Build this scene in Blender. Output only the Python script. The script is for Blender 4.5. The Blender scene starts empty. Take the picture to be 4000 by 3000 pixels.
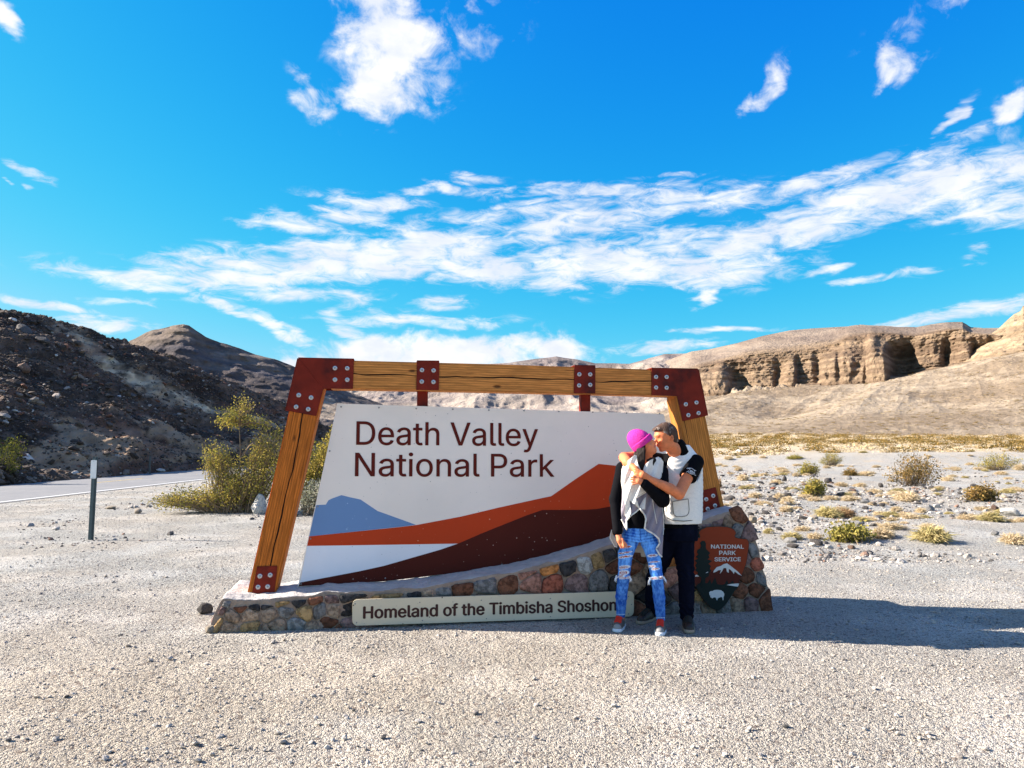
import bpy, bmesh, math, random
import numpy as np
from mathutils import Vector, Matrix
R = math.radians
random.seed(7)
rng = np.random.default_rng(7)
sc = bpy.context.scene

# ------------------------------------------------------------------ camera
CAMZ, FPX = 1.65, 2888.0                       # eye height (m), focal length in units of the 4000-px frame
PITCH = math.atan(236.0 / FPX)
cd = bpy.data.cameras.new('camera')
cam = bpy.data.objects.new('camera', cd)
sc.collection.objects.link(cam)
cam.location = (0, 0, CAMZ)
cam.rotation_euler = (math.pi / 2 + PITCH, 0, 0)
cd.sensor_width = 36.0
cd.lens = 36.0 * FPX / 4000.0
cd.clip_start = 0.05
cd.clip_end = 9000
sc.camera = cam
sc.view_settings.view_transform = 'Standard'
sc.view_settings.look = 'None'
sc.view_settings.gamma = 1
sc.view_settings.use_curve_mapping = False
sc.view_settings.exposure = 1.74
sc.cycles.use_denoising = True
sc.cycles.max_bounces = 5
sc.cycles.diffuse_bounces = 3
sc.cycles.transparent_max_bounces = 4

# ------------------------------------------------------------------ sun
SUN_EL, SUN_AZ = 28.7, -82.5                   # degrees; azimuth measured from +Y towards +X
sv = Vector((math.sin(R(SUN_AZ)) * math.cos(R(SUN_EL)), math.cos(R(SUN_AZ)) * math.cos(R(SUN_EL)), math.sin(R(SUN_EL))))
sd = bpy.data.lights.new('sun', 'SUN')
sd.energy = 5.0
sd.angle = R(0.53)
sd.color = (1.0, 0.90, 0.78)
so = bpy.data.objects.new('sun', sd)
sc.collection.objects.link(so)
so.rotation_euler = (-sv).to_track_quat('-Z', 'Y').to_euler()
so.location = (-20, 0, 30)

# ------------------------------------------------------------------ world: sky and clouds in azimuth / elevation
def azel(px, py):
    v = (1500.0 - py) / FPX
    d = Vector(((px - 2000.0) / FPX, math.cos(PITCH) - math.sin(PITCH) * v, math.sin(PITCH) + math.cos(PITCH) * v)).normalized()
    return math.atan2(d.x, d.y), math.asin(d.z)

w = bpy.data.worlds.new('World'); sc.world = w; w.use_nodes = True
wt = w.node_tree; wt.nodes.clear()
def N(t, typ, **kw):
    n = t.nodes.new(typ)
    for k, v in kw.items(): setattr(n, k, v)
    return n
def setin(t, n, i, v):
    s = n.inputs[i]
    if isinstance(v, bpy.types.NodeSocket): t.links.new(v, s)
    elif v is not None: s.default_value = v
def MATH(t, op, a, b=None, c=None, clamp=False):
    n = N(t, 'ShaderNodeMath', operation=op, use_clamp=clamp)
    setin(t, n, 0, a); setin(t, n, 1, b)
    if c is not None: setin(t, n, 2, c)
    return n.outputs[0]
def MIX(t, f, a, b, blend='MIX'):
    n = N(t, 'ShaderNodeMix', data_type='RGBA', blend_type=blend)
    setin(t, n, 0, f); setin(t, n, 6, a); setin(t, n, 7, b)
    return n.outputs[2]
def RAMP(t, v, lo, hi, a=0.0, b=1.0, smooth=True):
    n = N(t, 'ShaderNodeMapRange', interpolation_type='SMOOTHSTEP' if smooth else 'LINEAR')
    setin(t, n, 0, v); n.inputs[1].default_value = lo; n.inputs[2].default_value = hi
    n.inputs[3].default_value = a; n.inputs[4].default_value = b
    return n.outputs[0]
def NOISE(t, vec, scale, detail=6, rough=0.5, dist=0.0, out=0):
    n = N(t, 'ShaderNodeTexNoise'); setin(t, n, 'Vector', vec)
    n.inputs['Scale'].default_value = scale; n.inputs['Detail'].default_value = detail
    n.inputs['Roughness'].default_value = rough; n.inputs['Distortion'].default_value = dist
    return n.outputs[out]
def MAPV(t, vec, loc=(0, 0, 0), rot=(0, 0, 0), scale=(1, 1, 1), typ='POINT'):
    n = N(t, 'ShaderNodeMapping', vector_type=typ); setin(t, n, 0, vec)
    n.inputs['Location'].default_value = loc; n.inputs['Rotation'].default_value = rot; n.inputs['Scale'].default_value = scale
    return n.outputs[0]

sky = N(wt, 'ShaderNodeTexSky', sky_type='NISHITA', sun_disc=False)
sky.sun_elevation = R(SUN_EL); sky.sun_rotation = R(SUN_AZ)
sky.altitude = 600; sky.air_density = 1.0; sky.dust_density = 0.4; sky.ozone_density = 2.0
tc = N(wt, 'ShaderNodeTexCoord')
sep = N(wt, 'ShaderNodeSeparateXYZ'); wt.links.new(tc.outputs['Generated'], sep.inputs[0])
az = MATH(wt, 'ARCTAN2', sep.outputs[0], sep.outputs[1])
el = MATH(wt, 'ARCSINE', sep.outputs[2])
cmb = N(wt, 'ShaderNodeCombineXYZ'); wt.links.new(az, cmb.inputs[0]); wt.links.new(el, cmb.inputs[1])
ae = cmb.outputs[0]
# deep, saturated desert sky: raise the contrast of each channel round its own level
sr = N(wt, 'ShaderNodeSeparateColor'); wt.links.new(sky.outputs[0], sr.inputs[0])
def chan(i, ref, g, k):
    return MATH(wt, 'MULTIPLY', MATH(wt, 'POWER', MATH(wt, 'DIVIDE', sr.outputs[i], ref), g), k)
cc = N(wt, 'ShaderNodeCombineColor')
SKYC = [(2.14, 2.8, 0.22), (3.49, 0.9, 2.3), (4.2, 0.18, 3.35)]
for i, (a, g, k) in enumerate(SKYC): wt.links.new(MATH(wt, 'MINIMUM', chan(i, a, g, k), (0.9, 2.9, 3.8)[i]), cc.inputs[i])
gq = MATH(wt, 'MULTIPLY', MATH(wt, 'SUBTRACT', 1.0, MATH(wt, 'EXPONENT', MATH(wt, 'MULTIPLY', MATH(wt, 'POWER', MATH(wt, 'DIVIDE', sr.outputs[1], 3.1), 1.45), -1.0))), 3.05)
wt.links.new(gq, cc.inputs[1])
skycol = cc.outputs[0]

# clouds: (x, y, half width, half height, tilt in degrees, weight), all angles derived from the view of the sky
D = 4000 / 2212.0
PUFF = [(850, 90, 105, 115, 0, 1.25), (812, 190, 75, 85, 20, 1.2), (800, -10, 70, 70, 0, 1.1), (905, 150, 75, 85, 0, 0.75), (675, 225, 40, 32, 20, 0.8),
        (665, 185, 50, 20, 40, 0.5), (1005, 35, 120, 95, 0, 0.33), (1050, -30, 150, 60, 0, 0.3), (8, 38, 36, 38, 0, 1.1), (930, 765, 250, 48, 0, 1.25), (1180, 745, 130, 32, 5, 1.1),
        (640, 790, 130, 32, -4, 1.0), (820, 745, 90, 30, 0, 0.9), (1660, 190, 62, 26, -48, 0.85), (1600, 235, 35, 22, -48, 0.6), (1945, 100, 90, 62, -38, 0.58), (1900, 150, 42, 30, -38, 0.75), (2195, 232, 42, 34, -20, 1.1),
        (2060, 30, 90, 40, -40, 0.4), (2160, 330, 130, 60, -10, 0.45)]
STRK = [(640, 487, 88, 20, 6, 1.0), (560, 490, 60, 12, 6, 0.5), (775, 468, 78, 20, 4, 0.95), (800, 440, 110, 18, 2, 0.95), (965, 405, 50, 13, 4, 0.85), (1035, 388, 52, 10, 2, 0.8), (890, 415, 60, 12, -10, 0.6),
        (70, 374, 40, 9, 18, 1.0), (80, 408, 18, 7, 10, 0.8), (37, 398, 9, 9, 40, 0.7),
        (330, 600, 210, 20, 2, 1.0), (560, 585, 210, 38, -3, 1.1), (780, 560, 200, 46, -6, 1.25), (940, 540, 140, 48, -4, 1.2), (1010, 500, 60, 26, -10, 0.7), (610, 630, 230, 22, 1, 0.85),
        (1060, 585, 230, 36, 6, 1.1), (1250, 490, 190, 36, -6, 1.05), (1130, 455, 200, 18, -6, 0.75), (1330, 570, 250, 40, 3, 1.15), (1470, 520, 150, 30, -6, 0.9), (1560, 580, 180, 34, 0, 1.1),
        (1700, 500, 240, 44, -10, 1.1), (1500, 430, 260, 26, 2, 0.85), (1280, 412, 260, 16, 0, 0.75), (1850, 440, 220, 46, -12, 1.15), (2060, 400, 220, 52, -6, 1.2), (1980, 360, 120, 26, -20, 0.7), (2160, 450, 200, 40, 4, 0.95), (1760, 395, 170, 18, -6, 0.8),
        (480, 665, 70, 12, 26, 0.9), (590, 705, 90, 15, 22, 0.95), (640, 720, 50, 12, 20, 0.8), (740, 705, 60, 26, 30, 0.9), (900, 690, 190, 12, 0, 0.85), (960, 652, 62, 14, 2, 0.8), (700, 640, 200, 20, 8, 0.5),
        (1510, 632, 44, 11, -36, 0.85), (230, 697, 100, 18, -2, 0.9), (90, 652, 130, 9, 3, 0.8), (330, 645, 150, 10, -4, 0.6), (1430, 745, 100, 13, 0, 0.95), (1560, 712, 110, 8, 0, 0.7), (2050, 685, 230, 17, -6, 1.0),
        (1800, 583, 44, 12, -8, 0.9), (1880, 602, 70, 9, -4, 0.85), (1975, 590, 70, 12, 4, 0.6), (2110, 548, 34, 22, -60, 0.5), (2050, 262, 62, 12, -36, 0.95), (2090, 290, 90, 26, -20, 0.4), (1450, 378, 80, 5, 0, 0.5), (1180, 640, 70, 8, 10, 0.4)]
def blobs(lst, vec):
    acc = None
    for (x, y, a, b, tilt, wgt) in lst:
        c = azel(x * D, y * D)
        e1 = azel((x + a) * D, y * D); e2 = azel(x * D, (y - b) * D)
        n = MAPV(wt, vec, (c[0], c[1], 0), (0, 0, R(-tilt)), (abs(e1[0] - c[0]), abs(e2[1] - c[1]), 1), 'TEXTURE')
        ln = N(wt, 'ShaderNodeVectorMath', operation='LENGTH'); wt.links.new(n, ln.inputs[0])
        v = MATH(wt, 'MULTIPLY', RAMP(wt, ln.outputs[1], 0.25, 1.7, 1.0, 0.0), wgt)
        acc = v if acc is None else MATH(wt, 'MAXIMUM', acc, v)
    return acc
# warp the coordinates a little so that no blob keeps its oval outline
wn = NOISE(wt, MAPV(wt, ae, scale=(1, 2.2, 1)), 9, 4, 0.55, 0, 1)
wv = N(wt, 'ShaderNodeVectorMath', operation='SUBTRACT'); wt.links.new(wn, wv.inputs[0]); wv.inputs[1].default_value = (0.5, 0.5, 0.5)
ws = N(wt, 'ShaderNodeVectorMath', operation='MULTIPLY'); wt.links.new(wv.outputs[0], ws.inputs[0]); ws.inputs[1].default_value = (0.10, 0.035, 0)
wa = N(wt, 'ShaderNodeVectorMath', operation='ADD'); wt.links.new(ae, wa.inputs[0]); wt.links.new(ws.outputs[0], wa.inputs[1])
ws2 = N(wt, 'ShaderNodeVectorMath', operation='MULTIPLY'); wt.links.new(wv.outputs[0], ws2.inputs[0]); ws2.inputs[1].default_value = (0.06, 0.06, 0)
wa2 = N(wt, 'ShaderNodeVectorMath', operation='ADD'); wt.links.new(ae, wa2.inputs[0]); wt.links.new(ws2.outputs[0], wa2.inputs[1])
puff = blobs(PUFF, wa2.outputs[0]); strk = blobs(STRK, wa.outputs[0])
# added cloud out of view (behind, beside, overhead), thickened for neutral fill light
off_ = MATH(wt, 'MAXIMUM', RAMP(wt, MATH(wt, 'ABSOLUTE', az), 0.72, 1.0), RAMP(wt, el, 0.66, 0.85))
far = MATH(wt, 'MULTIPLY', RAMP(wt, NOISE(wt, tc.outputs['Generated'], 2.2, 4, 0.5), 0.45, 0.62), off_)
strk = MATH(wt, 'MAXIMUM', strk, far)
np_ = NOISE(wt, MAPV(wt, ae, scale=(1, 1.2, 1)), 22, 9, 0.62, 0.35)
ns_ = NOISE(wt, MAPV(wt, ae, rot=(0, 0, R(-4)), scale=(1, 3.2, 1)), 21, 9, 0.66, 0.6)
dp = RAMP(wt, MATH(wt, 'ADD', puff, MATH(wt, 'MULTIPLY', MATH(wt, 'SUBTRACT', np_, 0.5), 2.6)), 0.22, 1.15)
dst = RAMP(wt, MATH(wt, 'ADD', strk, MATH(wt, 'MULTIPLY', MATH(wt, 'SUBTRACT', ns_, 0.5), 3.1)), 0.10, 1.35)
dens = MATH(wt, 'MAXIMUM', MATH(wt, 'MULTIPLY', dp, MATH(wt, 'MINIMUM', MATH(wt, 'MULTIPLY', puff, 3.0), 1.0)), MATH(wt, 'MULTIPLY', MATH(wt, 'MULTIPLY', dst, 0.95), MATH(wt, 'MINIMUM', MATH(wt, 'MULTIPLY', strk, 3.0), 1.0)), clamp=True)
shade = NOISE(wt, MAPV(wt, ae, scale=(1, 1.8, 1)), 13, 6, 0.55)
ccol = MIX(wt, RAMP(wt, shade, 0.35, 0.65), (3.15, 3.35, 3.75, 1), (4.0, 4.0, 4.05, 1))
CLOUD_GAIN = 1.0
cg = N(wt, 'ShaderNodeVectorMath', operation='SCALE'); wt.links.new(ccol, cg.inputs[0]); cg.inputs[3].default_value = CLOUD_GAIN
final = MIX(wt, dens, skycol, cg.outputs[0])
bg = N(wt, 'ShaderNodeBackground'); wt.links.new(final, bg.inputs[0]); bg.inputs[1].default_value = 0.081
wo = N(wt, 'ShaderNodeOutputWorld'); wt.links.new(bg.outputs[0], wo.inputs[0])
try:
    w.cycles.sampling_method = 'MANUAL'; w.cycles.sample_map_resolution = 512
except Exception: pass

# ------------------------------------------------------------------ helpers
def ray(px, py):
    v = (1500.0 - py) / FPX
    dy = math.cos(PITCH) - math.sin(PITCH) * v
    return ((px - 2000.0) / FPX / dy, (math.sin(PITCH) + math.cos(PITCH) * v) / dy)   # x and z per metre of distance
def at(px, py, Y):
    a, b = ray(px, py)
    return Vector((a * Y, Y, CAMZ + b * Y))
def gnd(px, py, z=0.0):
    a, b = ray(px, py)
    Y = (z - CAMZ) / b
    return Vector((a * Y, Y, z))
def interp(x, pts):
    return np.interp(x, [p[0] for p in pts], [p[1] for p in pts])

def hash3(ix, iy, iz, seed):
    h = (ix.astype(np.int64) * 374761393 + iy.astype(np.int64) * 668265263 + iz.astype(np.int64) * 2147483647 + seed * 974634777) & 0xFFFFFFFF
    h = ((h ^ (h >> 13)) * 1274126177) & 0xFFFFFFFF
    h = ((h ^ (h >> 16)) * 2246822519) & 0xFFFFFFFF
    return ((h ^ (h >> 15)) & 0xFFFFFF) / float(0xFFFFFF)
def vnoise(x, y, z=0.0, seed=0):
    x = np.asarray(x, float); y = np.asarray(y, float); z = np.asarray(z, float) + np.zeros_like(x)
    ix, iy, iz = np.floor(x), np.floor(y), np.floor(z)
    fx, fy, fz = x - ix, y - iy, z - iz
    fx, fy, fz = [f * f * f * (f * (f * 6 - 15) + 10) for f in (fx, fy, fz)]
    r = 0
    for a in (0, 1):
        for b in (0, 1):
            for c in (0, 1):
                wgt = (fx if a else 1 - fx) * (fy if b else 1 - fy) * (fz if c else 1 - fz)
                r = r + wgt * hash3(ix + a, iy + b, iz + c, seed)
    return r
def fbm(x, y, z=0.0, oct=5, seed=0, gain=0.5, lac=2.03):
    s, a, t = 0, 1.0, 0
    for o in range(oct):
        s = s + a * (vnoise(np.asarray(x) * lac ** o, np.asarray(y) * lac ** o, np.asarray(z) * lac ** o, seed + o * 17) * 2 - 1); t += a; a *= gain
    return s / t
def ridged(x, y, z=0.0, oct=5, seed=0, gain=0.5):
    s, a, t = 0, 1.0, 0
    for o in range(oct):
        s = s + a * (1 - np.abs(vnoise(np.asarray(x) * 2.03 ** o, np.asarray(y) * 2.03 ** o, np.asarray(z) * 2.03 ** o, seed + o * 17) * 2 - 1)); t += a; a *= gain
    return s / t

def mesh_np(name, V, faces, mat=None, parent=None, smooth=True, cols=None, link=True):
    me = bpy.data.meshes.new(name)
    V = np.asarray(V, dtype=np.float32).reshape(-1, 3)
    if isinstance(faces, np.ndarray):
        nf, k = faces.shape
        me.vertices.add(len(V)); me.vertices.foreach_set('co', V.ravel())
        me.loops.add(nf * k); me.loops.foreach_set('vertex_index', faces.astype(np.int32).ravel())
        me.polygons.add(nf); me.polygons.foreach_set('loop_start', np.arange(0, nf * k, k, dtype=np.int32))
        me.polygons.foreach_set('loop_total', np.full(nf, k, dtype=np.int32))
    else:
        me.from_pydata([tuple(v) for v in V], [], [tuple(f) for f in faces])
    me.update(calc_edges=True)
    if smooth: me.polygons.foreach_set('use_smooth', np.ones(len(me.polygons), dtype=bool))
    if cols is not None:
        ca = me.color_attributes.new('col', 'FLOAT_COLOR', 'POINT')
        c = np.ones((len(V), 4), dtype=np.float32); c[:, :3] = np.asarray(cols)
        ca.data.foreach_set('color', c.ravel())
    if mat: me.materials.append(mat)
    if not link: return me
    o = bpy.data.objects.new(name, me); sc.collection.objects.link(o)
    if parent: o.parent = parent
    return o
def empty(name, loc=(0, 0, 0), rz=0.0):
    o = bpy.data.objects.new(name, None); sc.collection.objects.link(o)
    o.location = loc; o.rotation_euler = (0, 0, rz); o.empty_display_size = 0.2
    return o
def tag(o, label=None, cat=None, group=None, kind=None):
    if label: o['label'] = label
    if cat: o['category'] = cat
    if group: o['group'] = group
    if kind: o['kind'] = kind
    return o
def grid_faces(nr, nc):
    i = np.arange(nr - 1)[:, None] * nc + np.arange(nc - 1)[None, :]
    i = i.ravel()
    return np.stack([i, i + 1, i + nc + 1, i + nc], axis=1)

class MB:                                       # collects simple shapes into one mesh
    def __init__(s): s.v = []; s.f = []
    def add(s, vs, fs):
        b = len(s.v); s.v += [tuple(v) for v in vs]; s.f += [tuple(b + i for i in f) for f in fs]
    def prism(s, poly, w0, w1):                 # polygon in (u, z), extruded along w
        n = len(poly)
        vs = [(p[0], w0, p[1]) for p in poly] + [(p[0], w1, p[1]) for p in poly]
        fs = [tuple(range(n)), tuple(range(2 * n - 1, n - 1, -1))] + [(i, i + n, (i + 1) % n + n, (i + 1) % n) for i in range(n)]
        s.add(vs, fs)
    def box(s, x0, x1, y0, y1, z0, z1): s.prism([(x0, z0), (x1, z0), (x1, z1), (x0, z1)], y0, y1)
    def disc(s, c, r, h, n=16, axis=1, dome=0.0):   # cylinder standing out towards -w
        vs, fs = [], []
        for k in range(n):
            a = 2 * math.pi * k / n
            vs.append((c[0] + r * math.cos(a), c[1], c[2] + r * math.sin(a)))
        for k in range(n):
            a = 2 * math.pi * k / n; q = r * (0.82 if dome else 1)
            vs.append((c[0] + q * math.cos(a), c[1] - h, c[2] + q * math.sin(a)))
        vs.append((c[0], c[1] - h - dome, c[2]))
        for k in range(n):
            fs.append((k, (k + 1) % n, n + (k + 1) % n, n + k)); fs.append((n + k, n + (k + 1) % n, 2 * n))
        s.add(vs, fs)
    def tube(s, pts, r, n=5):
        pts = [Vector(p) for p in pts]; rs = r if isinstance(r, (list, tuple)) else [r] * len(pts)
        b = len(s.v)
        for i, p in enumerate(pts):
            t = (pts[min(i + 1, len(pts) - 1)] - pts[max(i - 1, 0)]).normalized()
            a = t.cross(Vector((0, 0, 1)) if abs(t.z) < 0.9 else Vector((1, 0, 0))).normalized(); c = t.cross(a)
            for k in range(n):
                an = 2 * math.pi * k / n
                s.v.append(tuple(p + (a * math.cos(an) + c * math.sin(an)) * rs[i]))
        for i in range(len(pts) - 1):
            for k in range(n):
                s.f.append((b + i * n + k, b + i * n + (k + 1) % n, b + (i + 1) * n + (k + 1) % n, b + (i + 1) * n + k))
        s.f.append(tuple(b + k for k in range(n))[::-1]); s.f.append(tuple(b + (len(pts) - 1) * n + k for k in range(n)))
    def build(s, name, mat, parent=None, smooth=False, bevel=0.0, fixn=True):
        me = bpy.data.meshes.new(name); me.from_pydata(s.v, [], s.f)
        bm = bmesh.new(); bm.from_mesh(me)
        if fixn: bmesh.ops.recalc_face_normals(bm, faces=bm.faces)
        if bevel:
            ed = [e for e in bm.edges if len(e.link_faces) == 2 and e.calc_face_angle(0) > 0.6]
            bmesh.ops.bevel(bm, geom=ed, offset=bevel, segments=2, affect='EDGES', clamp_overlap=True)
        bm.to_mesh(me); bm.free()
        if smooth: me.polygons.foreach_set('use_smooth', [True] * len(me.polygons))
        if mat: me.materials.append(mat)
        o = bpy.data.objects.new(name, me); sc.collection.objects.link(o)
        if parent: o.parent = parent
        return o

# ------------------------------------------------------------------ materials
def mat(name, base=(0.5, 0.5, 0.5), rough=0.8, var=0.15, scale=20.0, bump=0.0, bscale=60.0, metal=0.0, spec=0.3, vcol=False, objrand=0.0, coord='Object', dirt=None, bdist=0.01, detail=5, aniso=(1, 1, 1)):
    m = bpy.data.materials.new(name); m.use_nodes = True; t = m.node_tree; t.nodes.clear()
    p = N(t, 'ShaderNodeBsdfPrincipled'); o = N(t, 'ShaderNodeOutputMaterial'); t.links.new(p.outputs[0], o.inputs[0])
    tcn = N(t, 'ShaderNodeTexCoord'); vec = tcn.outputs[coord]
    if aniso != (1, 1, 1): vec = MAPV(t, vec, scale=aniso)
    if vcol:
        a = N(t, 'ShaderNodeAttribute', attribute_name='col'); col = a.outputs[0]
    else:
        r = N(t, 'ShaderNodeRGB'); r.outputs[0].default_value = (*base, 1); col = r.outputs[0]
    if dirt:
        dcol, dsc, lo, hi, amt = dirt
        col = MIX(t, MATH(t, 'MULTIPLY', RAMP(t, NOISE(t, vec, dsc, 6, 0.6), lo, hi), amt), col, (*dcol, 1))
    k = MATH(t, 'ADD', MATH(t, 'MULTIPLY', MATH(t, 'SUBTRACT', NOISE(t, vec, scale, detail, 0.6), 0.5), var * 4), 1.0)
    if objrand:
        oi = N(t, 'ShaderNodeObjectInfo')
        k = MATH(t, 'MULTIPLY', k, RAMP(t, oi.outputs['Random'], 0, 1, 1 - objrand, 1 + objrand, False))
    sc_ = N(t, 'ShaderNodeVectorMath', operation='SCALE'); t.links.new(col, sc_.inputs[0]); t.links.new(k, sc_.inputs[3])
    t.links.new(sc_.outputs[0], p.inputs['Base Color'])
    p.inputs['Roughness'].default_value = rough; p.inputs['Metallic'].default_value = metal
    p.inputs['Specular IOR Level'].default_value = spec
    if bump:
        b = N(t, 'ShaderNodeBump'); b.inputs['Strength'].default_value = min(1.0, bump); b.inputs['Distance'].default_value = bdist
        t.links.new(NOISE(t, vec, bscale, detail, 0.65), b.inputs['Height']); t.links.new(b.outputs[0], p.inputs['Normal'])
    m['p'] = 1
    return m
# ================================================================== LARGE STRUCTURE
# ---------------- ground sheet
ROAD_IN, ROAD_OUT = -14.3, -21.6
def road_cx(y):                                   # the road runs away and bends to the right behind the hill foot
    return np.where(y > 62, (np.asarray(y, float) - 62) ** 2 * 0.006, 0.0) + np.where(np.asarray(y, float) < 0, (np.asarray(y, float)) ** 2 * -0.004, 0.0)
def ground_z(x, y):
    x = np.asarray(x, float); y = np.asarray(y, float)
    r = np.hypot(x, y)
    z = 0.10 * fbm(x * 0.05, y * 0.05, 0, 3, 3) * np.clip((r - 9) / 20, 0, 1)
    z = z + 0.028 * fbm(x * 0.9, y * 0.9, 0, 3, 11) * np.clip((r - 2) / 3, 0.3, 1) * np.clip((40 - r) / 20, 0, 1)
    # raised gravel bank and the scrub flat that climbs behind it, right of the sign
    s = np.clip((x - 5) / 25, 0, 1) * np.clip((y - 57.5) / 4.5, 0, 1)
    bank = 0.93 * s * s * (3 - 2 * s) * 1.0
    up = np.clip((y - 66) / 84, 0, 1.6) * 2.65 * np.clip((x - 0) / 30, 0, 1)
    z = z + bank + up
    # wash hummocks
    hum = np.clip((x - 3) / 4, 0, 1) * np.clip((y - 11) / 4, 0, 1) * np.clip((58 - y) / 6, 0, 1)
    z = z + hum * (0.16 * fbm(x * 0.35, y * 0.35, 0, 4, 21) + 0.05)
    # soil bank under the creosote left of the sign
    q = np.exp(-(((x + 5.2) / 3.2) ** 2 + ((y - 18.0) / 1.7) ** 2))
    z = z + 0.10 * q
    rc = (ROAD_IN + ROAD_OUT) / 2 + road_cx(y)
    d = np.abs(x - rc)
    k = np.clip((d - 4.2) / 2.5, 0, 1)
    z = np.where(y < 130, z * k, z)
    # keep it flat where the sign and the people stand
    f = np.clip((np.hypot((x - 0.3) / 1.6, (y - 6.9)) - 2.3) / 2.0, 0, 1)
    return z * f
na = 560
a_front = np.linspace(-47, 47, 440); a_back = np.linspace(47, 313, 70)[1:]
ang = np.radians(np.concatenate([a_front, a_back]))
rr = [0.25]
while rr[-1] < 5200:
    r_ = rr[-1]
    rr.append(r_ + (0.25 if r_ < 3.0 else 0.030 * (r_ / 4.0) ** 1.35 if r_ < 12 else r_ * 0.012 if r_ < 90 else r_ * 0.05))
rr = np.array(rr)
RR, AA = np.meshgrid(rr, ang, indexing='ij')
GX, GY = RR * np.sin(AA), RR * np.cos(AA)
GZ = ground_z(GX, GY)
near = np.clip((16 - RR) / 8, 0, 1)
GZ = GZ + near * ((0.009 + 0.011 * np.clip((0.5 - GX) / 2.5, 0, 1)) * (ridged(GX * 3.2 + 0.6 * GY, GY * 6.5, 0, 4, 5) - 0.6) + 0.005 * fbm(GX * 17, GY * 17, 0, 3, 8))
nr, nc = RR.shape
V = np.stack([GX, GY, GZ], -1).reshape(-1, 3)
Fq = grid_faces(nr, nc)
wrap = np.arange(nr - 1) * nc
Fq = np.concatenate([Fq, np.stack([wrap + nc - 1, wrap, wrap + nc, wrap + 2 * nc - 1], 1)])
V = np.concatenate([V, [[0, 0, float(GZ[0].mean())]]])
Fq = Fq[:, ::-1]

def gravel_material():
    m = bpy.data.materials.new('gravel'); m.use_nodes = True; t = m.node_tree; t.nodes.clear()
    p = N(t, 'ShaderNodeBsdfPrincipled'); o = N(t, 'ShaderNodeOutputMaterial'); t.links.new(p.outputs[0], o.inputs[0])
    g = N(t, 'ShaderNodeNewGeometry'); pos = g.outputs['Position']
    vo = N(t, 'ShaderNodeTexVoronoi'); t.links.new(pos, vo.inputs['Vector']); vo.inputs['Scale'].default_value = 115
    vo2 = N(t, 'ShaderNodeTexVoronoi'); t.links.new(pos, vo2.inputs['Vector']); vo2.inputs['Scale'].default_value = 36
    sx = N(t, 'ShaderNodeSeparateColor'); t.links.new(vo.outputs['Color'], sx.inputs[0])
    sx2 = N(t, 'ShaderNodeSeparateColor'); t.links.new(vo2.outputs['Color'], sx2.inputs[0])
    base = MIX(t, RAMP(t, sx.outputs[0], 0.0, 1.0), (0.29, 0.272, 0.246, 1), (0.535, 0.500, 0.448, 1))
    base = MIX(t, RAMP(t, sx.outputs[1], 0.90, 0.94), base, (0.13, 0.12, 0.11, 1))
    base = MIX(t, RAMP(t, sx2.outputs[1], 0.93, 0.95), base, (0.22, 0.19, 0.17, 1))
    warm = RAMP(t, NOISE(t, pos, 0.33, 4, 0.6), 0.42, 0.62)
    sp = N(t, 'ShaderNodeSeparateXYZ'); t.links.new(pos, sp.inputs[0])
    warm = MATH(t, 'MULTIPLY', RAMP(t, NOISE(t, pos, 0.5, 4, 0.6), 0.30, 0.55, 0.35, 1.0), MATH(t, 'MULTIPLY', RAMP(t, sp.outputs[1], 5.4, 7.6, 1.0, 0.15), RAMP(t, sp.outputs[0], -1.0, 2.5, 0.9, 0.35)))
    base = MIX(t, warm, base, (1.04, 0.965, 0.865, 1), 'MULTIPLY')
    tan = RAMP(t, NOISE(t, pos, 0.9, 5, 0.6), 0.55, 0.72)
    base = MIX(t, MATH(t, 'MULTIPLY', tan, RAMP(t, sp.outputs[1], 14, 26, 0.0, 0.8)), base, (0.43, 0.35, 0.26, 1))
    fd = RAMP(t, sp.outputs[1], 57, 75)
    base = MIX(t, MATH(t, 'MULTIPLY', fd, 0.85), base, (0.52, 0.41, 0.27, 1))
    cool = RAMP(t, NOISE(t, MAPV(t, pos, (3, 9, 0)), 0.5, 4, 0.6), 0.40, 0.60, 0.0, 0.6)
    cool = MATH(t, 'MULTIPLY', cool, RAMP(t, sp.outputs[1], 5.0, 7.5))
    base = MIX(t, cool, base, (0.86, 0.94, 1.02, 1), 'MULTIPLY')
    t.links.new(base, p.inputs['Base Color']); p.inputs['Roughness'].default_value = 0.9
    p.inputs['Specular IOR Level'].default_value = 0.15
    hgt = MATH(t, 'ADD', MATH(t, 'MULTIPLY', vo.outputs['Distance'], -0.7), MATH(t, 'ADD', MATH(t, 'MULTIPLY', vo2.outputs['Distance'], -1.0), MATH(t, 'MULTIPLY', NOISE(t, pos, 9, 6, 0.72), 2.6)))
    b = N(t, 'ShaderNodeBump'); t.links.new(RAMP(t, NOISE(t, pos, 0.8, 4, 0.6), 0.34, 0.56, 0.65, 1.0), b.inputs['Strength']); b.inputs['Distance'].default_value = 0.030
    t.links.new(hgt, b.inputs['Height']); t.links.new(b.outputs[0], p.inputs['Normal'])
    return m
gravel_mat = gravel_material()
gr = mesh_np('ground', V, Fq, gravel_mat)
cap = [(i, (i + 1) % nc) for i in range(nc)]
tag(gr, kind='structure')

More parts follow.
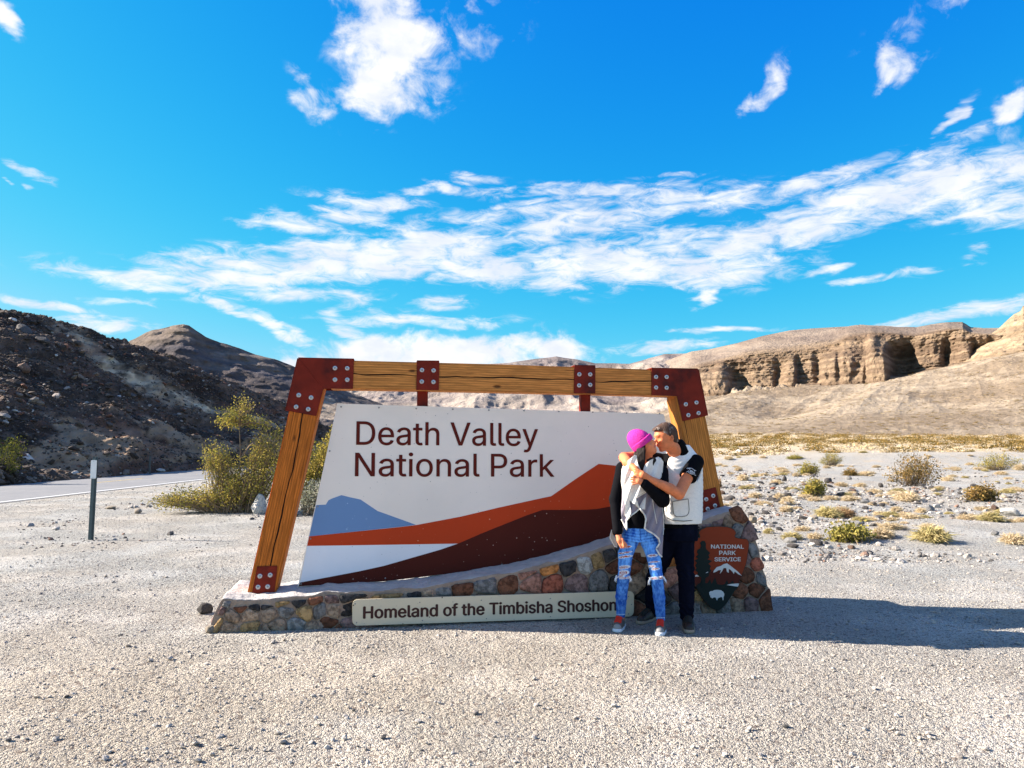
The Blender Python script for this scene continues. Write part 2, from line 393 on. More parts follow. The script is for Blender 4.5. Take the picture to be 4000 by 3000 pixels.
# ---------------- road
def strip(name, x0, x1, ys, z, m):
    vs, fs = [], []
    for i, y in enumerate(ys):
        c = float(road_cx(y)); vs += [(x0 + c, y, z), (x1 + c, y, z)]
        if i: fs.append((2 * i - 2, 2 * i - 1, 2 * i + 1, 2 * i))
    me = mesh_np(name, vs, fs, m, smooth=False); return tag(me, kind='structure')
ys = list(np.arange(-60, 150, 2.0))
asph = mat('asphalt', (0.17, 0.17, 0.175), 0.85, 0.10, 3.0, 0.4, 90, coord='Object', dirt=((0.24, 0.23, 0.22), 0.5, 0.45, 0.7, 0.5))
strip('road', ROAD_OUT, ROAD_IN, ys, 0.012, asph)
wline = mat('road_paint_white', (0.72, 0.72, 0.70), 0.7, 0.08, 12)
yline = mat('road_paint_yellow', (0.50, 0.36, 0.10), 0.7, 0.2, 6)
strip('edge_line', ROAD_IN - 0.32, ROAD_IN - 0.20, ys, 0.017, wline)
strip('far_edge_line', ROAD_OUT + 0.2, ROAD_OUT + 0.32, ys, 0.017, wline)
for i, y0 in enumerate(range(-40, 130, 12)):
    vs = []; strip('centre_line', -17.9, -17.78, [y0 + q for q in (0, 1, 2, 3, 4)], 0.017, yline)

# ---------------- hills
def hill(name, pxs, curves, nrow, disp, colfn, m, back=(0.5, 0.35), skirt=(0.85, 5.0)):
    """curves: list of (y-curve over px, distance-curve over px) from foot to crest."""
    pxs = np.asarray(pxs, float); K = len(curves)
    P = np.zeros((K, len(pxs), 3))
    for k, (yc, dc) in enumerate(curves):
        py = interp(pxs, yc); dd = interp(pxs, dc)
        v = (1500.0 - py) / FPX
        dy = math.cos(PITCH) - math.sin(PITCH) * v
        P[k, :, 0] = (pxs - 2000) / FPX / dy * dd; P[k, :, 1] = dd
        P[k, :, 2] = CAMZ + (math.sin(PITCH) + math.cos(PITCH) * v) / dy * dd
    t = np.linspace(0, K - 1, nrow)
    sk = P[0] * np.array([skirt[0], skirt[0], 1.0]) - np.array([0, 0, skirt[1]])
    k0 = np.minimum(t.astype(int), K - 2); f = (t - k0)[:, None, None]
    G = P[k0] * (1 - f) + P[k0 + 1] * f
    # back slope
    nb = 10; cr = G[-1]
    out = cr.copy(); out[:, :2] *= (1 + back[0]); out[:, 2] = cr[:, 2] * back[1] - 1
    B = np.stack([cr * (1 - s) + out * s for s in np.linspace(0, 1, nb + 1)[1:]])
    G = np.concatenate([sk[None], G, B]); T = np.concatenate([[0.0], t, K - 1 + np.linspace(0, 1, nb + 1)[1:]])
    T2 = np.repeat(T[:, None], len(pxs), 1); PX2 = np.repeat(pxs[None, :], len(T), 0)
    G = disp(G, T2, PX2)
    col = colfn(G, T2, PX2) if colfn else None
    o = mesh_np(name, G.reshape(-1, 3), grid_faces(G.shape[0], G.shape[1]), m, cols=None if col is None else col.reshape(-1, 3))
    tag(o, kind='structure'); return o, G, T2, PX2
def lerp3(a, b, f): return np.asarray(a)[None, None, :] * (1 - f[..., None]) + np.asarray(b)[None, None, :] * f[..., None]
def mixc(c, b, f): return c * (1 - f[..., None]) + np.asarray(b) * f[..., None]
def sstep(x, a, b):
    t = np.clip((x - a) / (b - a), 0, 1); return t * t * (3 - 2 * t)
rockm = mat('hill_rock', rough=0.95, vcol=True, var=0.16, scale=1.3, bump=1.0, bscale=1.6, bdist=0.5, detail=10, spec=0.1)
rockm_far = mat('far_rock', rough=0.95, vcol=True, var=0.16, scale=0.9, bump=1.0, bscale=0.8, bdist=1.2, detail=10, spec=0.1)

# near rubble hill left of the road
near_foot_y = [(-2400, 2170), (-1200, 2010), (-600, 1940), (0, 1897), (366, 1868), (790, 1835), (1100, 1811), (1350, 1797), (1600, 1785)]
def flatdist(c): return [(x, CAMZ * FPX / (y - 1736.0)) for x, y in c]
near_crest_y = [(-2400, 1500), (-1600, 1290), (-800, 1180), (-300, 1190), (0, 1206), (115, 1220), (240, 1251), (355, 1286), (458, 1326), (515, 1348), (573, 1364), (658, 1396), (773, 1436), (860, 1471), (973, 1516), (1117, 1574), (1250, 1640), (1350, 1700), (1600, 1780)]
near_crest_d = [(-2400, 38), (-1200, 46), (0, 60), (515, 70), (860, 78), (1117, 86), (1350, 93), (1600, 100)]
fd_ = flatdist(near_foot_y)
cut_y = [(x, interp(x, near_foot_y) - f * (interp(x, near_foot_y) - interp(x, near_crest_y))) for x, f in ((-2400, 0.12), (-600, 0.2), (0, 0.24), (400, 0.26), (800, 0.30), (1100, 0.3), (1600, 0.3))]
mid_y = [(x, interp(x, near_foot_y) - f * (interp(x, near_foot_y) - interp(x, near_crest_y))) for x, f in ((-2400, 0.6), (0, 0.66), (600, 0.62), (1100, 0.62), (1600, 0.6))]
cut_d = [(x, interp(x, fd_) + 0.13 * (interp(x, near_crest_d) - interp(x, fd_))) for x in (-2400, -1200, 0, 500, 1000, 1600)]
mid_d = [(x, interp(x, fd_) + 0.56 * (interp(x, near_crest_d) - interp(x, fd_))) for x in (-2400, -1200, 0, 500, 1000, 1600)]
def near_disp(G, T, PX):
    x, y, z = G[..., 0], G[..., 1], G[..., 2]
    amp = sstep(T, 0.0, 0.5) * (1 - 0.75 * sstep(T, 2.4, 3.0) * (1 - sstep(T, 3.0, 3.3)))
    s = x * 0.55 + z * 0.9                                    # strata coordinate: beds that dip along the slope
    n1 = fbm(x * 0.12, y * 0.07, z * 0.12, 4, 31) * 1.5
    n2 = (ridged(s * 0.55, y * 0.10, 0, 4, 37) - 0.6) * 2.2
    n3 = fbm(x * 1.1, y * 0.8, z * 1.1, 4, 41) * 0.55
    d = (n1 + n2) * amp + n3 * sstep(T, 0.05, 0.3)
    G = G.copy(); G[..., 0] += d * 0.55; G[..., 2] += d * 0.62; return G
def near_col(G, T, PX):
    x, y, z = G[..., 0], G[..., 1], G[..., 2]
    n = fbm(x * 0.25, y * 0.16, z * 0.3, 5, 51); n2 = fbm(x * 1.6, y * 1.2, z * 1.6, 4, 52)
    c = lerp3((0.052, 0.037, 0.029), (0.145, 0.10, 0.075), sstep(n + 0.5 * n2, -0.45, 0.5))
    sand = sstep(n + 0.35 * n2 + 1.15 * np.exp(-((T - 0.75) / 0.55) ** 2) * sstep(PX, -100, 350) - 0.55, -0.05, 0.25)
    c = mixc(c, (0.38, 0.27, 0.18), sand * 0.9)
    st = np.exp(-((T - interp(PX, [(0, 2.9), (300, 2.75), (500, 2.3), (900, 1.9), (1200, 1.6)])) / 0.16) ** 2) * sstep(PX, 150, 350)
    c = mixc(c, (0.55, 0.43, 0.29), np.clip(st * (0.8 + n2), 0, 1))
    red = sstep(fbm(x * 0.2, y * 0.15, z * 0.4, 4, 55), 0.22, 0.42)
    c = mixc(c, (0.19, 0.10, 0.07), red * 0.6)
    return np.clip(c * (0.9 + 0.5 * n2[..., None]), 0.02, 0.6)
pxs = np.concatenate([np.arange(-2400, -200, 14), np.arange(-200, 1600, 3.2)])
near_hill, NG, NT, NPX = hill('near_hill', pxs, [(near_foot_y, fd_), (cut_y, cut_d), (mid_y, mid_d), (near_crest_y, near_crest_d)], 230, near_disp, near_col, rockm)

# dark peak behind it
peak_y = [(200, 1500), (400, 1400), (515, 1328), (590, 1291), (640, 1280), (676, 1271), (716, 1267), (739, 1272), (770, 1292), (802, 1317), (860, 1338), (928, 1357), (1000, 1384), (1071, 1403), (1151, 1433), (1250, 1478), (1320, 1512), (1400, 1545), (1490, 1578), (1600, 1645), (1800, 1740)]
pf_y = [(200, 1745), (1800, 1760)]
def peak_disp(G, T, PX):
    x, y, z = G[..., 0], G[..., 1], G[..., 2]
    e = 1 - 0.8 * sstep(T, 1.7, 2.0) * (1 - sstep(T, 2.0, 2.3))
    lay = (np.abs(((z + 0.4 * fbm(x * .05, y * .05, 0, 3, 3)) * 0.42) % 1 - 0.5) - 0.25) * 1.6
    g = ridged(x * 0.06, y * 0.03, z * 0.02, 5, 61) * 5 - 3
    d = g * e + lay * sstep(z, 14, 18) * 1.2 + fbm(x * 0.3, y * 0.3, z * 0.3, 5, 62) * 1.6
    G = G.copy(); G[..., 1] -= d * 0.8; G[..., 0] += d * 0.4; return G
def peak_col(G, T, PX):
    x, y, z = G[..., 0], G[..., 1], G[..., 2]
    n = fbm(x * 0.08, y * 0.05, z * 0.15, 5, 63); n2 = fbm(x * .5, y * .5, z * .6, 4, 64)
    c = lerp3((0.085, 0.07, 0.066), (0.16, 0.13, 0.11), sstep(n, -0.3, 0.4))
    c = mixc(c, (0.20, 0.155, 0.12), sstep(T, 1.62, 1.85) * sstep(900 - PX, 0, 200) * 0.8)
    c = mixc(c, (0.34, 0.27, 0.20), sstep(n + 0.3 * n2 + 0.6 * np.exp(-((T - 1.1) / 0.25) ** 2), 0.35, 0.6) * 0.8)
    c = mixc(c, (0.07, 0.065, 0.075), np.exp(-((T - 1.58) / 0.06) ** 2) * 0.8)
    return np.clip(c * (0.95 + 0.5 * n2[..., None]), 0.02, 0.6)
mid = [(x, 0.5 * (interp(x, pf_y) + interp(x, peak_y))) for x in range(200, 1801, 50)]
peak_hill, *_ = hill('peak_hill', np.arange(200, 1800, 4), [(pf_y, [(200, 112), (1800, 125)]), (mid, [(200, 138), (1800, 150)]), (peak_y, [(200, 160), (700, 165), (1800, 190)])], 170, peak_disp, peak_col, rockm)

# pale badlands seen under and over the beam
bad_y = [(800, 1560), (1000, 1520), (1300, 1470), (1500, 1450), (1700, 1436), (1895, 1424), (1986, 1419), (2099, 1402), (2175, 1394), (2257, 1404), (2325, 1419), (2460, 1421), (2528, 1403), (2596, 1383), (2686, 1380), (2777, 1367), (2850, 1352), (3000, 1310), (3200, 1292), (3700, 1290), (4200, 1300)]
def bad_disp(G, T, PX):
    x, y, z = G[..., 0], G[..., 1], G[..., 2]
    e = 1 - 0.85 * sstep(T, 2.6, 3.0) * (1 - sstep(T, 3.0, 3.3))
    g = (ridged(x * 0.020 + 3, y * 0.011, 0, 5, 71, 0.55) - 0.62) * 17
    d = g * e * sstep(T, 0.1, 0.8) + fbm(x * 0.09, y * 0.09, z * 0.2, 5, 72) * 2 * e
    G = G.copy(); G[..., 2] += d * 0.45; G[..., 1] -= d * 0.8; return G
def bad_col(G, T, PX):
    x, y, z = G[..., 0], G[..., 1], G[..., 2]
    n = fbm(x * 0.02, y * 0.02, z * 0.06, 5, 73); n2 = fbm(x * .12, y * .12, z * .3, 4, 74)
    c = lerp3((0.20, 0.165, 0.155), (0.33, 0.275, 0.23), sstep(n, -0.35, 0.35))
    return np.clip(c * (0.95 + 0.45 * n2[..., None]), 0.02, 0.6)
bm1 = [(x, 1745 + (interp(x, bad_y) - 1745) * 0.45) for x in range(800, 4201, 50)]
bm2 = [(x, 1745 + (interp(x, bad_y) - 1745) * 0.78) for x in range(800, 4201, 50)]
badlands, *_ = hill('badlands', np.arange(800, 4200, 5), [([(800, 1755), (4200, 1755)], [(800, 210), (4200, 210)]), (bm1, [(800, 300), (4200, 320)]), (bm2, [(800, 380), (4200, 390)]), (bad_y, [(800, 440), (4200, 430)])], 200, bad_disp, bad_col, rockm_far)

# mesa with cliffs, right
C3 = lambda x, y: (2700 + 0.5877 * x, 1150 + 0.5877 * y)
foot_y = [(1900, 1738), (2400, 1722), (2770, 1708), (3300, 1697), (4000, 1676), (4800, 1640), (5600, 1600)]
base_y = [(1900, 1700), (2300, 1660), (2600, 1600), (2760, 1549), (2846, 1538), (3028, 1527), (3198, 1506), (3386, 1484), (3522, 1473), (3726, 1428), (4000, 1374), (4500, 1290), (5600, 1250)]
top_y = [(1900, 1690), (2300, 1640), (2600, 1540), (2690, 1450), (2729, 1428), (2800, 1410), (2906, 1381), (2982, 1371), (3076, 1365), (3170, 1351), (3258, 1333), (3317, 1307), (3405, 1292), (3458, 1292), (3581, 1301), (3640, 1290), (3699, 1277), (3760, 1276), (3793, 1291), (3900, 1300), (4200, 1290), (5600, 1180)]
sky_y = [(1900, 1690), (2300, 1600), (2500, 1470), (2600, 1410), (2700, 1373), (2780, 1362), (2880, 1340), (2980, 1312), (3082, 1291), (3170, 1283), (3346, 1273), (3400, 1276), (3458, 1281), (3581, 1283), (3699, 1267), (3760, 1267), (3793, 1286), (3900, 1284), (4200, 1275), (5600, 1150)]
bd = [(1900, 372), (2700, 335), (3200, 312), (3600, 288), (4000, 262), (5600, 190)]
butt = [(-400, 0), (0, 1), (60, 6), (170, 8), (235, 6), (262, -12), (350, -13), (385, -9), (440, -5), (500, -4), (545, -4), (570, -13), (600, -9), (640, -1), (690, 0), (706, -12), (735, -5), (800, -3), (838, -12), (850, -4), (875, 4), (955, 7), (975, 3), (1000, 8), (1150, 9), (1168, 2), (1180, 15), (1285, 17), (1305, 2), (1330, -19), (1470, -19), (1510, -11), (1600, -8), (1650, -12), (1690, -19), (1725, -10), (1800, -6), (1860, -9), (1880, -20), (2100, -18), (4000, 0)]
gx_ = np.arange(-400, 4001, 5.0); gb_ = interp(gx_, butt)
def boxf(a, w): k = np.hanning(w); return np.convolve(np.pad(a, w, mode='edge'), k / k.sum(), mode='same')[w:-w]
gt_ = boxf(gb_, 9); gm_ = boxf(np.array([gb_[max(0, i - 6):i + 7].max() for i in range(len(gb_))]), 13)
BT = list(zip(gx_, gt_)); BB = list(zip(gx_, 0.45 * gm_ + 0.55 * gt_ + 1.5))
def mesa_disp(G, T, PX):
    x, y, z = G[..., 0], G[..., 1], G[..., 2]
    cx = (PX - 2700) / 0.5877
    cliff = sstep(T, 1.0, 1.12) * (1 - sstep(T, 2.06, 2.5))
    wob = 9 * fbm(z * 0.18, cx * 0.01, 0, 3, 81) + 16 * fbm(z * 0.05, cx * 0.006, 0, 3, 80)
    tz = np.clip(T - 1, 0, 1)
    B = interp(cx + wob, BT) * tz + interp(cx + wob, BB) * (1 - tz) - 2.5
    B = B + 4 * fbm(cx * 0.008, z * 0.08, 0, 3, 90)
    wtop = sstep(tz + 0.12 * fbm(cx * 0.015, 0 * cx, 0, 2, 89), 0.35, 1.0)
    B = B * (1 - wtop) + (-6.0) * wtop
    tc_ = np.clip(T - 1, 0, 1)
    B = B - 3.2 * tc_ ** 1.5                               # walls lean back towards the top
    lay = 0.9 * (ridged(z * 0.45 + 0.3 * fbm(x * .05, y * .05, 0, 2, 5), x * 0.012, 0, 4, 82) - 0.6) * 2.2
    rough = (ridged(x * 0.05, y * 0.03, z * 0.07, 5, 83) - 0.6) * 3.0
    dc = B + lay + rough + fbm(x * 0.5, y * 0.5, z * 0.9, 4, 84) * 1.3
    tal = sstep(T, 0.05, 0.4) * (1 - sstep(T, 0.85, 1.05))
    gl = (ridged(x * 0.020 - y * 0.012, y * 0.004 + x * 0.002, 0, 5, 85) - 0.6) * 9 + fbm(x * 0.15, y * 0.1, 0, 4, 86) * 0.9
    top = sstep(T, 2.1, 2.5) * (1 - sstep(T, 2.75, 3.0) * (1 - sstep(T, 3.0, 3.3)))
    gt = (ridged(x * 0.03, y * 0.02, 0, 5, 87) - 0.6) * 10
    d = dc * cliff
    u = np.stack([x, y], -1); u = u / np.linalg.norm(u, axis=-1, keepdims=True)
    G = G.copy()
    G[..., 0] -= u[..., 0] * d; G[..., 1] -= u[..., 1] * d
    G[..., 2] -= np.clip(B + 3, 0, 30) * 0.62 * sstep(T, 0.9, 1.02) * (1 - sstep(T, 1.05, 1.6))
    G[..., 2] += tal * gl * 0.7 + top * gt * 0.45
    foot = sstep(T, 0.88, 1.0) * (1 - sstep(T, 1.0, 1.12)) * sstep(900 - cx, 0, 300) * sstep(cx, 60, 200)
    G[..., 2] += foot * np.abs(ridged(x * 0.16, y * 0.16, 0, 3, 88) - 0.45) * 6
    return G
def mesa_col(G, T, PX):
    x, y, z = G[..., 0], G[..., 1], G[..., 2]
    n = fbm(x * 0.03, y * 0.03, z * 0.08, 5, 91); n2 = fbm(x * .3, y * .3, z * .7, 4, 92); n3 = fbm(x * 0.02, y * 0.02, z * 0.9, 3, 93)
    tal = lerp3((0.235, 0.178, 0.122), (0.345, 0.275, 0.198), sstep(n + 0.4 * n2, -0.3, 0.35))
    cl = lerp3((0.15, 0.102, 0.068), (0.245, 0.175, 0.115), sstep(n3 + 0.5 * n, -0.3, 0.4))
    tp = lerp3((0.19, 0.145, 0.115), (0.28, 0.22, 0.17), sstep(n, -0.3, 0.3))
    f = sstep(T, 0.97, 1.04) * (1 - sstep(T, 2.05, 2.3)) * sstep(PX, 2600, 2760)
    g = sstep(T, 1.9, 2.3)
    c = tal * (1 - g[..., None]) + tp * g[..., None]
    c = c * (1 - f[..., None]) + cl * f[..., None]
    return np.clip(c * (0.97 + (0.18 + 0.25 * f[..., None]) * n2[..., None]), 0.02, 0.7)
def addc(c, k): return [(x, v + k) for x, v in c]
pxs = np.concatenate([np.arange(1900, 2650, 10), np.arange(2650, 4060, 2.0), np.arange(4060, 5600, 16)])
fdist = [(1900, 205), (2400, 172), (2770, 150), (4000, 150), (5600, 120)]
# resample so that the cliff gets most of the rows
def hill_rows(name, pxs, curves, rows, disp, colfn, m, skirt=(0.8, 4.0)):
    global _rows
    K = len(curves); o = None
    t = np.concatenate([np.linspace(k, k + 1, rows[k], endpoint=False) for k in range(K - 1)] + [[K - 1.0]])
    pxs = np.asarray(pxs, float); P = np.zeros((K, len(pxs), 3))
    for k, (yc, dc) in enumerate(curves):
        py = interp(pxs, yc); dd = interp(pxs, dc); v = (1500.0 - py) / FPX; dy = math.cos(PITCH) - math.sin(PITCH) * v
        P[k, :, 0] = (pxs - 2000) / FPX / dy * dd; P[k, :, 1] = dd; P[k, :, 2] = CAMZ + (math.sin(PITCH) + math.cos(PITCH) * v) / dy * dd
    k0 = np.minimum(t.astype(int), K - 2); f = (t - k0)[:, None, None]
    G = P[k0] * (1 - f) + P[k0 + 1] * f
    nb = 10; cr = G[-1]; out = cr.copy(); out[:, :2] *= 1.5; out[:, 2] = cr[:, 2] * 0.35 - 1
    B = np.stack([cr * (1 - s) + out * s for s in np.linspace(0, 1, nb + 1)[1:]])
    sk = P[0] * np.array([0.8, 0.8, 1.0]) - np.array([0, 0, 4.0])
    G = np.concatenate([sk[None], G, B]); T = np.concatenate([[0.0], t, K - 1 + np.linspace(0, 1, nb + 1)[1:]])
    T2 = np.repeat(T[:, None], len(pxs), 1); PX2 = np.repeat(pxs[None, :], len(T), 0)
    G = disp(G, T2, PX2); col = colfn(G, T2, PX2)
    o = mesh_np(name, G.reshape(-1, 3), grid_faces(G.shape[0], G.shape[1]), m, cols=col.reshape(-1, 3))
    return tag(o, kind='structure')
mesa = hill_rows('cliff_mountain', pxs, [(foot_y, fdist), (base_y, bd), (top_y, addc(bd, 8)), (sky_y, addc(bd, 75))], [110, 130, 60], mesa_disp, mesa_col, rockm_far)

# nearer yellow sandstone dome at the right edge
dome_y = [(3690, 1475), (3734, 1424), (3775, 1381), (3817, 1340), (3860, 1312), (3899, 1285), (3934, 1251), (3960, 1228), (3975, 1221), (3988, 1214), (3994, 1196), (4030, 1190), (4150, 1180), (4400, 1150), (5000, 1130), (5400, 1300)]
dome_b = [(3690, 1480), (3734, 1440), (4000, 1400), (4400, 1340), (5400, 1330)]
def dome_disp(G, T, PX):
    x, y, z = G[..., 0], G[..., 1], G[..., 2]
    e = 1 - 0.8 * sstep(T, 0.8, 1.0) * (1 - sstep(T, 1.0, 1.3))
    d = (ridged(z * 0.35, x * 0.015, 0, 4, 95) - 0.6) * 1.8 + (ridged(x * 0.12, y * 0.04, z * 0.02, 5, 96) - 0.6) * 5 + fbm(x * .5, y * .5, z * .9, 4, 97)
    d = d * e + 6 * np.sin(np.clip(T, 0, 1) * math.pi / 2)*0
    G = G.copy(); G[..., 1] -= d * 0.85; G[..., 0] -= d * 0.5; return G
def dome_col(G, T, PX):
    x, y, z = G[..., 0], G[..., 1], G[..., 2]
    n = fbm(x * 0.05, y * 0.05, z * 0.5, 5, 98); n2 = fbm(x * .4, y * .4, z * .8, 4, 99)
    return np.clip(lerp3((0.23, 0.165, 0.105), (0.35, 0.26, 0.17), sstep(n, -0.3, 0.3)) * (0.97 + 0.4 * n2[..., None]), 0, 0.8)
dome_b = [(x, interp(x, base_y) + 10) for x in range(3690, 5401, 30)]
hill('sandstone_dome', np.arange(3700, 5400, 4), [(dome_b, addc(bd, -3)), (dome_y, addc(bd, 26))], 120, dome_disp, dome_col, rockm_far, skirt=(1.01, 25.0))
# ================================================================== THE ENTRANCE SIGN
O3 = gnd(814, 2477); R3 = gnd(3020, 2387)
UD = (R3 - O3).normalized(); PSI = math.atan2(UD.y, UD.x)
WD = Vector((-UD.y, UD.x, 0))                   # backwards, away from the camera
def sp(px, py, wv=0.0):                         # picture point -> (u, z) on the plane w = wv of the sign
    a, b = ray(px, py)
    d = Vector((a, 1.0, b)); C = Vector((0, 0, CAMZ))
    k = (O3 + WD * wv - C).dot(WD) / d.dot(WD)
    P = C + d * k
    return ((P - O3).dot(UD), P.z)
def spp(pts, wv): return [sp(x, y, wv) for x, y in pts]

# --- timber
def wood_material(name, axis_rot, crack_off, crack_w, tone, seed):
    """grain runs along local X of the piece; crack is a long check near the middle."""
    m = bpy.data.materials.new(name); m.use_nodes = True; t = m.node_tree; t.nodes.clear()
    p = N(t, 'ShaderNodeBsdfPrincipled'); o = N(t, 'ShaderNodeOutputMaterial'); t.links.new(p.outputs[0], o.inputs[0])
    tcn = N(t, 'ShaderNodeTexCoord')
    v0 = MAPV(t, tcn.outputs['Object'], rot=(0, axis_rot, 0))
    v = MAPV(t, v0, loc=(seed, seed * 2, seed * 3))
    sx = N(t, 'ShaderNodeSeparateXYZ'); t.links.new(v0, sx.inputs[0])
    g1 = NOISE(t, MAPV(t, v, scale=(1.2, 14, 16)), 3.0, 6, 0.6, 0.6)
    g2 = NOISE(t, MAPV(t, v, scale=(1.0, 30, 60)), 2.2, 5, 0.6, 0.2)
    wv_ = N(t, 'ShaderNodeTexWave', wave_type='BANDS', bands_direction='Z'); t.links.new(MAPV(t, v, scale=(0.10, 1, 1)), wv_.inputs['Vector'])
    wv_.inputs['Scale'].default_value = 14; wv_.inputs['Distortion'].default_value = 5; wv_.inputs['Detail'].default_value = 3; wv_.inputs['Detail Scale'].default_value = 0.7
    col = MIX(t, RAMP(t, g1, 0.35, 0.65), tuple(c * 0.62 for c in tone) + (1,), tuple(tone) + (1,))
    col = MIX(t, MATH(t, 'MULTIPLY', RAMP(t, wv_.outputs[1], 0.55, 0.95), 0.55), col, tuple(c * 0.42 for c in tone) + (1,))
    col = MIX(t, MATH(t, 'MULTIPLY', RAMP(t, g2, 0.56, 0.70), 0.75), col, (0.055, 0.020, 0.008, 1))
    # knots
    vk = N(t, 'ShaderNodeTexVoronoi'); t.links.new(MAPV(t, v, scale=(2.3, 3, 6)), vk.inputs['Vector']); vk.inputs['Scale'].default_value = 1.0
    kn = RAMP(t, vk.outputs['Distance'], 0.05, 0.13, 1.0, 0.0)
    col = MIX(t, MATH(t, 'MULTIPLY', kn, 0.85), col, (0.045, 0.016, 0.007, 1))
    wob = MATH(t, 'MULTIPLY', MATH(t, 'SUBTRACT', NOISE(t, MAPV(t, v, scale=(1, 0, 0)), 1.2, 3, 0.5), 0.5), 0.11)
    dist = MATH(t, 'ABSOLUTE', MATH(t, 'SUBTRACT', MATH(t, 'ADD', sx.outputs[2], wob), crack_off))
    cw = MATH(t, 'MULTIPLY', RAMP(t, NOISE(t, MAPV(t, v, scale=(1, 0, 0)), 2.3, 2, 0.5), 0.3, 0.6, 0.35, 1.0), crack_w)
    ck = RAMP(t, MATH(t, 'DIVIDE', dist, cw), 0.7, 1.15, 1.0, 0.0)
    col = MIX(t, ck, col, (0.008, 0.004, 0.003, 1))
    t.links.new(col, p.inputs['Base Color']); p.inputs['Roughness'].default_value = 0.75; p.inputs['Specular IOR Level'].default_value = 0.12
    h = MATH(t, 'SUBTRACT', MATH(t, 'ADD', MATH(t, 'MULTIPLY', g1, 0.3), MATH(t, 'MULTIPLY', g2, -0.4)), MATH(t, 'ADD', MATH(t, 'MULTIPLY', ck, 2.0), kn))
    b = N(t, 'ShaderNodeBump'); b.inputs['Strength'].default_value = 0.9; b.inputs['Distance'].default_value = 0.008
    t.links.new(h, b.inputs['Height']); t.links.new(b.outputs[0], p.inputs['Normal'])
    return m
sign = empty('entrance_sign', tuple(O3), PSI)
tag(sign, 'big timber framed park entrance sign with white panel, standing on the stone base', 'sign')
PF, PB = 0.30, 0.56                             # front and back planes of the timbers
def timber(name, poly_px, axis, tone, crack_off, crack_w, seed, w0=PF, w1=PB):
    poly = spp(poly_px, w0); cu = sum(p[0] for p in poly) / len(poly); cz = sum(p[1] for p in poly) / len(poly)
    mb = MB(); mb.prism([(p[0] - cu, p[1] - cz) for p in poly], w0, w1)
    m = wood_material('weathered_timber', axis, crack_off, crack_w, tone, seed)
    o = mb.build(name, m, sign, bevel=0.008); o.location = (cu, 0, cz); return o
TON_P = (0.66, 0.185, 0.028); TON_B = (0.72, 0.285, 0.072); TON_R = (0.64, 0.24, 0.052)
# left post
lp = [(965, 2318), (1077, 2318), (1270, 1500), (1240, 1420), (1172, 1420)]
a_l = math.atan2(sp(1120, 1603, PF)[1] - sp(965, 2318, PF)[1], sp(1117, 1603, PF)[0] - sp(965, 2318, PF)[0])
timber('post', lp, a_l, TON_P, 0.0, 0.007, 1.3)
rp = [(2749, 2030), (2833, 2030), (2722, 1460), (2660, 1460), (2643, 1500)]
rp = [(2733, 2050), (2838, 2020), (2720, 1455), (2655, 1455), (2640, 1560)]
a_r = math.atan2(sp(2762, 1624, PF)[1] - sp(2833, 2000, PF)[1], sp(2762, 1624, PF)[0] - sp(2833, 2000, PF)[0])
timber('post', rp, a_r, TON_R, 0.09, 0.0045, 7.7)
# beam (front face); it stays inside the corner brackets
bp = [(1250, 1405), (1950, 1423), (2560, 1444), (2700, 1449), (2660, 1546), (2544, 1544), (1850, 1528), (1290, 1518)]
a_b = math.atan2(sp(2560, 1444, PF)[1] - sp(1250, 1405, PF)[1], sp(2560, 1444, PF)[0] - sp(1250, 1405, PF)[0])
beam = timber('beam', bp, a_b, TON_B, 0.005, 0.0065, 4.1, PF + 0.002, PB - 0.002)

# --- painted steel brackets with bolts
steel = mat('red_brown_steel', (0.18, 0.018, 0.009), 0.55, 0.22, 9, 0.25, 40, spec=0.12, dirt=((0.045, 0.010, 0.010), 5, 0.42, 0.7, 0.85), bdist=0.003)
steel_lit = mat('red_brown_steel_edge', (0.20, 0.040, 0.04), 0.5, 0.15, 12)
washer_m = mat('galvanised_washer', (0.55, 0.56, 0.58), 0.35, 0.15, 60, 0.2, 90, metal=0.7)
nut_m = mat('bolt_steel', (0.30, 0.31, 0.33), 0.25, 0.2, 60, metal=0.9)
def bolt(parent, px, py, wf):
    u, z = sp(px, py, wf)
    mb = MB(); mb.disc((0, 0, 0), 0.0225, 0.005, 18, dome=0.002); b = mb.build('bolt', washer_m, parent, smooth=False); b.location = (u, wf, z)
    m2 = MB(); m2.disc((0, -0.0072, 0), 0.0115, 0.009, 6, dome=0.004); nn = m2.build('nut', nut_m, b)
    m3 = None
    return b
PLF, TH = PF - 0.001, 0.009
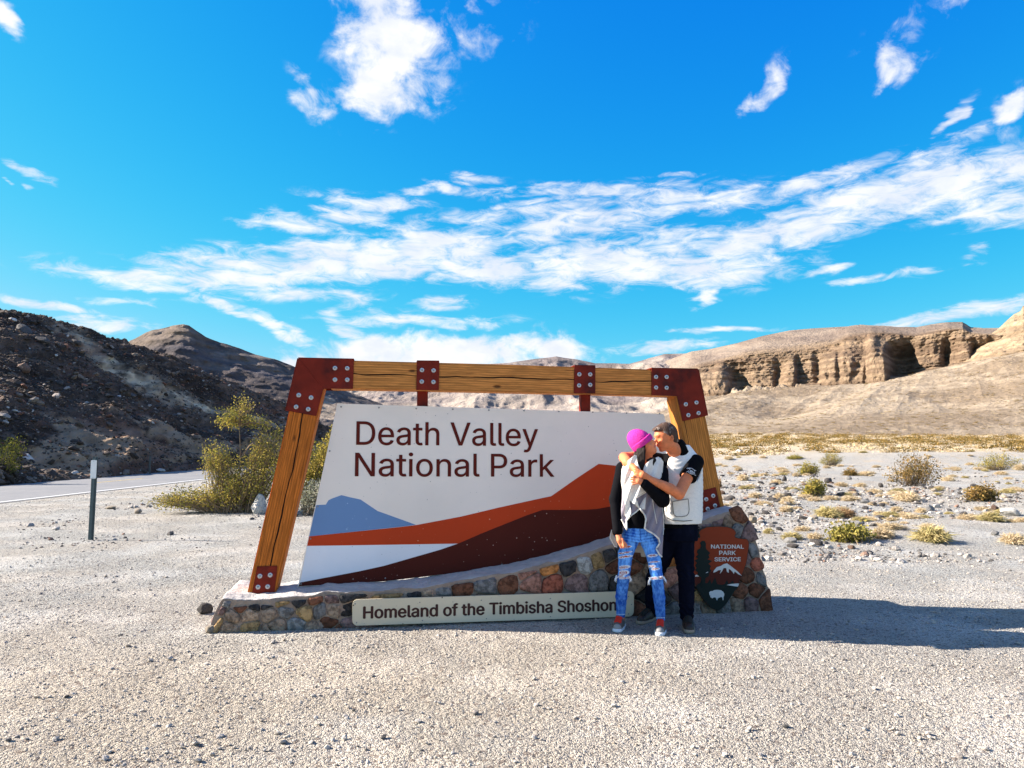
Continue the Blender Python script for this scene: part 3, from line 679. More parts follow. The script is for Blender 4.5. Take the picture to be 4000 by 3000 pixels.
def plate_bracket(name, poly_px, bolts, edges, seams=()):
    """front and back plates plus wrapped strips over the listed outer edges."""
    poly = spp(poly_px, PF); mb = MB()
    mb.prism(poly, PLF - TH, PLF)
    if edges: mb.prism(poly, PB + 0.001, PB + 0.001 + TH)
    for i in edges:
        a = Vector((poly[i][0], 0, poly[i][1])); b = Vector((poly[(i + 1) % len(poly)][0], 0, poly[(i + 1) % len(poly)][1]))
        c = Vector((sum(p[0] for p in poly) / len(poly), 0, sum(p[1] for p in poly) / len(poly)))
        nrm = Vector((-(b - a).z, 0, (b - a).x)).normalized()
        if nrm.dot(a - c) < 0: nrm = -nrm
        e = (b - a).normalized() * 0.0005
        q = [a + e, b - e, b - e + nrm * TH * 0.9, a + e + nrm * TH * 0.9]
        mb.prism([(p.x, p.z) for p in q], PLF - TH - 0.002, PB + TH + 0.003)
    o = mb.build(name, steel, sign, bevel=0.002)
    for (x, y) in bolts: bolt(o, x, y, PLF - TH)
    for s_ in seams:
        m4 = MB(); a = sp(*s_[0], PF - 0.012); b = sp(*s_[1], PF - 0.012)
        m4.tube([(a[0], PLF - TH - 0.0005, a[1]), (b[0], PLF - TH - 0.0005, b[1])], 0.004, 5); m4.build('weld_seam', steel, o)
    return o
c6 = lambda x, y: (950 + x * .4521, 1350 + y * .4521)
c7 = lambda x, y: (1850 + x * .4521, 1350 + y * .4521)
c2 = lambda x, y: (750 + x * .3918, 1900 + y * .3918)
plate_bracket('corner_bracket', [c6(475, 110), c6(958, 120), c6(948, 375), c6(695, 372), c6(632, 610), c6(370, 560)],
              [c6(793, 194), c6(899, 196), c6(793, 294), c6(899, 295), c6(480, 428), c6(586, 449), c6(457, 529), c6(562, 549)], [0, 5], [(c6(480, 115), c6(690, 365))])
plate_bracket('corner_bracket', [c7(1535, 198), c7(1937, 205), c7(2018, 605), c7(1803, 655), c7(1755, 437), c7(1535, 430)],
              [c7(1577, 271), c7(1668, 271), c7(1577, 362), c7(1668, 364), c7(1834, 507), c7(1926, 492), c7(1856, 601), c7(1944, 583)], [0, 1])
plate_bracket('strap_bracket', [c6(1500, 135), c6(1695, 137), c6(1690, 385), c6(1495, 384)], [c6(1545, 211), c6(1645, 215), c6(1543, 311), c6(1644, 314)], [0])
plate_bracket('strap_bracket', [c7(870, 175), c7(1050, 177), c7(1050, 414), c7(864, 411)], [c7(914, 248), c7(1008, 249), c7(912, 344), c7(1008, 339)], [0])
plate_bracket('foot_bracket', [c2(650, 797), c2(853, 790), c2(822, 1068), c2(598, 1072)], [c2(677, 895), c2(779, 884), c2(658, 1004), c2(754, 1000)], [])
c4 = lambda x, y: (2650 + x * .3316, 1900 + y * .3316)
plate_bracket('foot_bracket', [c4(262, 50), c4(437, 8), c4(506, 316), c4(306, 384)], [c4(328, 152), c4(410, 111), c4(346, 265), c4(432, 226)], [])
# struts hanging the panel from the beam
PN = 0.40                                       # front plane of the panel
for pts in ([c6(1505, 380), c6(1597, 380), c6(1595, 560), c6(1503, 560)], [c7(930, 400), c7(1010, 402), c7(1010, 600), c7(930, 598)]):
    mb = MB(); q = spp(pts, PN - 0.055); mb.prism(q, PN - 0.055, PN + 0.055 + 0.08); mb.prism([(a, b - 0.02) for a, b in q], PN + 0.034, PN + 0.09); 
    mb = MB(); mb.prism(q, PN + 0.034, PN + 0.135)
    q2 = spp([(x, y - 10) if False else (x, y) for x, y in pts], PN + 0.034); mb = MB(); mb.prism(q2, PN + 0.034, PN + 0.125)
    mb.build('strut', steel, sign, bevel=0.003)

# --- the painted panel
def paint(name, col, specks, amt=1.0, rough=0.45):
    m = bpy.data.materials.new(name); m.use_nodes = True; t = m.node_tree; t.nodes.clear()
    p = N(t, 'ShaderNodeBsdfPrincipled'); o = N(t, 'ShaderNodeOutputMaterial'); t.links.new(p.outputs[0], o.inputs[0])
    tcn = N(t, 'ShaderNodeTexCoord'); v = tcn.outputs['Object']
    c = MIX(t, MATH(t, 'MULTIPLY', RAMP(t, NOISE(t, v, 1.1, 5, 0.6), 0.35, 0.7), 0.35), (*col, 1), tuple(k * 0.80 for k in col) + (1,))
    vo = N(t, 'ShaderNodeTexVoronoi'); t.links.new(MAPV(t, v, rot=(0.3, 0.2, 0.4)), vo.inputs['Vector']); vo.inputs['Scale'].default_value = 26
    sx = N(t, 'ShaderNodeSeparateColor'); t.links.new(vo.outputs['Color'], sx.inputs[0])
    rad = MATH(t, 'MULTIPLY', RAMP(t, sx.outputs[0], 0.66, 1.0, 0.0, 1.0), 0.21 * amt)
    s_ = RAMP(t, MATH(t, 'SUBTRACT', vo.outputs['Distance'], rad), -0.04, 0.0, 1.0, 0.0)
    patch = RAMP(t, NOISE(t, v, 1.7, 3, 0.5), 0.38, 0.6)
    s_ = MATH(t, 'MULTIPLY', s_, patch)
    sc1 = N(t, 'ShaderNodeTexVoronoi'); t.links.new(MAPV(t, v, rot=(0, 0.8, 0), scale=(5, 1, 22)), sc1.inputs['Vector']); sc1.inputs['Scale'].default_value = 2.2
    sc2 = N(t, 'ShaderNodeSeparateColor'); t.links.new(sc1.outputs['Color'], sc2.inputs[0])
    sk = MATH(t, 'MULTIPLY', RAMP(t, sc1.outputs['Distance'], 0.03, 0.07, 1.0, 0.0), RAMP(t, sc2.outputs[1], 0.86, 0.90))
    c = MIX(t, MATH(t, 'MAXIMUM', s_, sk), c, (*specks, 1))
    t.links.new(c, p.inputs['Base Color']); p.inputs['Roughness'].default_value = 0.6; p.inputs['Specular IOR Level'].default_value = 0.12
    return m
white_p = paint('panel_white', (0.88, 0.77, 0.68), (0.25, 0.22, 0.20), 0.7)
pale_p = paint('panel_pale_blue', (0.80, 0.80, 0.84), (0.3, 0.3, 0.3), 0.6)
blue_p = paint('panel_blue', (0.155, 0.265, 0.47), (0.42, 0.55, 0.72), 1.3)
oran_p = paint('panel_orange', (0.52, 0.052, 0.012), (0.62, 0.32, 0.18), 0.9)
brow_p = paint('panel_brown', (0.080, 0.012, 0.007), (0.40, 0.27, 0.22), 0.9)
text_brown = mat('lettering_brown', (0.110, 0.014, 0.009), 0.6, 0.15, 30, spec=0.1)
edge_m = mat('panel_edge', (0.10, 0.10, 0.10), 0.4, 0.1, 20, metal=0.5)

pu = lambda pts: spp(pts, PN)
TL, TR_, BL = (1318, 1576), (2591, 1617), (1163, 2292)
bottom = [(1163, 2292), (1500, 2271), (1887, 2226), (2144, 2180), (2385, 2127), (2560, 2082), (2725, 2030)]
BRr = (2725, 2030)
outline = [TL, TR_] + bottom[::-1]
mb = MB(); mb.prism(pu(outline), PN, PN + 0.030); panel = mb.build('panel', edge_m, sign)
def layer(name, pts, k, m, th=0.002):
    mb = MB(); w0 = PN - 0.0015 - 0.0018 * k
    mb.prism(spp(pts, PN), w0 - th * 0.5, w0 + th * 0.35); return mb.build(name, m, panel)
layer('white_field', outline, 0, white_p)
brown_top = [(1173, 2275), (1400, 2232), (1500, 2210), (1629, 2173), (1720, 2147), (1792, 2122), (1880, 2084), (1972, 2047), (2060, 2012), (2118, 1992), (2286, 1991), (2330, 1988), (2385, 1978), (2480, 1955), (2600, 1915), (2700, 1870)]
def edge_x(y):                                   # right edge of the panel
    f = (y - TR_[1]) / (BRr[1] - TR_[1]); return TR_[0] + f * (BRr[0] - TR_[0])
layer('brown_hill', [(1166, 2290)] + brown_top[:-1] + [(edge_x(1880) - 1, 1880)] + [(x - (1 if i == 0 else 0), y - 1) for i, (x, y) in enumerate(bottom[::-1][:-1])], 2, brow_p)
orange_top = [(1208, 2095), (1550, 2060), (1625, 2051), (1800, 2018), (1951, 1982), (2097, 1950), (2153, 1938), (2250, 1870), (2338, 1812), (2415, 1820), (2500, 1815), (2600, 1790)]
layer('orange_ridge', [(1200, 2132)] + orange_top + [(edge_x(1780) - 1, 1780), (edge_x(1882) - 1, 1882)] + [(x, y + 1.5) for x, y in brown_top[::-1][1:] if x > 1792] + [(1792, 2123), (1550, 2127)], 1, oran_p)
layer('pale_flat', [(1200, 2133), (1550, 2128), (1792, 2124)] + [(x, y + 1) for x, y in brown_top[:6][::-1][1:]] , 1, pale_p)
layer('blue_mountain', [(1235, 1973), (1273, 1971), (1283, 1954), (1300, 1946), (1334, 1934), (1370, 1943), (1408, 1951), (1475, 1996), (1550, 2023), (1625, 2050), (1550, 2059), (1208, 2095)], 1, blue_p)
rivm = mat('rivet', (0.25, 0.24, 0.23), 0.4, 0.1, 30, metal=0.6)
for (x, y) in [c6(846, 529), c6(1173, 536), c6(1495, 544), c6(1811, 550), c6(2122, 557), c7(435, 562), c7(735, 569), c7(1029, 575), c7(1320, 582), c7(1606, 587), c6(748, 911), c2(1255, 200), c2(1182, 520), c2(1088, 972), (1505, 2258), (1960, 2205)]:
    u, z = sp(x, y, PN); mb = MB(); mb.disc((0, 0, 0), 0.0085, 0.004, 8, dome=0.002); r_ = mb.build('rivet', rivm, panel); r_.location = (u, PN - 0.006, z)

# --- lettering
import os
def load_font(*names):
    try:
        d = os.path.join(bpy.utils.resource_path('LOCAL'), 'datafiles', 'fonts')
        for n in names:
            pth = os.path.join(d, n)
            if os.path.exists(pth): return bpy.data.fonts.load(pth)
    except Exception: pass
    return None
FONT = load_font('Inter.woff2')
from mathutils.geometry import delaunay_2d_cdt
def fill_outline(me):
    """fills the glyph outlines by the non-zero rule."""
    n = len(me.vertices); P = np.array([v.co[:2] for v in me.vertices]); nxt = {}
    adj = {}
    for e in me.edges: a, b = e.vertices; adj.setdefault(a, []).append(b); adj.setdefault(b, []).append(a)
    seen = set(); loops = []
    for s0 in range(n):
        if s0 in seen or s0 not in adj: continue
        L = [s0]; seen.add(s0); cur = s0; nx = s0 + 1 if (s0 + 1) in adj[s0] else adj[s0][0]
        while nx is not None and nx not in seen:
            L.append(nx); seen.add(nx); c2_ = [q for q in adj[nx] if q not in seen]; nx = c2_[0] if c2_ else None
        loops.append(L)
    vs = []; es = []; lp_ = []
    for L in loops:
        b = len(vs); vs += [Vector((float(P[i][0]), float(P[i][1]))) for i in L]; m_ = len(L); es += [(b + i, b + (i + 1) % m_) for i in range(m_)]; lp_.append(P[L])
    ov, oe, of, *_ = delaunay_2d_cdt(vs, es, [], 0, 1e-6)
    O = np.array([[v[0], v[1]] for v in ov]); T = [tuple(f) for f in of]
    C = np.array([O[list(f)].mean(0) for f in T]); W = np.zeros(len(T))
    for Q in lp_:
        A, B = Q, np.roll(Q, -1, 0)
        for a, b in zip(A, B):
            up = (a[1] <= C[:, 1]) & (b[1] > C[:, 1]); dn = (a[1] > C[:, 1]) & (b[1] <= C[:, 1])
            cr = (b[0] - a[0]) * (C[:, 1] - a[1]) - (C[:, 0] - a[0]) * (b[1] - a[1])
            W += (up & (cr > 0)).astype(float) - (dn & (cr < 0)).astype(float)
    keep = [t for t, w_ in zip(T, W) if abs(w_) > 0.5]
    return keep, np.concatenate([O, np.zeros((len(O), 1))], 1)
def text_mesh(name, s, fit, wv, m, parent, depth=0.0015, bold=0.0, track=1.0, sx=None, shear=None):
    """fit = (left px, top px at left, baseline px at left, right px, baseline px at right), cap height from top to baseline."""
    cu = bpy.data.curves.new(name, 'FONT'); cu.body = s
    if FONT: cu.font = FONT
    cu.size = 1.0; cu.space_character = track; cu.extrude = 0.0; cu.resolution_u = 4; cu.fill_mode = 'NONE'
    to = bpy.data.objects.new('tmp', cu); sc.collection.objects.link(to)
    dg = bpy.context.evaluated_depsgraph_get(); dg.update()
    me = bpy.data.meshes.new_from_object(to.evaluated_get(dg))
    fac, co2 = fill_outline(me)
    co = co2
    bpy.data.objects.remove(to)
    lx, ty, by, rx, by2 = fit
    a = sp(lx, by, wv); b = sp(rx, by2, wv); tp = sp(lx, ty, wv)
    xmin, xmax = co[:, 0].min(), co[:, 0].max(); cap = co[np.abs(co[:, 0] - xmin) < 0.25 * 1][:, 1].max() if len(co) else 1
    fx = (co[:, 0] - xmin) / (xmax - xmin); fy = co[:, 1] / cap
    U = a[0] + (b[0] - a[0]) * fx + fy * (tp[0] - a[0]) * 0
    Z = a[1] + (b[1] - a[1]) * fx + fy * (tp[1] - a[1])
    n = len(co)
    # give the letters a real thickness: front, back and rim
    V = np.concatenate([np.stack([U, np.full(n, wv - depth), Z], -1), np.stack([U, np.full(n, wv), Z], -1)])
    bme = bpy.data.meshes.new(name); cap_h = tp[1] - a[1]; e = bold * cap_h
    offs = [(0, 0, 0)] + ([(e, 0, 1), (-e, 0, 2), (0, e * .6, 3), (0, -e * .6, 4)] if bold else [])
    av, af = [], []
    for (ox, oz, q) in offs:
        b0 = len(av); av += [(v[0] + ox, v[1] + q * 0.00012, v[2] + oz) for v in V[:n]]; af += [tuple(b0 + i for i in f) for f in fac]
    bme.from_pydata(av, [], af)
    bm = bmesh.new(); bm.from_mesh(bme)
    bmesh.ops.recalc_face_normals(bm, faces=bm.faces)
    r = bmesh.ops.extrude_face_region(bm, geom=bm.faces[:])
    for v in [g for g in r['geom'] if isinstance(g, bmesh.types.BMVert)]: v.co.y += depth
    bmesh.ops.recalc_face_normals(bm, faces=bm.faces)
    bm.to_mesh(bme); bm.free(); bme.materials.append(m)
    o = bpy.data.objects.new(name, bme); sc.collection.objects.link(o); o.parent = parent
    return o
LW = PN - 0.005
text_mesh('lettering', 'Death Valley', (1392, 1646, 1737, 2101, 1742), LW, text_brown, panel, bold=0.012)
text_mesh('lettering', 'National Park', (1387, 1769, 1860, 2165, 1862), LW, text_brown, panel, bold=0.012)
# pale scratched patch inside the o
u0, z0 = sp(*c6(1572, 1050), LW)

# ================================================================== STONE BASE
base = empty('stone_base', tuple(O3), PSI)
tag(base, 'low mortared fieldstone base wall that carries the park entrance sign', 'wall')
mortar = mat('mortar', (0.36, 0.265, 0.20), 0.95, 0.22, 14, 1.0, 30, bdist=0.02, dirt=((0.30, 0.22, 0.18), 3, 0.4, 0.65, 0.6))
capm = mat('mortar_cap', (0.44, 0.41, 0.385), 0.95, 0.18, 10, 1.0, 18, bdist=0.03)
c3 = lambda x, y: (1500 + x * .4295, 1950 + y * .4295)
FW = 0.04
top_front = [c2(300, 1115), c2(340, 1112), c2(600, 1140), c2(800, 1125), c2(1000, 1098), c2(1340, 1058), c2(1510, 1048), c3(0, 832), c3(400, 792), c3(800, 722), c3(1220, 650), c3(1590, 558), c3(2000, 440), (2450, 2112), (2560, 2082), (2640, 2064), (2733, 2040), (2790, 2016), (2849, 1996), (2880, 1985)]
tf = spp(top_front, FW)
left_edge = spp([c2(110, 1500), c2(180, 1400), c2(215, 1290)], FW)
right_edge = spp([c4(745, 300), c4(800, 400), c4(830, 450), c4(880, 530), c4(905, 620), c4(955, 760), c4(965, 860), c4(985, 960), c4(1030, 1060), c4(1045, 1170), c4(1100, 1240), c4(1110, 1480)], FW)
body_poly = [(left_edge[0][0], -0.05)] + left_edge + tf + right_edge + [(right_edge[-1][0], -0.05)]
def poly_area_pts(poly, step):
    xs = [p[0] for p in poly]; zs = [p[1] for p in poly]
    return min(xs), max(xs), min(zs), max(zs)
def top_z(u):
    return float(np.interp(u, [p[0] for p in tf], [p[1] for p in tf]))
# body: a grid wrapped over front, top and back so that the surface can be rough
U0, U1 = left_edge[0][0], right_edge[-1][0]
lr = left_edge[::-1]
def prof_z(u):                                   # outline height of the wall at u
    pts = left_edge + tf + right_edge
    us = [p[0] for p in pts]; zs = [p[1] for p in pts]
    for i in range(1, len(us)): us[i] = max(us[i], us[i - 1] + 1e-4)
    return np.interp(u, us, zs)
nu, nf_, nt = 420, 26, 22
uu = np.linspace(U0, U1, nu); zt = prof_z(uu)
BKW = 0.80
rows = []
for k in range(nf_): f = k / (nf_ - 1); rows.append(np.stack([uu, np.full(nu, FW), -0.05 + (zt + 0.05) * f], -1))
bulge = lambda f: 0.012 * math.sin(f * math.pi) 
for k in range(1, nt + 1): f = k / nt; rows.append(np.stack([uu, np.full(nu, FW + (BKW - FW) * f), zt + 0.01 * f + bulge(f)], -1))
for k in range(1, 9): f = k / 8; rows.append(np.stack([uu, np.full(nu, BKW), (zt + 0.03) * (1 - f) - 0.05 * f], -1))
Gb = np.stack(rows)
nz = fbm(Gb[..., 0] * 6, Gb[..., 1] * 6, Gb[..., 2] * 6, 4, 201)
isf = (np.arange(len(rows)) < nf_)[:, None]
Gb[..., 1] += np.where(isf, nz * 0.012, 0)
tp_ = (np.arange(len(rows)) >= nf_ - 1)[:, None] & (np.arange(len(rows)) < nf_ + nt)[:, None]
Gb[..., 2] += np.where(tp_, nz * 0.022, 0)
Vb = Gb.reshape(-1, 3); Fb = grid_faces(len(rows), nu)[:, ::-1]
# closed ends
endl = [r * nu for r in range(len(rows))]; endr = [r * nu + nu - 1 for r in range(len(rows))]
fl = [tuple(f) for f in Fb] + [tuple(endl), tuple(endr[::-1])]
bo = mesh_np('mortar_body', Vb, fl, mortar, base)
bo.data.materials.append(capm)
mi = [0] * len(bo.data.polygons)
for i in range(len(Fb)):
    r = i // (nu - 1)
    if nf_ - 1 <= r < nf_ + nt - 1: mi[i] = 1
bo.data.polygons.foreach_set('material_index', mi)

# stones: one mesh object per stone, cells round hand-placed centres
STC = {'r': (0.42, 0.13, 0.08), 'p': (0.52, 0.25, 0.18), 'k': (0.060, 0.055, 0.055), 'g': (0.22, 0.205, 0.195), 'b': (0.20, 0.085, 0.050), 't': (0.44, 0.28, 0.13), 'o': (0.55, 0.22, 0.07), 'l': (0.42, 0.41, 0.39), 'v': (0.26, 0.165, 0.15), 'n': (0.38, 0.265, 0.185)}
def stone_mat(k):
    c = STC[k]
    return mat('stone_' + k, c, 0.9, 0.32, 14, 1.0, 32, objrand=0.25, dirt=(tuple(x * 0.45 for x in c), 26, 0.45, 0.60, 0.85), bdist=0.02, spec=0.1)
SM = {k: stone_mat(k) for k in STC}
S2 = lambda L: [(*c2(x, y), k) for x, y, k in L]
S3 = lambda L: [(*c3(x, y), k) for x, y, k in L]
S4 = lambda L: [(*c4(x, y), k) for x, y, k in L]
seeds = S2([(265, 1225, 'v'), (235, 1360, 't'), (305, 1130, 'g'), (470, 1190, 'b'), (625, 1155, 'k'), (735, 1150, 'k'), (900, 1135, 't'), (385, 1300, 'n'), (350, 1410, 'n'), (580, 1290, 'n'), (765, 1280, 'n'),
            (590, 1420, 't'), (840, 1400, 'n'), (925, 1230, 'g'), (1065, 1120, 'k'), (1220, 1120, 'b'), (1125, 1265, 't'), (1050, 1390, 'l'), (1275, 1240, 'g'), (1410, 1120, 'v'), (1400, 1240, 'n'), (1350, 1370, 'b'), (1555, 1240, 'k'), (1520, 1090, 'k'), (1580, 1370, 'v'),
            (1200, 1450, 'n'), (720, 1470, 'n'), (1450, 1480, 'b')]) + \
        S3([(100, 850, 't'), (290, 830, 'k'), (390, 800, 'n'), (520, 810, 'g'), (705, 790, 'b'), (925, 765, 'g'), (1135, 740, 'b'), (1300, 640, 'p'), (1340, 750, 'p'), (1510, 610, 'o'), (1540, 760, 'r'), (1680, 610, 'k'), (1755, 765, 'v'), (1835, 585, 'l'), (1945, 545, 't'), (1975, 740, 'g'), (2060, 510, 'k'), (2110, 620, 'b'), (2130, 760, 'k'),
            (150, 960, 'n'), (500, 960, 'g'), (900, 960, 'n'), (1300, 960, 'v'), (1700, 960, 'g'), (2000, 960, 'n')]) + \
        [(2430, 2150, 'k'), (2465, 2215, 'b'), (2490, 2280, 'n'), (2500, 2160, 'b'), (2530, 2330, 'k'), (2500, 2390, 'b'), (2560, 2240, 'n'), (2610, 2180, 'o'), (2620, 2260, 'p'), (2600, 2350, 'k'), (2620, 2380, 'g'), (2650, 2310, 'v'), (2560, 2130, 'n'), (2660, 2130, 'k'), (2700, 2100, 'n'), (2700, 2200, 'v'), (2690, 2300, 'n')] + \
        S4([(205, 490, 'k'), (240, 590, 't'), (480, 400, 'v'), (710, 370, 'b'), (690, 500, 'g'), (600, 430, 'n'), (845, 550, 'v'), (900, 760, 'g'), (950, 925, 'r'), (840, 1060, 'b'), (1000, 1080, 'g'), (740, 1250, 'b'), (930, 1230, 'b'), (1050, 1350, 'b'), (870, 1390, 'v'), (700, 1410, 'n'), (570, 1440, 'g'), (230, 1310, 't'), (330, 1430, 'n'), (210, 1430, 'g'), (790, 820, 'v'), (560, 600, 'n'), (400, 900, 'n'), (500, 1200, 'n'), (330, 380, 'v')])
pts2 = [(*sp(x, y, 0.01), k) for x, y, k in seeds]
pts2 = [(u, min(z, float(prof_z(u)) - 0.034) if tf[0][0] < u < tf[-1][0] else z, k) for u, z, k in pts2]
def clip(poly, a, b, c):                          # keep a*x + b*y <= c
    out = []
    for i in range(len(poly)):
        p, q = poly[i], poly[(i + 1) % len(poly)]
        dp, dq = a * p[0] + b * p[1] - c, a * q[0] + b * q[1] - c
        if dp <= 0: out.append(p)
        if dp * dq < 0:
            t = dp / (dp - dq); out.append((p[0] + t * (q[0] - p[0]), p[1] + t * (q[1] - p[1])))
    return out
def resample(poly, n):
    P = [Vector((p[0], p[1])) for p in poly]; L = [0]
    for i in range(len(P)): L.append(L[-1] + (P[(i + 1) % len(P)] - P[i]).length)
    out = []
    for k in range(n):
        d = L[-1] * k / n
        for i in range(len(P)):
            if L[i + 1] >= d: break
        f = (d - L[i]) / max(1e-9, L[i + 1] - L[i]); out.append(P[i].lerp(P[(i + 1) % len(P)], f))
    return out
def make_stone(cell, key, parent, w_face, outw, gap=0.004, seed=0, wfun=None):
    c = Vector((sum(p[0] for p in cell) / len(cell), sum(p[1] for p in cell) / len(cell)))
    R_ = resample(cell, 16)
    R_ = [(R_[i - 1] + R_[i] * 6 + R_[(i + 1) % 16]) / 8 for i in range(16)]
    rr_ = random.Random(seed)
    ph = rr_.uniform(0, 6)
    ring = []
    for i, p in enumerate(R_):
        d = p - c; L = d.length
        k = max(0.3, (L - gap) / L) * (1 + 0.05 * math.sin(3 * i / 16 * 6.28 + ph) + rr_.uniform(-0.06, 0.05)); ring.append(c + d * k)
    size = math.sqrt(abs(sum(R_[i].x * R_[(i + 1) % 16].y - R_[(i + 1) % 16].x * R_[i].y for i in range(16)) / 2))
    h = min(0.040, 0.014 + 0.09 * size) * rr_.uniform(0.7, 1.3)
    vs, fs = [], []
    tilt = (rr_.uniform(-0.12, 0.12), rr_.uniform(-0.12, 0.12))
    for s_, hh in ((1.0, -0.03), (0.99, 0.45), (0.93, 0.90), (0.5, 1.0)):
        for p in ring:
            q = c + (p - c) * s_; bump_ = rr_.uniform(-0.004, 0.004)
            out = h * hh + ((q - c).x * tilt[0] + (q - c).y * tilt[1] if hh > 0.3 else 0) + bump_
            vs.append((q.x, w_face - out, q.y))
    vs.append((c.x, w_face - h * 1.03, c.y)); n = 16
    for r in range(3):
        for i in range(n): fs.append((r * n + i, r * n + (i + 1) % n, (r + 1) * n + (i + 1) % n, (r + 1) * n + i))
    for i in range(n): fs.append((3 * n + i, 3 * n + (i + 1) % n, 4 * n))
    if wfun: vs = [wfun(v) for v in vs]
    mb = MB(); mb.add(vs, fs); return mb.build('stone', SM[key], parent, smooth=True)
def in_zone(u, z):                                # hidden wholly behind the two boards: left out
    return False
for i, (u, z, k) in enumerate(pts2):
    cell = [(u - 0.34, z - 0.26), (u + 0.34, z - 0.26), (u + 0.34, z + 0.26), (u - 0.34, z + 0.26)]
    for j, (a, b, _) in enumerate(pts2):
        if j == i or abs(a - u) > 0.8 or abs(b - z) > 0.7: continue
        dx, dz = a - u, b - z
        cell = clip(cell, dx, dz, (a * a + b * b - u * u - z * z) / 2)
        if len(cell) < 3: break
    if len(cell) < 3: continue
    # keep inside the wall: below the cap, above the ground, within the sloping ends
    zt_ = float(prof_z(u)); cell = clip(cell, 0, -1, 0.03)
    sl = (float(prof_z(u + 0.1)) - float(prof_z(u - 0.1))) / 0.2
    inset = 0.016 if u > right_edge[0][0] - 0.4 else 0.004
    if tf[0][0] + 0.02 < u < tf[-1][0] - 0.02:
        if z > zt_ - 0.01: continue
        Ln = math.hypot(1, sl); cell = clip(cell, -sl / Ln, 1 / Ln, (-sl * u + zt_) / Ln - inset)
        if len(cell) < 3: continue
    for q in range(len(body_poly) - 2):
        A, B = body_poly[q], body_poly[q + 1]
        ex, ez = B[0] - A[0], B[1] - A[1]; L = math.hypot(ex, ez)
        if L < 0.02: continue
        mx, mz = (A[0] + B[0]) / 2, (A[1] + B[1]) / 2
        if math.hypot(mx - u, mz - z) > 0.42: continue
        nx, nz_ = -ez / L, ex / L                 # outline runs clockwise: outside is to the left
        off = 0.03 if u > right_edge[0][0] - 0.12 else -0.022
        if (u - A[0]) * nx + (z - A[1]) * nz_ < off + 0.02:
            cell = clip(cell, nx, nz_, nx * A[0] + nz_ * A[1] + off)
        if len(cell) < 3: break
    if len(cell) < 3: continue
    make_stone(cell, k, base, FW + 0.004, 0, seed=i)
# stones on the two sloping ends
def end_stones(edge, sgn, seed):
    rr_ = random.Random(seed)
    n = 0
    for zc in np.arange(0.06, max(p[1] for p in edge) - 0.04, 0.17):
        for wc in np.arange(FW + 0.12, BKW - 0.05, 0.2):
            ue = float(np.interp(zc, sorted([p[1] for p in edge]), [p[0] for p in sorted(edge, key=lambda p: p[1])]))
            a, b = 0.082 + rr_.uniform(-0.01, 0.01), 0.07
            cell = [(wc + a * math.cos(t) * rr_.uniform(0.9, 1.12), zc + b * math.sin(t) * rr_.uniform(0.9, 1.12)) for t in np.linspace(0, 6.283, 9)[:-1]]
            make_stone(cell, rr_.choice('vbngkr'), base, 0, 0, gap=0.004, seed=seed * 50 + n, wfun=lambda v, ue=ue: (ue - sgn * (v[1]) - sgn * 0.01, v[0], v[2])); n += 1
end_stones(right_edge[3:], 1, 5)
end_stones(left_edge, -1, 9)

# ================================================================== NAME BOARD AND ARROWHEAD ON THE WALL
board = empty('name_board', tuple(O3), PSI)
tag(board, 'long cream board with dark brown lettering fixed low on the front of the stone base', 'sign')
NW = -0.045
cream = paint('cream_board', (0.68, 0.58, 0.42), (0.10, 0.07, 0.05), 0.9)
q = spp([(1376, 2342), (2477, 2309), (2476, 2408), (1376, 2445)], NW)
def rounded(q, r, n=6):
    out = []
    for i in range(4):
        p = Vector(q[i]); a = (Vector(q[i - 1]) - p).normalized(); b = (Vector(q[(i + 1) % 4]) - p).normalized()
        for k in range(n + 1):
            t = k / n; s0 = p + a * r * (1 - t) ** 2 + b * r * t ** 2; out.append((s0.x, s0.y))
    return out
mb = MB(); mb.prism(rounded(q, 0.055), NW, NW + 0.012); face = mb.build('board_face', cream, board, bevel=0.0015)
dark_t = mat('lettering_dark', (0.045, 0.012, 0.010), 0.5, 0.1, 30)
LFX = (1420, 2370, 2416, 2441, 2383)
text_mesh('lettering', 'Homeland of the Timbisha Shoshone', LFX, NW - 0.0008, dark_t, face, bold=0.055, depth=0.0015)
for (x, y) in [c2(1627, 1172), (1640, 2353), (1880, 2345), (2150, 2338), (2455, 2330), (2467, 2361), (1393, 2432), (1650, 2424), (1900, 2417), (2150, 2409), (2455, 2398)]:
    u, z = sp(x, y, NW); mb = MB(); mb.disc((0, 0, 0), 0.006, 0.003, 8, dome=0.002); r_ = mb.build('screw', rivm, face); r_.location = (u, NW, z)
for sx_ in (1500, 1950, 2350):
    u, z = sp(sx_, 2380, NW); mb = MB(); mb.box(u - 0.02, u + 0.02, NW + 0.0125, FW - 0.002, z - 0.02, z + 0.02); mb.build('standoff', steel, board)

arrow = empty('arrowhead_emblem', tuple(O3), PSI)
tag(arrow, 'red-brown arrowhead shaped park service emblem on the right end of the stone base', 'emblem')
AW = -0.03
aout = [(480, 468), (400, 470), (330, 476), (285, 497), (250, 520), (237, 550), (250, 575), (250, 602), (225, 606), (160, 592), (120, 588), (95, 640), (88, 720), (95, 830), (110, 920), (150, 1040), (190, 1150), (240, 1245), (310, 1355), (380, 1430), (440, 1458), (470, 1466), (510, 1440), (560, 1390), (640, 1270), (690, 1180), (720, 1120), (745, 1060), (770, 1000), (800, 915), (815, 840), (822, 780), (834, 700), (832, 650), (812, 622), (790, 614), (745, 612), (700, 606), (672, 598), (666, 580), (680, 560), (678, 535), (655, 505), (620, 487), (580, 475)]
ar_edge = mat('emblem_edge', (0.03, 0.025, 0.02), 0.5, 0.1, 20)
ar_red = paint('emblem_red', (0.25, 0.040, 0.014), (0.12, 0.03, 0.02), 0.35)
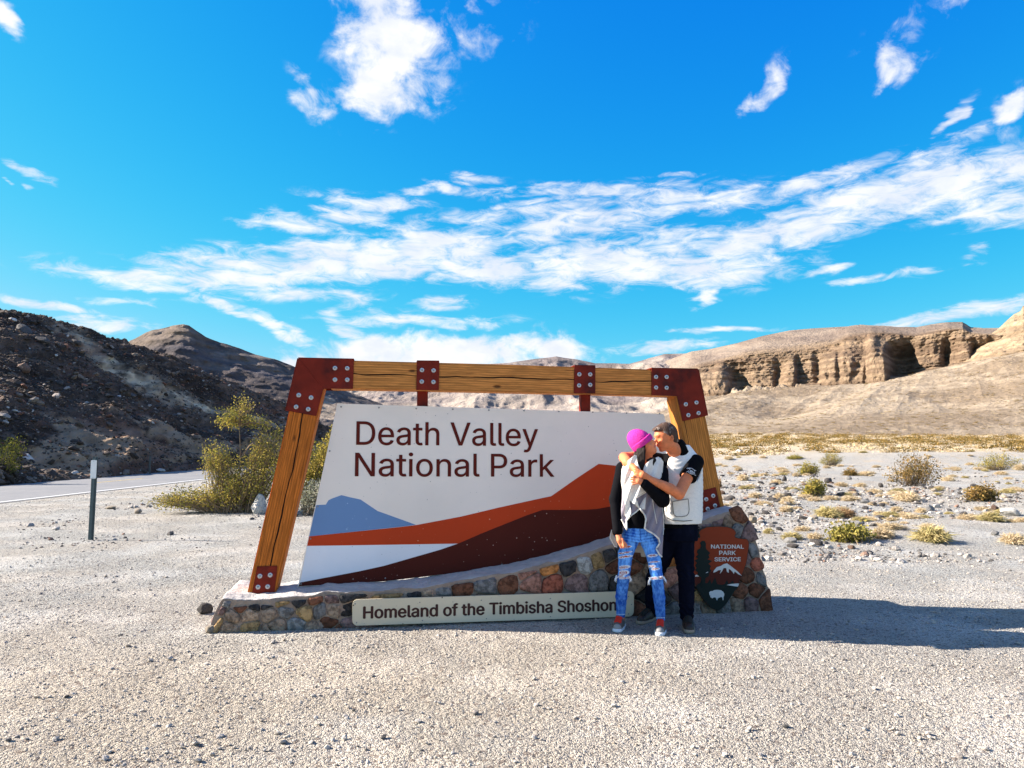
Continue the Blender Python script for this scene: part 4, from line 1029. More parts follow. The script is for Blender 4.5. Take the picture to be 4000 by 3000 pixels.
ar_brown = paint('emblem_brown', (0.09, 0.018, 0.012), (0.06, 0.02, 0.02), 0.3)
ar_dark = paint('emblem_dark_green', (0.012, 0.020, 0.018), (0.03, 0.03, 0.03), 0.3)
ar_white = mat('emblem_white', (0.62, 0.62, 0.60), 0.5, 0.06, 30)
def apoly(pts): return spp([c4(x, y) for x, y in pts], AW)
P0 = apoly(aout); mb = MB(); mb.prism(P0, AW + 0.001, AW + 0.03); ab = mb.build('emblem_back', ar_edge, arrow)
def alayer(name, pts, k, m):
    mb = MB(); mb.prism(apoly(pts), AW - 0.0016 * k - 0.0012, AW - 0.0016 * k + 0.0005); return mb.build(name, m, ab)
cA = (460, 900)
def shrink(pts, d):
    out = []
    for i in range(len(pts)):
        a, b, c = Vector(pts[i - 1]), Vector(pts[i]), Vector(pts[(i + 1) % len(pts)])
        t = (c - a).normalized(); out.append(tuple(b + Vector((t.y, -t.x)) * d))
    return out
ain = shrink(aout, 7)
alayer('red_field', ain, 0, ar_red)
def clip_in(pts):
    return pts
lowx = [p for p in ain if p[1] > 1045]
mount_top = [(150, 1062), (205, 1045), (300, 1020), (400, 1000), (440, 960), (500, 930), (565, 905), (620, 945), (680, 990), (745, 1052)]
low_r = [p for p in ain if p[1] > 1055 and p[0] > 460]; low_l = [p for p in ain if p[1] > 1055 and p[0] <= 470]
alayer('mountain', mount_top + low_r[::-1] + low_l[::-1] if False else mount_top + sorted(low_r, key=lambda p: p[1]) + sorted(low_l, key=lambda p: -p[1]), 1, ar_brown)
fl_top = [(205, 1180), (225, 1150), (250, 1140), (270, 1100), (290, 1140), (340, 1140), (370, 1095), (390, 1150), (410, 1110), (430, 1070), (455, 1150), (520, 1160), (545, 1150), (570, 1100), (590, 1150), (640, 1110), (660, 1150), (700, 1178)]
low_r2 = [p for p in ain if p[1] > 1178 and p[0] > 460]; low_l2 = [p for p in ain if p[1] > 1180 and p[0] <= 470]
alayer('forest_floor', fl_top + sorted(low_r2, key=lambda p: p[1]) + sorted(low_l2, key=lambda p: -p[1]), 2, ar_dark)
alayer('snow_cap', [(408, 1015), (415, 990), (450, 950), (500, 935), (530, 915), (570, 905), (600, 925), (650, 965), (700, 1005), (745, 1052), (705, 1035), (660, 1000), (650, 1030), (635, 1005), (610, 980), (590, 970), (590, 1018), (570, 1005), (560, 960), (530, 960), (510, 1000), (485, 1028), (500, 985), (470, 985), (440, 1005)], 3, ar_white)
alayer('lake', [(565, 1160), (620, 1148), (700, 1142), (712, 1144), (698, 1180), (640, 1172)], 3, ar_white)
alayer('snow_patch', [(150, 1062), (182, 1060), (210, 1040), (240, 1046), (240, 1060)], 3, ar_white)
alayer('snow_patch', [(315, 1018), (345, 1002), (345, 1012), (320, 1020)], 5, ar_white)
alayer('bison', [(360, 1250), (375, 1232), (398, 1232), (420, 1220), (460, 1217), (500, 1222), (525, 1240), (538, 1268), (535, 1290), (528, 1300), (527, 1338), (517, 1338), (517, 1310), (500, 1300), (470, 1312), (458, 1322), (455, 1340), (447, 1338), (443, 1318), (430, 1305), (408, 1308), (398, 1318), (385, 1308), (375, 1305), (372, 1285), (364, 1278)], 3, ar_white)
rt = random.Random(3)
tr_pts = []
prof = [(640, 18), (665, 32), (700, 22), (730, 30), (745, 60), (775, 78), (800, 60), (830, 80), (850, 60), (870, 100), (900, 62), (930, 90), (960, 70), (985, 96), (1010, 60), (1045, 70), (1070, 18)]
Lp = [(285 - w_ - rt.uniform(-8, 8), y) for y, w_ in prof]; Rp = [(292 + w_ * 0.95 + rt.uniform(-10, 10), y + 8) for y, w_ in prof]
alayer('pine', [(275, 640), (305, 642)] + Rp[1:] + [(312, 1180), (268, 1180)] + Lp[::-1][:-1], 4, ar_dark)
def atext(s, x0, ty, by, x1, by2, bold):
    text_mesh('lettering', s, (*c4(x0, ty), c4(x0, by)[1], *c4(x1, by2)), AW - 0.0045, ar_white, ab, bold=bold)
atext('NATIONAL', 386, 686, 731, 770, 732, 0.04)
atext('PARK', 482, 759, 806, 673, 806, 0.04)
atext('SERVICE', 427, 836, 882, 733, 880, 0.04)
# ================================================================== ROCKS, PLANTS, GRAVEL
def blob_rock(seed, sub=2, flat=0.7, cuts=7):
    r_ = random.Random(seed); bm = bmesh.new(); bmesh.ops.create_icosphere(bm, subdivisions=sub, radius=1.0)
    pl = []
    for _ in range(cuts):
        n = Vector((r_.gauss(0, 1), r_.gauss(0, 1), r_.gauss(0, 1))).normalized(); pl.append((n, r_.uniform(0.55, 0.85)))
    for v in bm.verts:
        for n, d in pl:
            k = v.co.dot(n)
            if k > d: v.co -= n * (k - d) * 0.92
        v.co += Vector((r_.uniform(-1, 1), r_.uniform(-1, 1), r_.uniform(-1, 1))) * (0.05 if sub < 3 else 0.02)
        v.co.z *= flat; v.co.x *= 1.15
    me = bpy.data.meshes.new('rock'); bm.to_mesh(me); bm.free(); return me
def rock_material(name, stops, rough=0.9, scale=6, bump=0.5):
    """stops: (position, colour) picked by the random number of each stone."""
    m = bpy.data.materials.new(name); m.use_nodes = True; t = m.node_tree; t.nodes.clear()
    p = N(t, 'ShaderNodeBsdfPrincipled'); o = N(t, 'ShaderNodeOutputMaterial'); t.links.new(p.outputs[0], o.inputs[0])
    oi = N(t, 'ShaderNodeObjectInfo'); cr = N(t, 'ShaderNodeValToRGB'); t.links.new(oi.outputs['Random'], cr.inputs[0])
    cr.color_ramp.interpolation = 'CONSTANT'
    e = cr.color_ramp.elements
    while len(e) < len(stops): e.new(0.5)
    for el_, (ps, c) in zip(e, stops): el_.position = ps; el_.color = (*c, 1)
    tcn = N(t, 'ShaderNodeTexCoord')
    n = NOISE(t, tcn.outputs['Object'], scale, 5, 0.6)
    k = MATH(t, 'ADD', MATH(t, 'MULTIPLY', MATH(t, 'SUBTRACT', n, 0.5), 1.3), 1.0)
    s_ = N(t, 'ShaderNodeVectorMath', operation='SCALE'); t.links.new(cr.outputs[0], s_.inputs[0]); t.links.new(k, s_.inputs[3])
    t.links.new(s_.outputs[0], p.inputs['Base Color']); p.inputs['Roughness'].default_value = rough; p.inputs['Specular IOR Level'].default_value = 0.2
    b = N(t, 'ShaderNodeBump'); b.inputs['Strength'].default_value = bump; b.inputs['Distance'].default_value = 0.05
    t.links.new(n, b.inputs['Height']); t.links.new(b.outputs[0], p.inputs['Normal'])
    return m
peb_m = rock_material('pebbles', [(0, (0.46, 0.41, 0.36)), (0.3, (0.38, 0.345, 0.31)), (0.55, (0.52, 0.46, 0.39)), (0.78, (0.40, 0.33, 0.26)), (0.90, (0.20, 0.18, 0.165)), (0.97, (0.09, 0.085, 0.08))], scale=2)
wash_m = rock_material('wash_stones', [(0, (0.42, 0.38, 0.34)), (0.25, (0.30, 0.27, 0.24)), (0.45, (0.19, 0.17, 0.155)), (0.62, (0.09, 0.083, 0.078)), (0.86, (0.24, 0.15, 0.11)), (0.95, (0.50, 0.46, 0.42))], scale=3)
hill_m = rock_material('hill_stones', [(0, (0.055, 0.042, 0.035)), (0.42, (0.10, 0.075, 0.060)), (0.74, (0.17, 0.13, 0.10)), (0.88, (0.17, 0.080, 0.052)), (0.95, (0.28, 0.24, 0.21)), (0.985, (0.45, 0.41, 0.37))], scale=3)
def coll_of(meshes, m, nm):
    c = bpy.data.collections.new(nm)
    for i, me in enumerate(meshes):
        me.materials.clear(); me.materials.append(m); o = bpy.data.objects.new('%s_%02d' % (nm, i), me); c.objects.link(o)
    return c
def scatter(name, pts, scl, rot, coll, nvar, seed=0):
    me = bpy.data.meshes.new(name); n = len(pts)
    me.vertices.add(n); me.vertices.foreach_set('co', np.asarray(pts, dtype=np.float32).ravel())
    for nm, arr in (('scl', scl), ('rot', rot)):
        a = me.attributes.new(nm, 'FLOAT_VECTOR', 'POINT'); a.data.foreach_set('vector', np.asarray(arr, dtype=np.float32).ravel())
    a = me.attributes.new('idx', 'INT', 'POINT'); a.data.foreach_set('value', np.random.default_rng(seed).integers(0, nvar, n).astype(np.int32))
    o = bpy.data.objects.new(name, me); sc.collection.objects.link(o)
    ng = bpy.data.node_groups.new(name, 'GeometryNodeTree')
    ng.interface.new_socket('Geometry', in_out='INPUT', socket_type='NodeSocketGeometry'); ng.interface.new_socket('Geometry', in_out='OUTPUT', socket_type='NodeSocketGeometry')
    gi = ng.nodes.new('NodeGroupInput'); go = ng.nodes.new('NodeGroupOutput')
    ci = ng.nodes.new('GeometryNodeCollectionInfo'); ci.inputs[0].default_value = coll; ci.inputs['Separate Children'].default_value = True; ci.inputs['Reset Children'].default_value = True
    ip = ng.nodes.new('GeometryNodeInstanceOnPoints'); ip.inputs['Pick Instance'].default_value = True
    def attr(nm, typ):
        a = ng.nodes.new('GeometryNodeInputNamedAttribute'); a.data_type = typ; a.inputs[0].default_value = nm; return a.outputs[0]
    ng.links.new(gi.outputs[0], ip.inputs['Points']); ng.links.new(ci.outputs[0], ip.inputs['Instance'])
    ng.links.new(attr('idx', 'INT'), ip.inputs['Instance Index'])
    e2r = ng.nodes.new('FunctionNodeEulerToRotation'); ng.links.new(attr('rot', 'FLOAT_VECTOR'), e2r.inputs[0]); ng.links.new(e2r.outputs[0], ip.inputs['Rotation'])
    ng.links.new(attr('scl', 'FLOAT_VECTOR'), ip.inputs['Scale']); ng.links.new(ip.outputs[0], go.inputs[0])
    md = o.modifiers.new('scatter', 'NODES'); md.node_group = ng
    tag(o, kind='stuff'); return o
def rot_rand(n, r): return np.stack([r.uniform(-.5, .5, n), r.uniform(-.5, .5, n), r.uniform(0, 6.28, n)], -1)
def on_base(x, y):                                # footprint of the stone base
    dx, dy = x - O3.x, y - O3.y
    u = dx * UD.x + dy * UD.y; w_ = dx * WD.x + dy * WD.y
    return (u > -0.1) & (u < U1 + 0.15) & (w_ > 0.0) & (w_ < BKW + 0.05)
pebs = []
for i in range(6):
    me = blob_rock(100 + i, 1, 0.65, 5); pebs.append(me)
pc = coll_of(pebs, peb_m, 'pebble_kinds')
def fan(n, y0, y1, r, a0=-0.76, a1=0.76, power=1.0):
    y = (r.uniform(y0 ** (2 - power), y1 ** (2 - power), n)) ** (1 / (2 - power)) if power != 2 else y0 * (y1 / y0) ** r.uniform(0, 1, n)
    return y * r.uniform(a0, a1, n), y
r1 = np.random.default_rng(11)
X1, Y1 = fan(95000, 3.3, 9.5, r1, power=1.0); X2, Y2 = fan(60000, 9.5, 30, r1, power=1.3)
X = np.concatenate([X1, X2]); Y = np.concatenate([Y1, Y2])
dens = fbm(X * 0.8, Y * 1.1, 0, 4, 301)
keep = (r1.uniform(-0.40, 0.55, len(X)) < dens) & ~on_base(X, Y) & ~((X < ROAD_IN + 0.1) & (X > ROAD_OUT))
X, Y = X[keep], Y[keep]
size = np.minimum(0.0036 * np.exp(r1.normal(0, 0.45, len(X))) * np.maximum(1, Y / 8), 0.016)
Zg = ground_z(X, Y) + np.clip((16 - np.hypot(X, Y)) / 8, 0, 1) * ((0.009 + 0.011 * np.clip((0.5 - X) / 2.5, 0, 1)) * (ridged(X * 3.2 + 0.6 * Y, Y * 6.5, 0, 4, 5) - 0.6) + 0.005 * fbm(X * 17, Y * 17, 0, 3, 8))
S = size[:, None] * np.ones((1, 3))
gravel = scatter('gravel', np.stack([X, Y, Zg + size * 0.25], -1), S, rot_rand(len(X), r1), pc, 6, 3)
X, Y = fan(16000, 3.3, 11, r1, power=1.0); keep = (r1.uniform(-0.5, 0.6, len(X)) < fbm(X * 0.9, Y * 1.4, 0, 4, 333)) & ~on_base(X, Y); X, Y = X[keep], Y[keep]
size = np.minimum(0.0072 * np.exp(r1.normal(0, 0.35, len(X))), 0.017)
clod_m = rock_material('clods', [(0, (0.52, 0.465, 0.40)), (0.35, (0.46, 0.41, 0.35)), (0.7, (0.50, 0.43, 0.35)), (0.95, (0.26, 0.23, 0.20))], scale=3)
cc_ = coll_of([blob_rock(150 + i, 1, 0.7, 5) for i in range(5)], clod_m, 'clod_kinds')
scatter('gravel_clods', np.stack([X, Y, ground_z(X, Y) + size * 0.3], -1), size[:, None] * np.ones((1, 3)), rot_rand(len(X), r1), cc_, 5, 8)
X, Y = fan(420, 3.4, 12, r1); ok = ~on_base(X, Y) & (np.hypot(X - 1.5, Y - 6.5) > 0.8); X, Y = X[ok], Y[ok]
size = r1.uniform(0.010, 0.024, len(X))
scatter('loose_gravel', np.stack([X, Y, ground_z(X, Y) + size * 0.3], -1), size[:, None] * np.ones((1, 3)), rot_rand(len(X), r1), pc, 6, 5)

# hillside rubble: on the surface of the near hill
rks = [blob_rock(200 + i, 1, 0.7, 6) for i in range(6)]
hc = coll_of(rks, hill_m, 'hill_stone_kinds')
flatG = NG[1:-10, :, :]; nr_, nc_ = flatG.shape[:2]
fT = NT[1:-10]; fP = NPX[1:-10]
r2 = np.random.default_rng(21)
n = 46000
ii = r2.uniform(0, nr_ - 1.001, n); jj = nc_ * 0.12 + r2.uniform(0, 1, n) * (nc_ * 0.88 - 1.001)
i0, j0 = ii.astype(int), jj.astype(int); fi, fj = (ii - i0)[:, None], (jj - j0)[:, None]
Pp = flatG[i0, j0] * (1 - fi) * (1 - fj) + flatG[i0 + 1, j0] * fi * (1 - fj) + flatG[i0, j0 + 1] * (1 - fi) * fj + flatG[i0 + 1, j0 + 1] * fi * fj
Tt, Pt = fT[i0, j0], fP[i0, j0]
dn = fbm(Pp[:, 0] * 0.25, Pp[:, 1] * 0.16, Pp[:, 2] * 0.3, 5, 51)
st = np.abs(Tt - np.interp(Pt, [0, 300, 500, 900, 1200], [2.9, 2.75, 2.3, 1.9, 1.6])) < 0.13
pr = np.where(Tt < 1.25, 0.22 + 0.5 * (Pt < 150), 0.85) * np.where(st & (Pt > 200), 0.15, 1) * np.where(dn > 0.15, 0.55, 1)
keep = r2.uniform(0, 1, n) < pr
Pp, Tt = Pp[keep], Tt[keep]
size = 0.040 * np.exp(r2.exponential(0.44, len(Pp))); size = np.minimum(size, 0.30)
hs = scatter('hillside_rubble', Pp + np.array([0, 0, 0.02]), size[:, None] * np.array([[1.15, 0.9, 0.8]]), rot_rand(len(Pp), r2) * np.array([1.5, 1.5, 1]), hc, 6, 9)

def rock_thing(px, py, wpx, hpx, col, label, seed, group=None, dist=None, name='rock', sub=3, cat='rock', sink=0.25, ang=None):
    """a stone whose foot stands at (px, py) in the picture and that spans wpx by hpx there."""
    g = gnd(px, py) if dist is None else at(px, py, dist)
    zg = float(ground_z(g.x, g.y)) if dist is None else g.z
    k = g.y / FPX
    me = blob_rock(seed, sub, 1.0, 9); m = ROCKM[col]; me.materials.append(m)
    if sub >= 3: me.polygons.foreach_set('use_smooth', [False] * len(me.polygons))
    o = bpy.data.objects.new(name, me); sc.collection.objects.link(o)
    sx_, sz_ = wpx * k / 2 / 1.15, hpx * k / 2
    o.scale = (sx_, sx_ * 0.85, sz_ * 1.15); o.location = (g.x, g.y + sx_ * 0.4, zg + sz_ * (1 - sink)); o.rotation_euler = (0, 0, random.Random(seed).uniform(-0.5, 0.5) if ang is None else ang)
    tag(o, label, cat, group); return o
ROCKM = {'white': mat('rock_white', (0.58, 0.55, 0.50), 0.9, 0.2, 4, 0.8, 8, bdist=0.08, dirt=((0.22, 0.20, 0.18), 3.0, 0.5, 0.7, 0.7)),
         'dark': mat('rock_dark', (0.085, 0.075, 0.070), 0.9, 0.25, 4, 0.8, 8, bdist=0.08),
         'brown': mat('rock_brown', (0.17, 0.105, 0.075), 0.9, 0.25, 4, 0.8, 8, bdist=0.08),
         'red': mat('rock_red', (0.36, 0.14, 0.085), 0.9, 0.2, 4, 0.8, 8, bdist=0.08),
         'tan': mat('rock_tan', (0.40, 0.33, 0.25), 0.9, 0.2, 4, 0.8, 8, bdist=0.08, dirt=((0.16, 0.13, 0.10), 3.0, 0.5, 0.7, 0.6)),
         'grey': mat('rock_grey', (0.26, 0.25, 0.24), 0.9, 0.25, 4, 0.8, 8, bdist=0.08)}
rock_thing(1004, 2020, 70, 82, 'white', 'pale pitted boulder beside the left sign post, at the edge of the big bush', 401, sub=3, name='boulder', cat='boulder')
rock_thing(790, 2400, 72, 44, 'dark', 'dark flat stone lying on gravel just left of the stone base', 402, ang=0.1)
rock_thing(826, 2474, 64, 32, 'tan', 'small tan stone leaning on the left foot of the stone base', 403, ang=0.6)
c8 = lambda x, y: (2750 + .5651 * x, 1650 + .5651 * y)
for (x, y, w_, h_, c, lab, sd_) in [(338, 718, 66, 68, 'tan', 'tan and dark split boulder in the gravel right of the stone base', 410), (400, 716, 62, 24, 'white', 'low white stone next to the split tan boulder', 411),
        (2140, 645, 150, 66, 'white', 'large pale boulder on the far right of the wash', 412), (2018, 605, 70, 58, 'brown', 'purple brown boulder left of the large pale boulder', 413), (1940, 592, 60, 30, 'brown', 'low brown rock beside the purple brown boulder', 414),
        (1790, 684, 80, 30, 'red', 'flat reddish rock in front of a small dark rock', 415), (1800, 660, 56, 36, 'dark', 'small dark rock just behind the flat reddish rock', 416), (560, 432, 44, 44, 'dark', 'black angular rock in the wash near the right post', 417),
        (870, 442, 66, 44, 'dark', 'dark rock cluster stone between two green creosotes', 418), (1010, 424, 50, 30, 'grey', 'grey rock behind the straw tufts in mid wash', 419), (1228, 470, 40, 34, 'dark', 'dark rock left of the tall creosote', 420), (1180, 604, 44, 30, 'dark', 'left one of three dark rocks beside the brown dry bush', 421),
        (1238, 606, 46, 30, 'dark', 'middle one of three dark rocks beside the brown dry bush', 422), (1300, 598, 40, 28, 'grey', 'right, greyer one of three rocks beside the brown dry bush', 423), (1260, 582, 56, 20, 'tan', 'tan slab among the three dark rocks', 424), (1040, 552, 40, 30, 'red', 'small dark red rock above the large olive bush', 425),
        (1870, 450, 54, 34, 'dark', 'dark rock right of the tall creosote shadow', 426), (2076, 610, 40, 40, 'grey', 'grey rock wedged between purple brown and pale boulders', 427), (250, 272, 60, 26, 'white', 'white stone at the edge of the gravel bank near the post', 428), (640, 548, 60, 26, 'white', 'bleached flat stone among straw tufts in the wash', 429),
        (480, 490, 40, 20, 'red', 'small red stone between two straw tufts', 430), (1570, 620, 84, 44, 'grey', 'light grey flat rock in the middle right wash', 431), (1600, 500, 50, 26, 'tan', 'tan rock in the shadow of the tall creosote', 432), (2020, 800, 60, 32, 'grey', 'grey stone beside the pale straw bush at the right edge', 433)]:
    px, py = c8(x, y); rock_thing(px, py, w_ * .5651, h_ * .5651, c, lab, sd_, sub=2 if w_ < 100 else 3)
# white and pale stones by the road side left
for (x, y, w_, h_, c, lab, sd_) in [(535, 2008, 46, 20, 'tan', 'pink tan stone under the left end of the big bush', 440), (430, 1990, 50, 14, 'tan', 'flat tan stone on the soil bank near the marker post', 441)]:
    rock_thing(x, y, w_, h_, c, lab, sd_, sub=2)
# boulders on the hillside
hb = [(50, 1250, 60, 30, 'white'), (95, 1295, 110, 50, 'dark'), (170, 1340, 80, 42, 'dark'), (180, 1318, 60, 16, 'white'), (300, 1340, 60, 30, 'dark'), (222, 1392, 26, 20, 'white'), (90, 1445, 75, 55, 'brown'), (430, 1392, 40, 26, 'dark'), (330, 1508, 36, 18, 'red'), (235, 1500, 44, 28, 'dark'),
      (30, 1592, 30, 16, 'white'), (132, 1640, 30, 12, 'white'), (520, 1545, 60, 14, 'dark'), (690, 1630, 50, 28, 'dark'), (600, 1652, 24, 14, 'white'), (820, 1690, 40, 20, 'dark'), (410, 1375, 34, 24, 'dark'), (190, 1290, 40, 22, 'dark'), (205, 1302, 30, 14, 'white'), (560, 1600, 30, 16, 'brown'), (110, 1545, 34, 20, 'dark'), (280, 1590, 34, 18, 'brown'), (395, 1600, 28, 14, 'grey'), (250, 1455, 24, 14, 'grey')]
flatPX = np.array(fP); 
# locate each on the slope: the surface point whose picture position is nearest
GG = flatG.reshape(-1, 3); dy_ = GG[:, 1]; cz = GG[:, 2] - CAMZ
cy_ = dy_ * math.cos(PITCH) + cz * math.sin(PITCH); cup = -dy_ * math.sin(PITCH) + cz * math.cos(PITCH)
PXs = 2000 + FPX * GG[:, 0] / cy_; PYs = 1500 - FPX * cup / cy_
COLN = {'white': 'bleached white', 'dark': 'dark', 'brown': 'brown', 'red': 'rusty red', 'grey': 'grey'}
for q, (px, py, w_, h_, c) in enumerate(hb):
    i = int(np.argmin((PXs - px) ** 2 + (PYs - py) ** 2)); P = GG[i]; k = P[1] / FPX * (0.5 if c in ('white', 'grey') else 0.75)
    me = blob_rock(500 + q, 2, 1.0, 9); me.materials.append(ROCKM[c]); o = bpy.data.objects.new('boulder', me); sc.collection.objects.link(o)
    o.location = (P[0], P[1], P[2] + h_ * k * 0.2); o.scale = (w_ * k / 2, w_ * k / 2.2, h_ * k / 1.8); o.rotation_euler = (0, 0.45, random.uniform(-0.4, 0.4))
    tag(o, '%s boulder on the dark rubble hillside across the road' % COLN[c], 'boulder', '%s boulders on the hillside' % COLN[c])

# wash: stones as stuff, the larger ones singly
wk = [blob_rock(300 + i, 1, 0.7, 6) for i in range(6)]
wc = coll_of(wk, wash_m, 'wash_stone_kinds')
r3 = np.random.default_rng(31)
n = 24000; Yw = 10.5 * (58 / 10.5) ** r3.uniform(0, 1, n); Xw = r3.uniform(0.26, 0.78, n) * Yw
bandn = fbm(Xw * 0.22, Yw * 0.30, 0, 4, 321) + 0.55 * np.exp(-((Yw - 24) / 7) ** 2) + 0.25 * np.exp(-((Yw - 17) / 3) ** 2) * (Xw > 6)
keep = bandn > r3.uniform(0.0, 0.95, n); Xw, Yw = Xw[keep], Yw[keep]
size = np.minimum(0.013 * np.exp(r3.exponential(0.42, len(Xw))) * (0.7 + Yw / 40), 0.075)
scatter('wash_stones', np.stack([Xw, Yw, ground_z(Xw, Yw) + size * 0.2], -1), size[:, None] * np.ones((1, 3)), rot_rand(len(Xw), r3), wc, 6, 12)
Xl = r3.uniform(-0.66, -0.22, 5000); Yl = 12 * (60 / 12) ** r3.uniform(0, 1, 5000); Xl = Xl * Yl
keep = (Xl > ROAD_IN + 0.3) & (fbm(Xl * 0.4, Yl * 0.4, 0, 4, 77) > r3.uniform(-0.2, 0.8, 5000)); Xl, Yl = Xl[keep], Yl[keep]
size = np.minimum(0.014 * np.exp(r3.exponential(0.4, len(Xl))) * (0.7 + Yl / 30), 0.08)
scatter('verge_stones', np.stack([Xl, Yl, ground_z(Xl, Yl) + size * 0.2], -1), size[:, None] * np.ones((1, 3)), rot_rand(len(Xl), r3), wc, 6, 13)
n1 = 0
kinds = [blob_rock(350 + i, 2, 0.8, 7) for i in range(6)]
while n1 < 170:
    Yq = 12 * (50 / 12) ** r3.uniform(0, 1); Xq = r3.uniform(0.28, 0.72) * Yq
    if float(fbm(Xq * 0.22, Yq * 0.30, 0, 4, 321)) + 0.6 * math.exp(-((Yq - 25) / 6) ** 2) < r3.uniform(0.0, 0.8): continue
    c = r3.choice(['dark', 'grey', 'brown', 'tan', 'white'], p=[0.42, 0.2, 0.14, 0.16, 0.08]); me = kinds[int(r3.integers(0, 6))].copy() if n1 < 30 else None
    if me is not None: me.materials.append(ROCKM[c]); kinds.append(me); me['c'] = c
    else:
        cand = [k for k in kinds[6:] if k['c'] == c] or kinds[6:]; me = cand[int(r3.integers(0, len(cand)))]; c = me['c']
    o = bpy.data.objects.new('rock', me); sc.collection.objects.link(o)
    s_ = r3.uniform(0.05, 0.14); o.scale = (s_, s_ * r3.uniform(0.7, 1), s_ * r3.uniform(0.6, 0.9)); o.rotation_euler = (r3.uniform(-.2, .2), r3.uniform(-.2, .2), r3.uniform(0, 6))
    o.location = (Xq, Yq, float(ground_z(Xq, Yq)) + s_ * 0.3)
    nm = {'dark': 'dark', 'grey': 'grey', 'brown': 'brown', 'tan': 'tan', 'white': 'white'}[c]
    tag(o, '%s fist to head sized stone scattered in the wash right of the sign' % nm, 'rock', '%s stones scattered in the wash' % nm); n1 += 1

# ---------------- plants
leafm = bpy.data.materials.new('leaf'); leafm.use_nodes = True
def leaf_material():
    t = leafm.node_tree; t.nodes.clear()
    o = N(t, 'ShaderNodeOutputMaterial'); a = N(t, 'ShaderNodeAttribute', attribute_name='col')
    d = N(t, 'ShaderNodeBsdfDiffuse'); tr = N(t, 'ShaderNodeBsdfTranslucent'); mx = N(t, 'ShaderNodeMixShader'); mx.inputs[0].default_value = 0.3
    t.links.new(a.outputs[0], d.inputs[0]); t.links.new(a.outputs[0], tr.inputs[0]); t.links.new(d.outputs[0], mx.inputs[1]); t.links.new(tr.outputs[0], mx.inputs[2]); t.links.new(mx.outputs[0], o.inputs[0])
leaf_material()
stemm = mat('stem', (0.24, 0.17, 0.11), 0.9, 0.2, 10)
def bezier(a, b, bend, n=6):
    m_ = (a + b) / 2 + bend
    return [a * (1 - t) ** 2 + m_ * 2 * t * (1 - t) + b * t ** 2 for t in [i / (n - 1) for i in range(n)]]
def plant_meshes(tips, foots, r_, leaf, lsize, nleaf, cols, stem_r=0.008, spread=0.10, stem_n=3, droop=0.1):
    sm = MB(); lv, lf, lc = [], [], []
    for (tp, ft) in zip(tips, foots):
        L = (tp - ft).length
        pts = bezier(ft, tp, Vector((r_.uniform(-.1, .1), r_.uniform(-.1, .1), r_.uniform(0.0, .18))) * L, 6)
        sm.tube(pts, [stem_r * (1 - 0.8 * i / 5) for i in range(6)], stem_n)
        base_c = r_.choice(cols)
        for q in range(nleaf):
            f = 1 - abs(r_.gauss(0, 0.28)) if leaf != 'all' else r_.uniform(0.1, 1)
            f = max(0.25, f); k = min(4.999, f * 5); i = int(k); p = pts[i].lerp(pts[i + 1], k - i)
            p = p + Vector((r_.gauss(0, spread), r_.gauss(0, spread), r_.gauss(0, spread * 0.8)))
            s_ = lsize * r_.uniform(0.6, 1.3)
            a = Vector((r_.gauss(0, 1), r_.gauss(0, 1), r_.gauss(0, 1))).normalized() * s_; b = a.cross(Vector((r_.gauss(0, 1), r_.gauss(0, 1), r_.gauss(0, 1)))).normalized() * s_ * 0.55
            n0 = len(lv); lv += [p - a * 0.5, p + b * 0.5, p + a * 0.5, p - b * 0.5]; lf.append((n0, n0 + 1, n0 + 2, n0 + 3))
            k = r_.uniform(0.7, 1.3); lc += [[c * k for c in base_c]] * 4
    return sm, lv, lf, lc
GREENS = [(0.33, 0.28, 0.055), (0.22, 0.205, 0.045), (0.44, 0.34, 0.075), (0.12, 0.125, 0.035), (0.44, 0.33, 0.09)]
OLIVE = [(0.27, 0.165, 0.05), (0.18, 0.125, 0.04), (0.38, 0.24, 0.08), (0.13, 0.10, 0.035)]
STRAW = [(0.62, 0.50, 0.33), (0.54, 0.43, 0.27), (0.70, 0.58, 0.40), (0.46, 0.35, 0.20)]
def bush_from_lobes(name, lobes, foot, dist, seed, label, cat='bush', cols=GREENS, per=60, nleaf=36, lsize=0.032, trunk=None, dspread=0.8, stem_r=0.009):
    r_ = random.Random(seed); root_p = gnd(*foot) if dist is None else at(foot[0], foot[1], dist)
    Y0 = root_p.y; root_p.z = float(ground_z(root_p.x, root_p.y)) - 0.02
    tips, foots = [], []
    for (x, y, rx, ry, wgt) in lobes:
        for _ in range(int(per * wgt)):
            while True:
                a, b, c = r_.uniform(-1, 1), r_.uniform(-1, 1), r_.uniform(-1, 1)
                if a * a + b * b + c * c < 1: break
            p = at(x + a * rx, y + b * ry, Y0 + c * max(0.3, rx / FPX * Y0 * dspread))
            p.z = max(p.z, root_p.z + 0.08)
            if trunk and y + ry < 1680:
                tips.append(p - root_p); foots.append(at(934 + r_.uniform(-8, 8), 1668 - r_.uniform(0, 18), Y0) - root_p); continue
            tips.append(p - root_p); foots.append(Vector((r_.gauss(0, 0.16) + (p.x - root_p.x) * 0.28, r_.gauss(0, 0.12) + (p.y - root_p.y) * 0.2, 0)))
    sm, lv, lf, lc = plant_meshes(tips, foots, r_, 'tip', lsize, nleaf, cols, stem_r, 0.075)
    if trunk:
        for tr in trunk: sm.tube([at(x, y, Y0) - root_p for x, y in tr], [0.018 * (1 - 0.55 * i / (len(tr) - 1)) for i in range(len(tr))], 5)
    e = empty(name, tuple(root_p)); tag(e, label, cat)
    sm.build('stems', stemm, e, fixn=False)
    mesh_np('foliage', lv, lf, leafm, e, smooth=False, cols=lc); return e
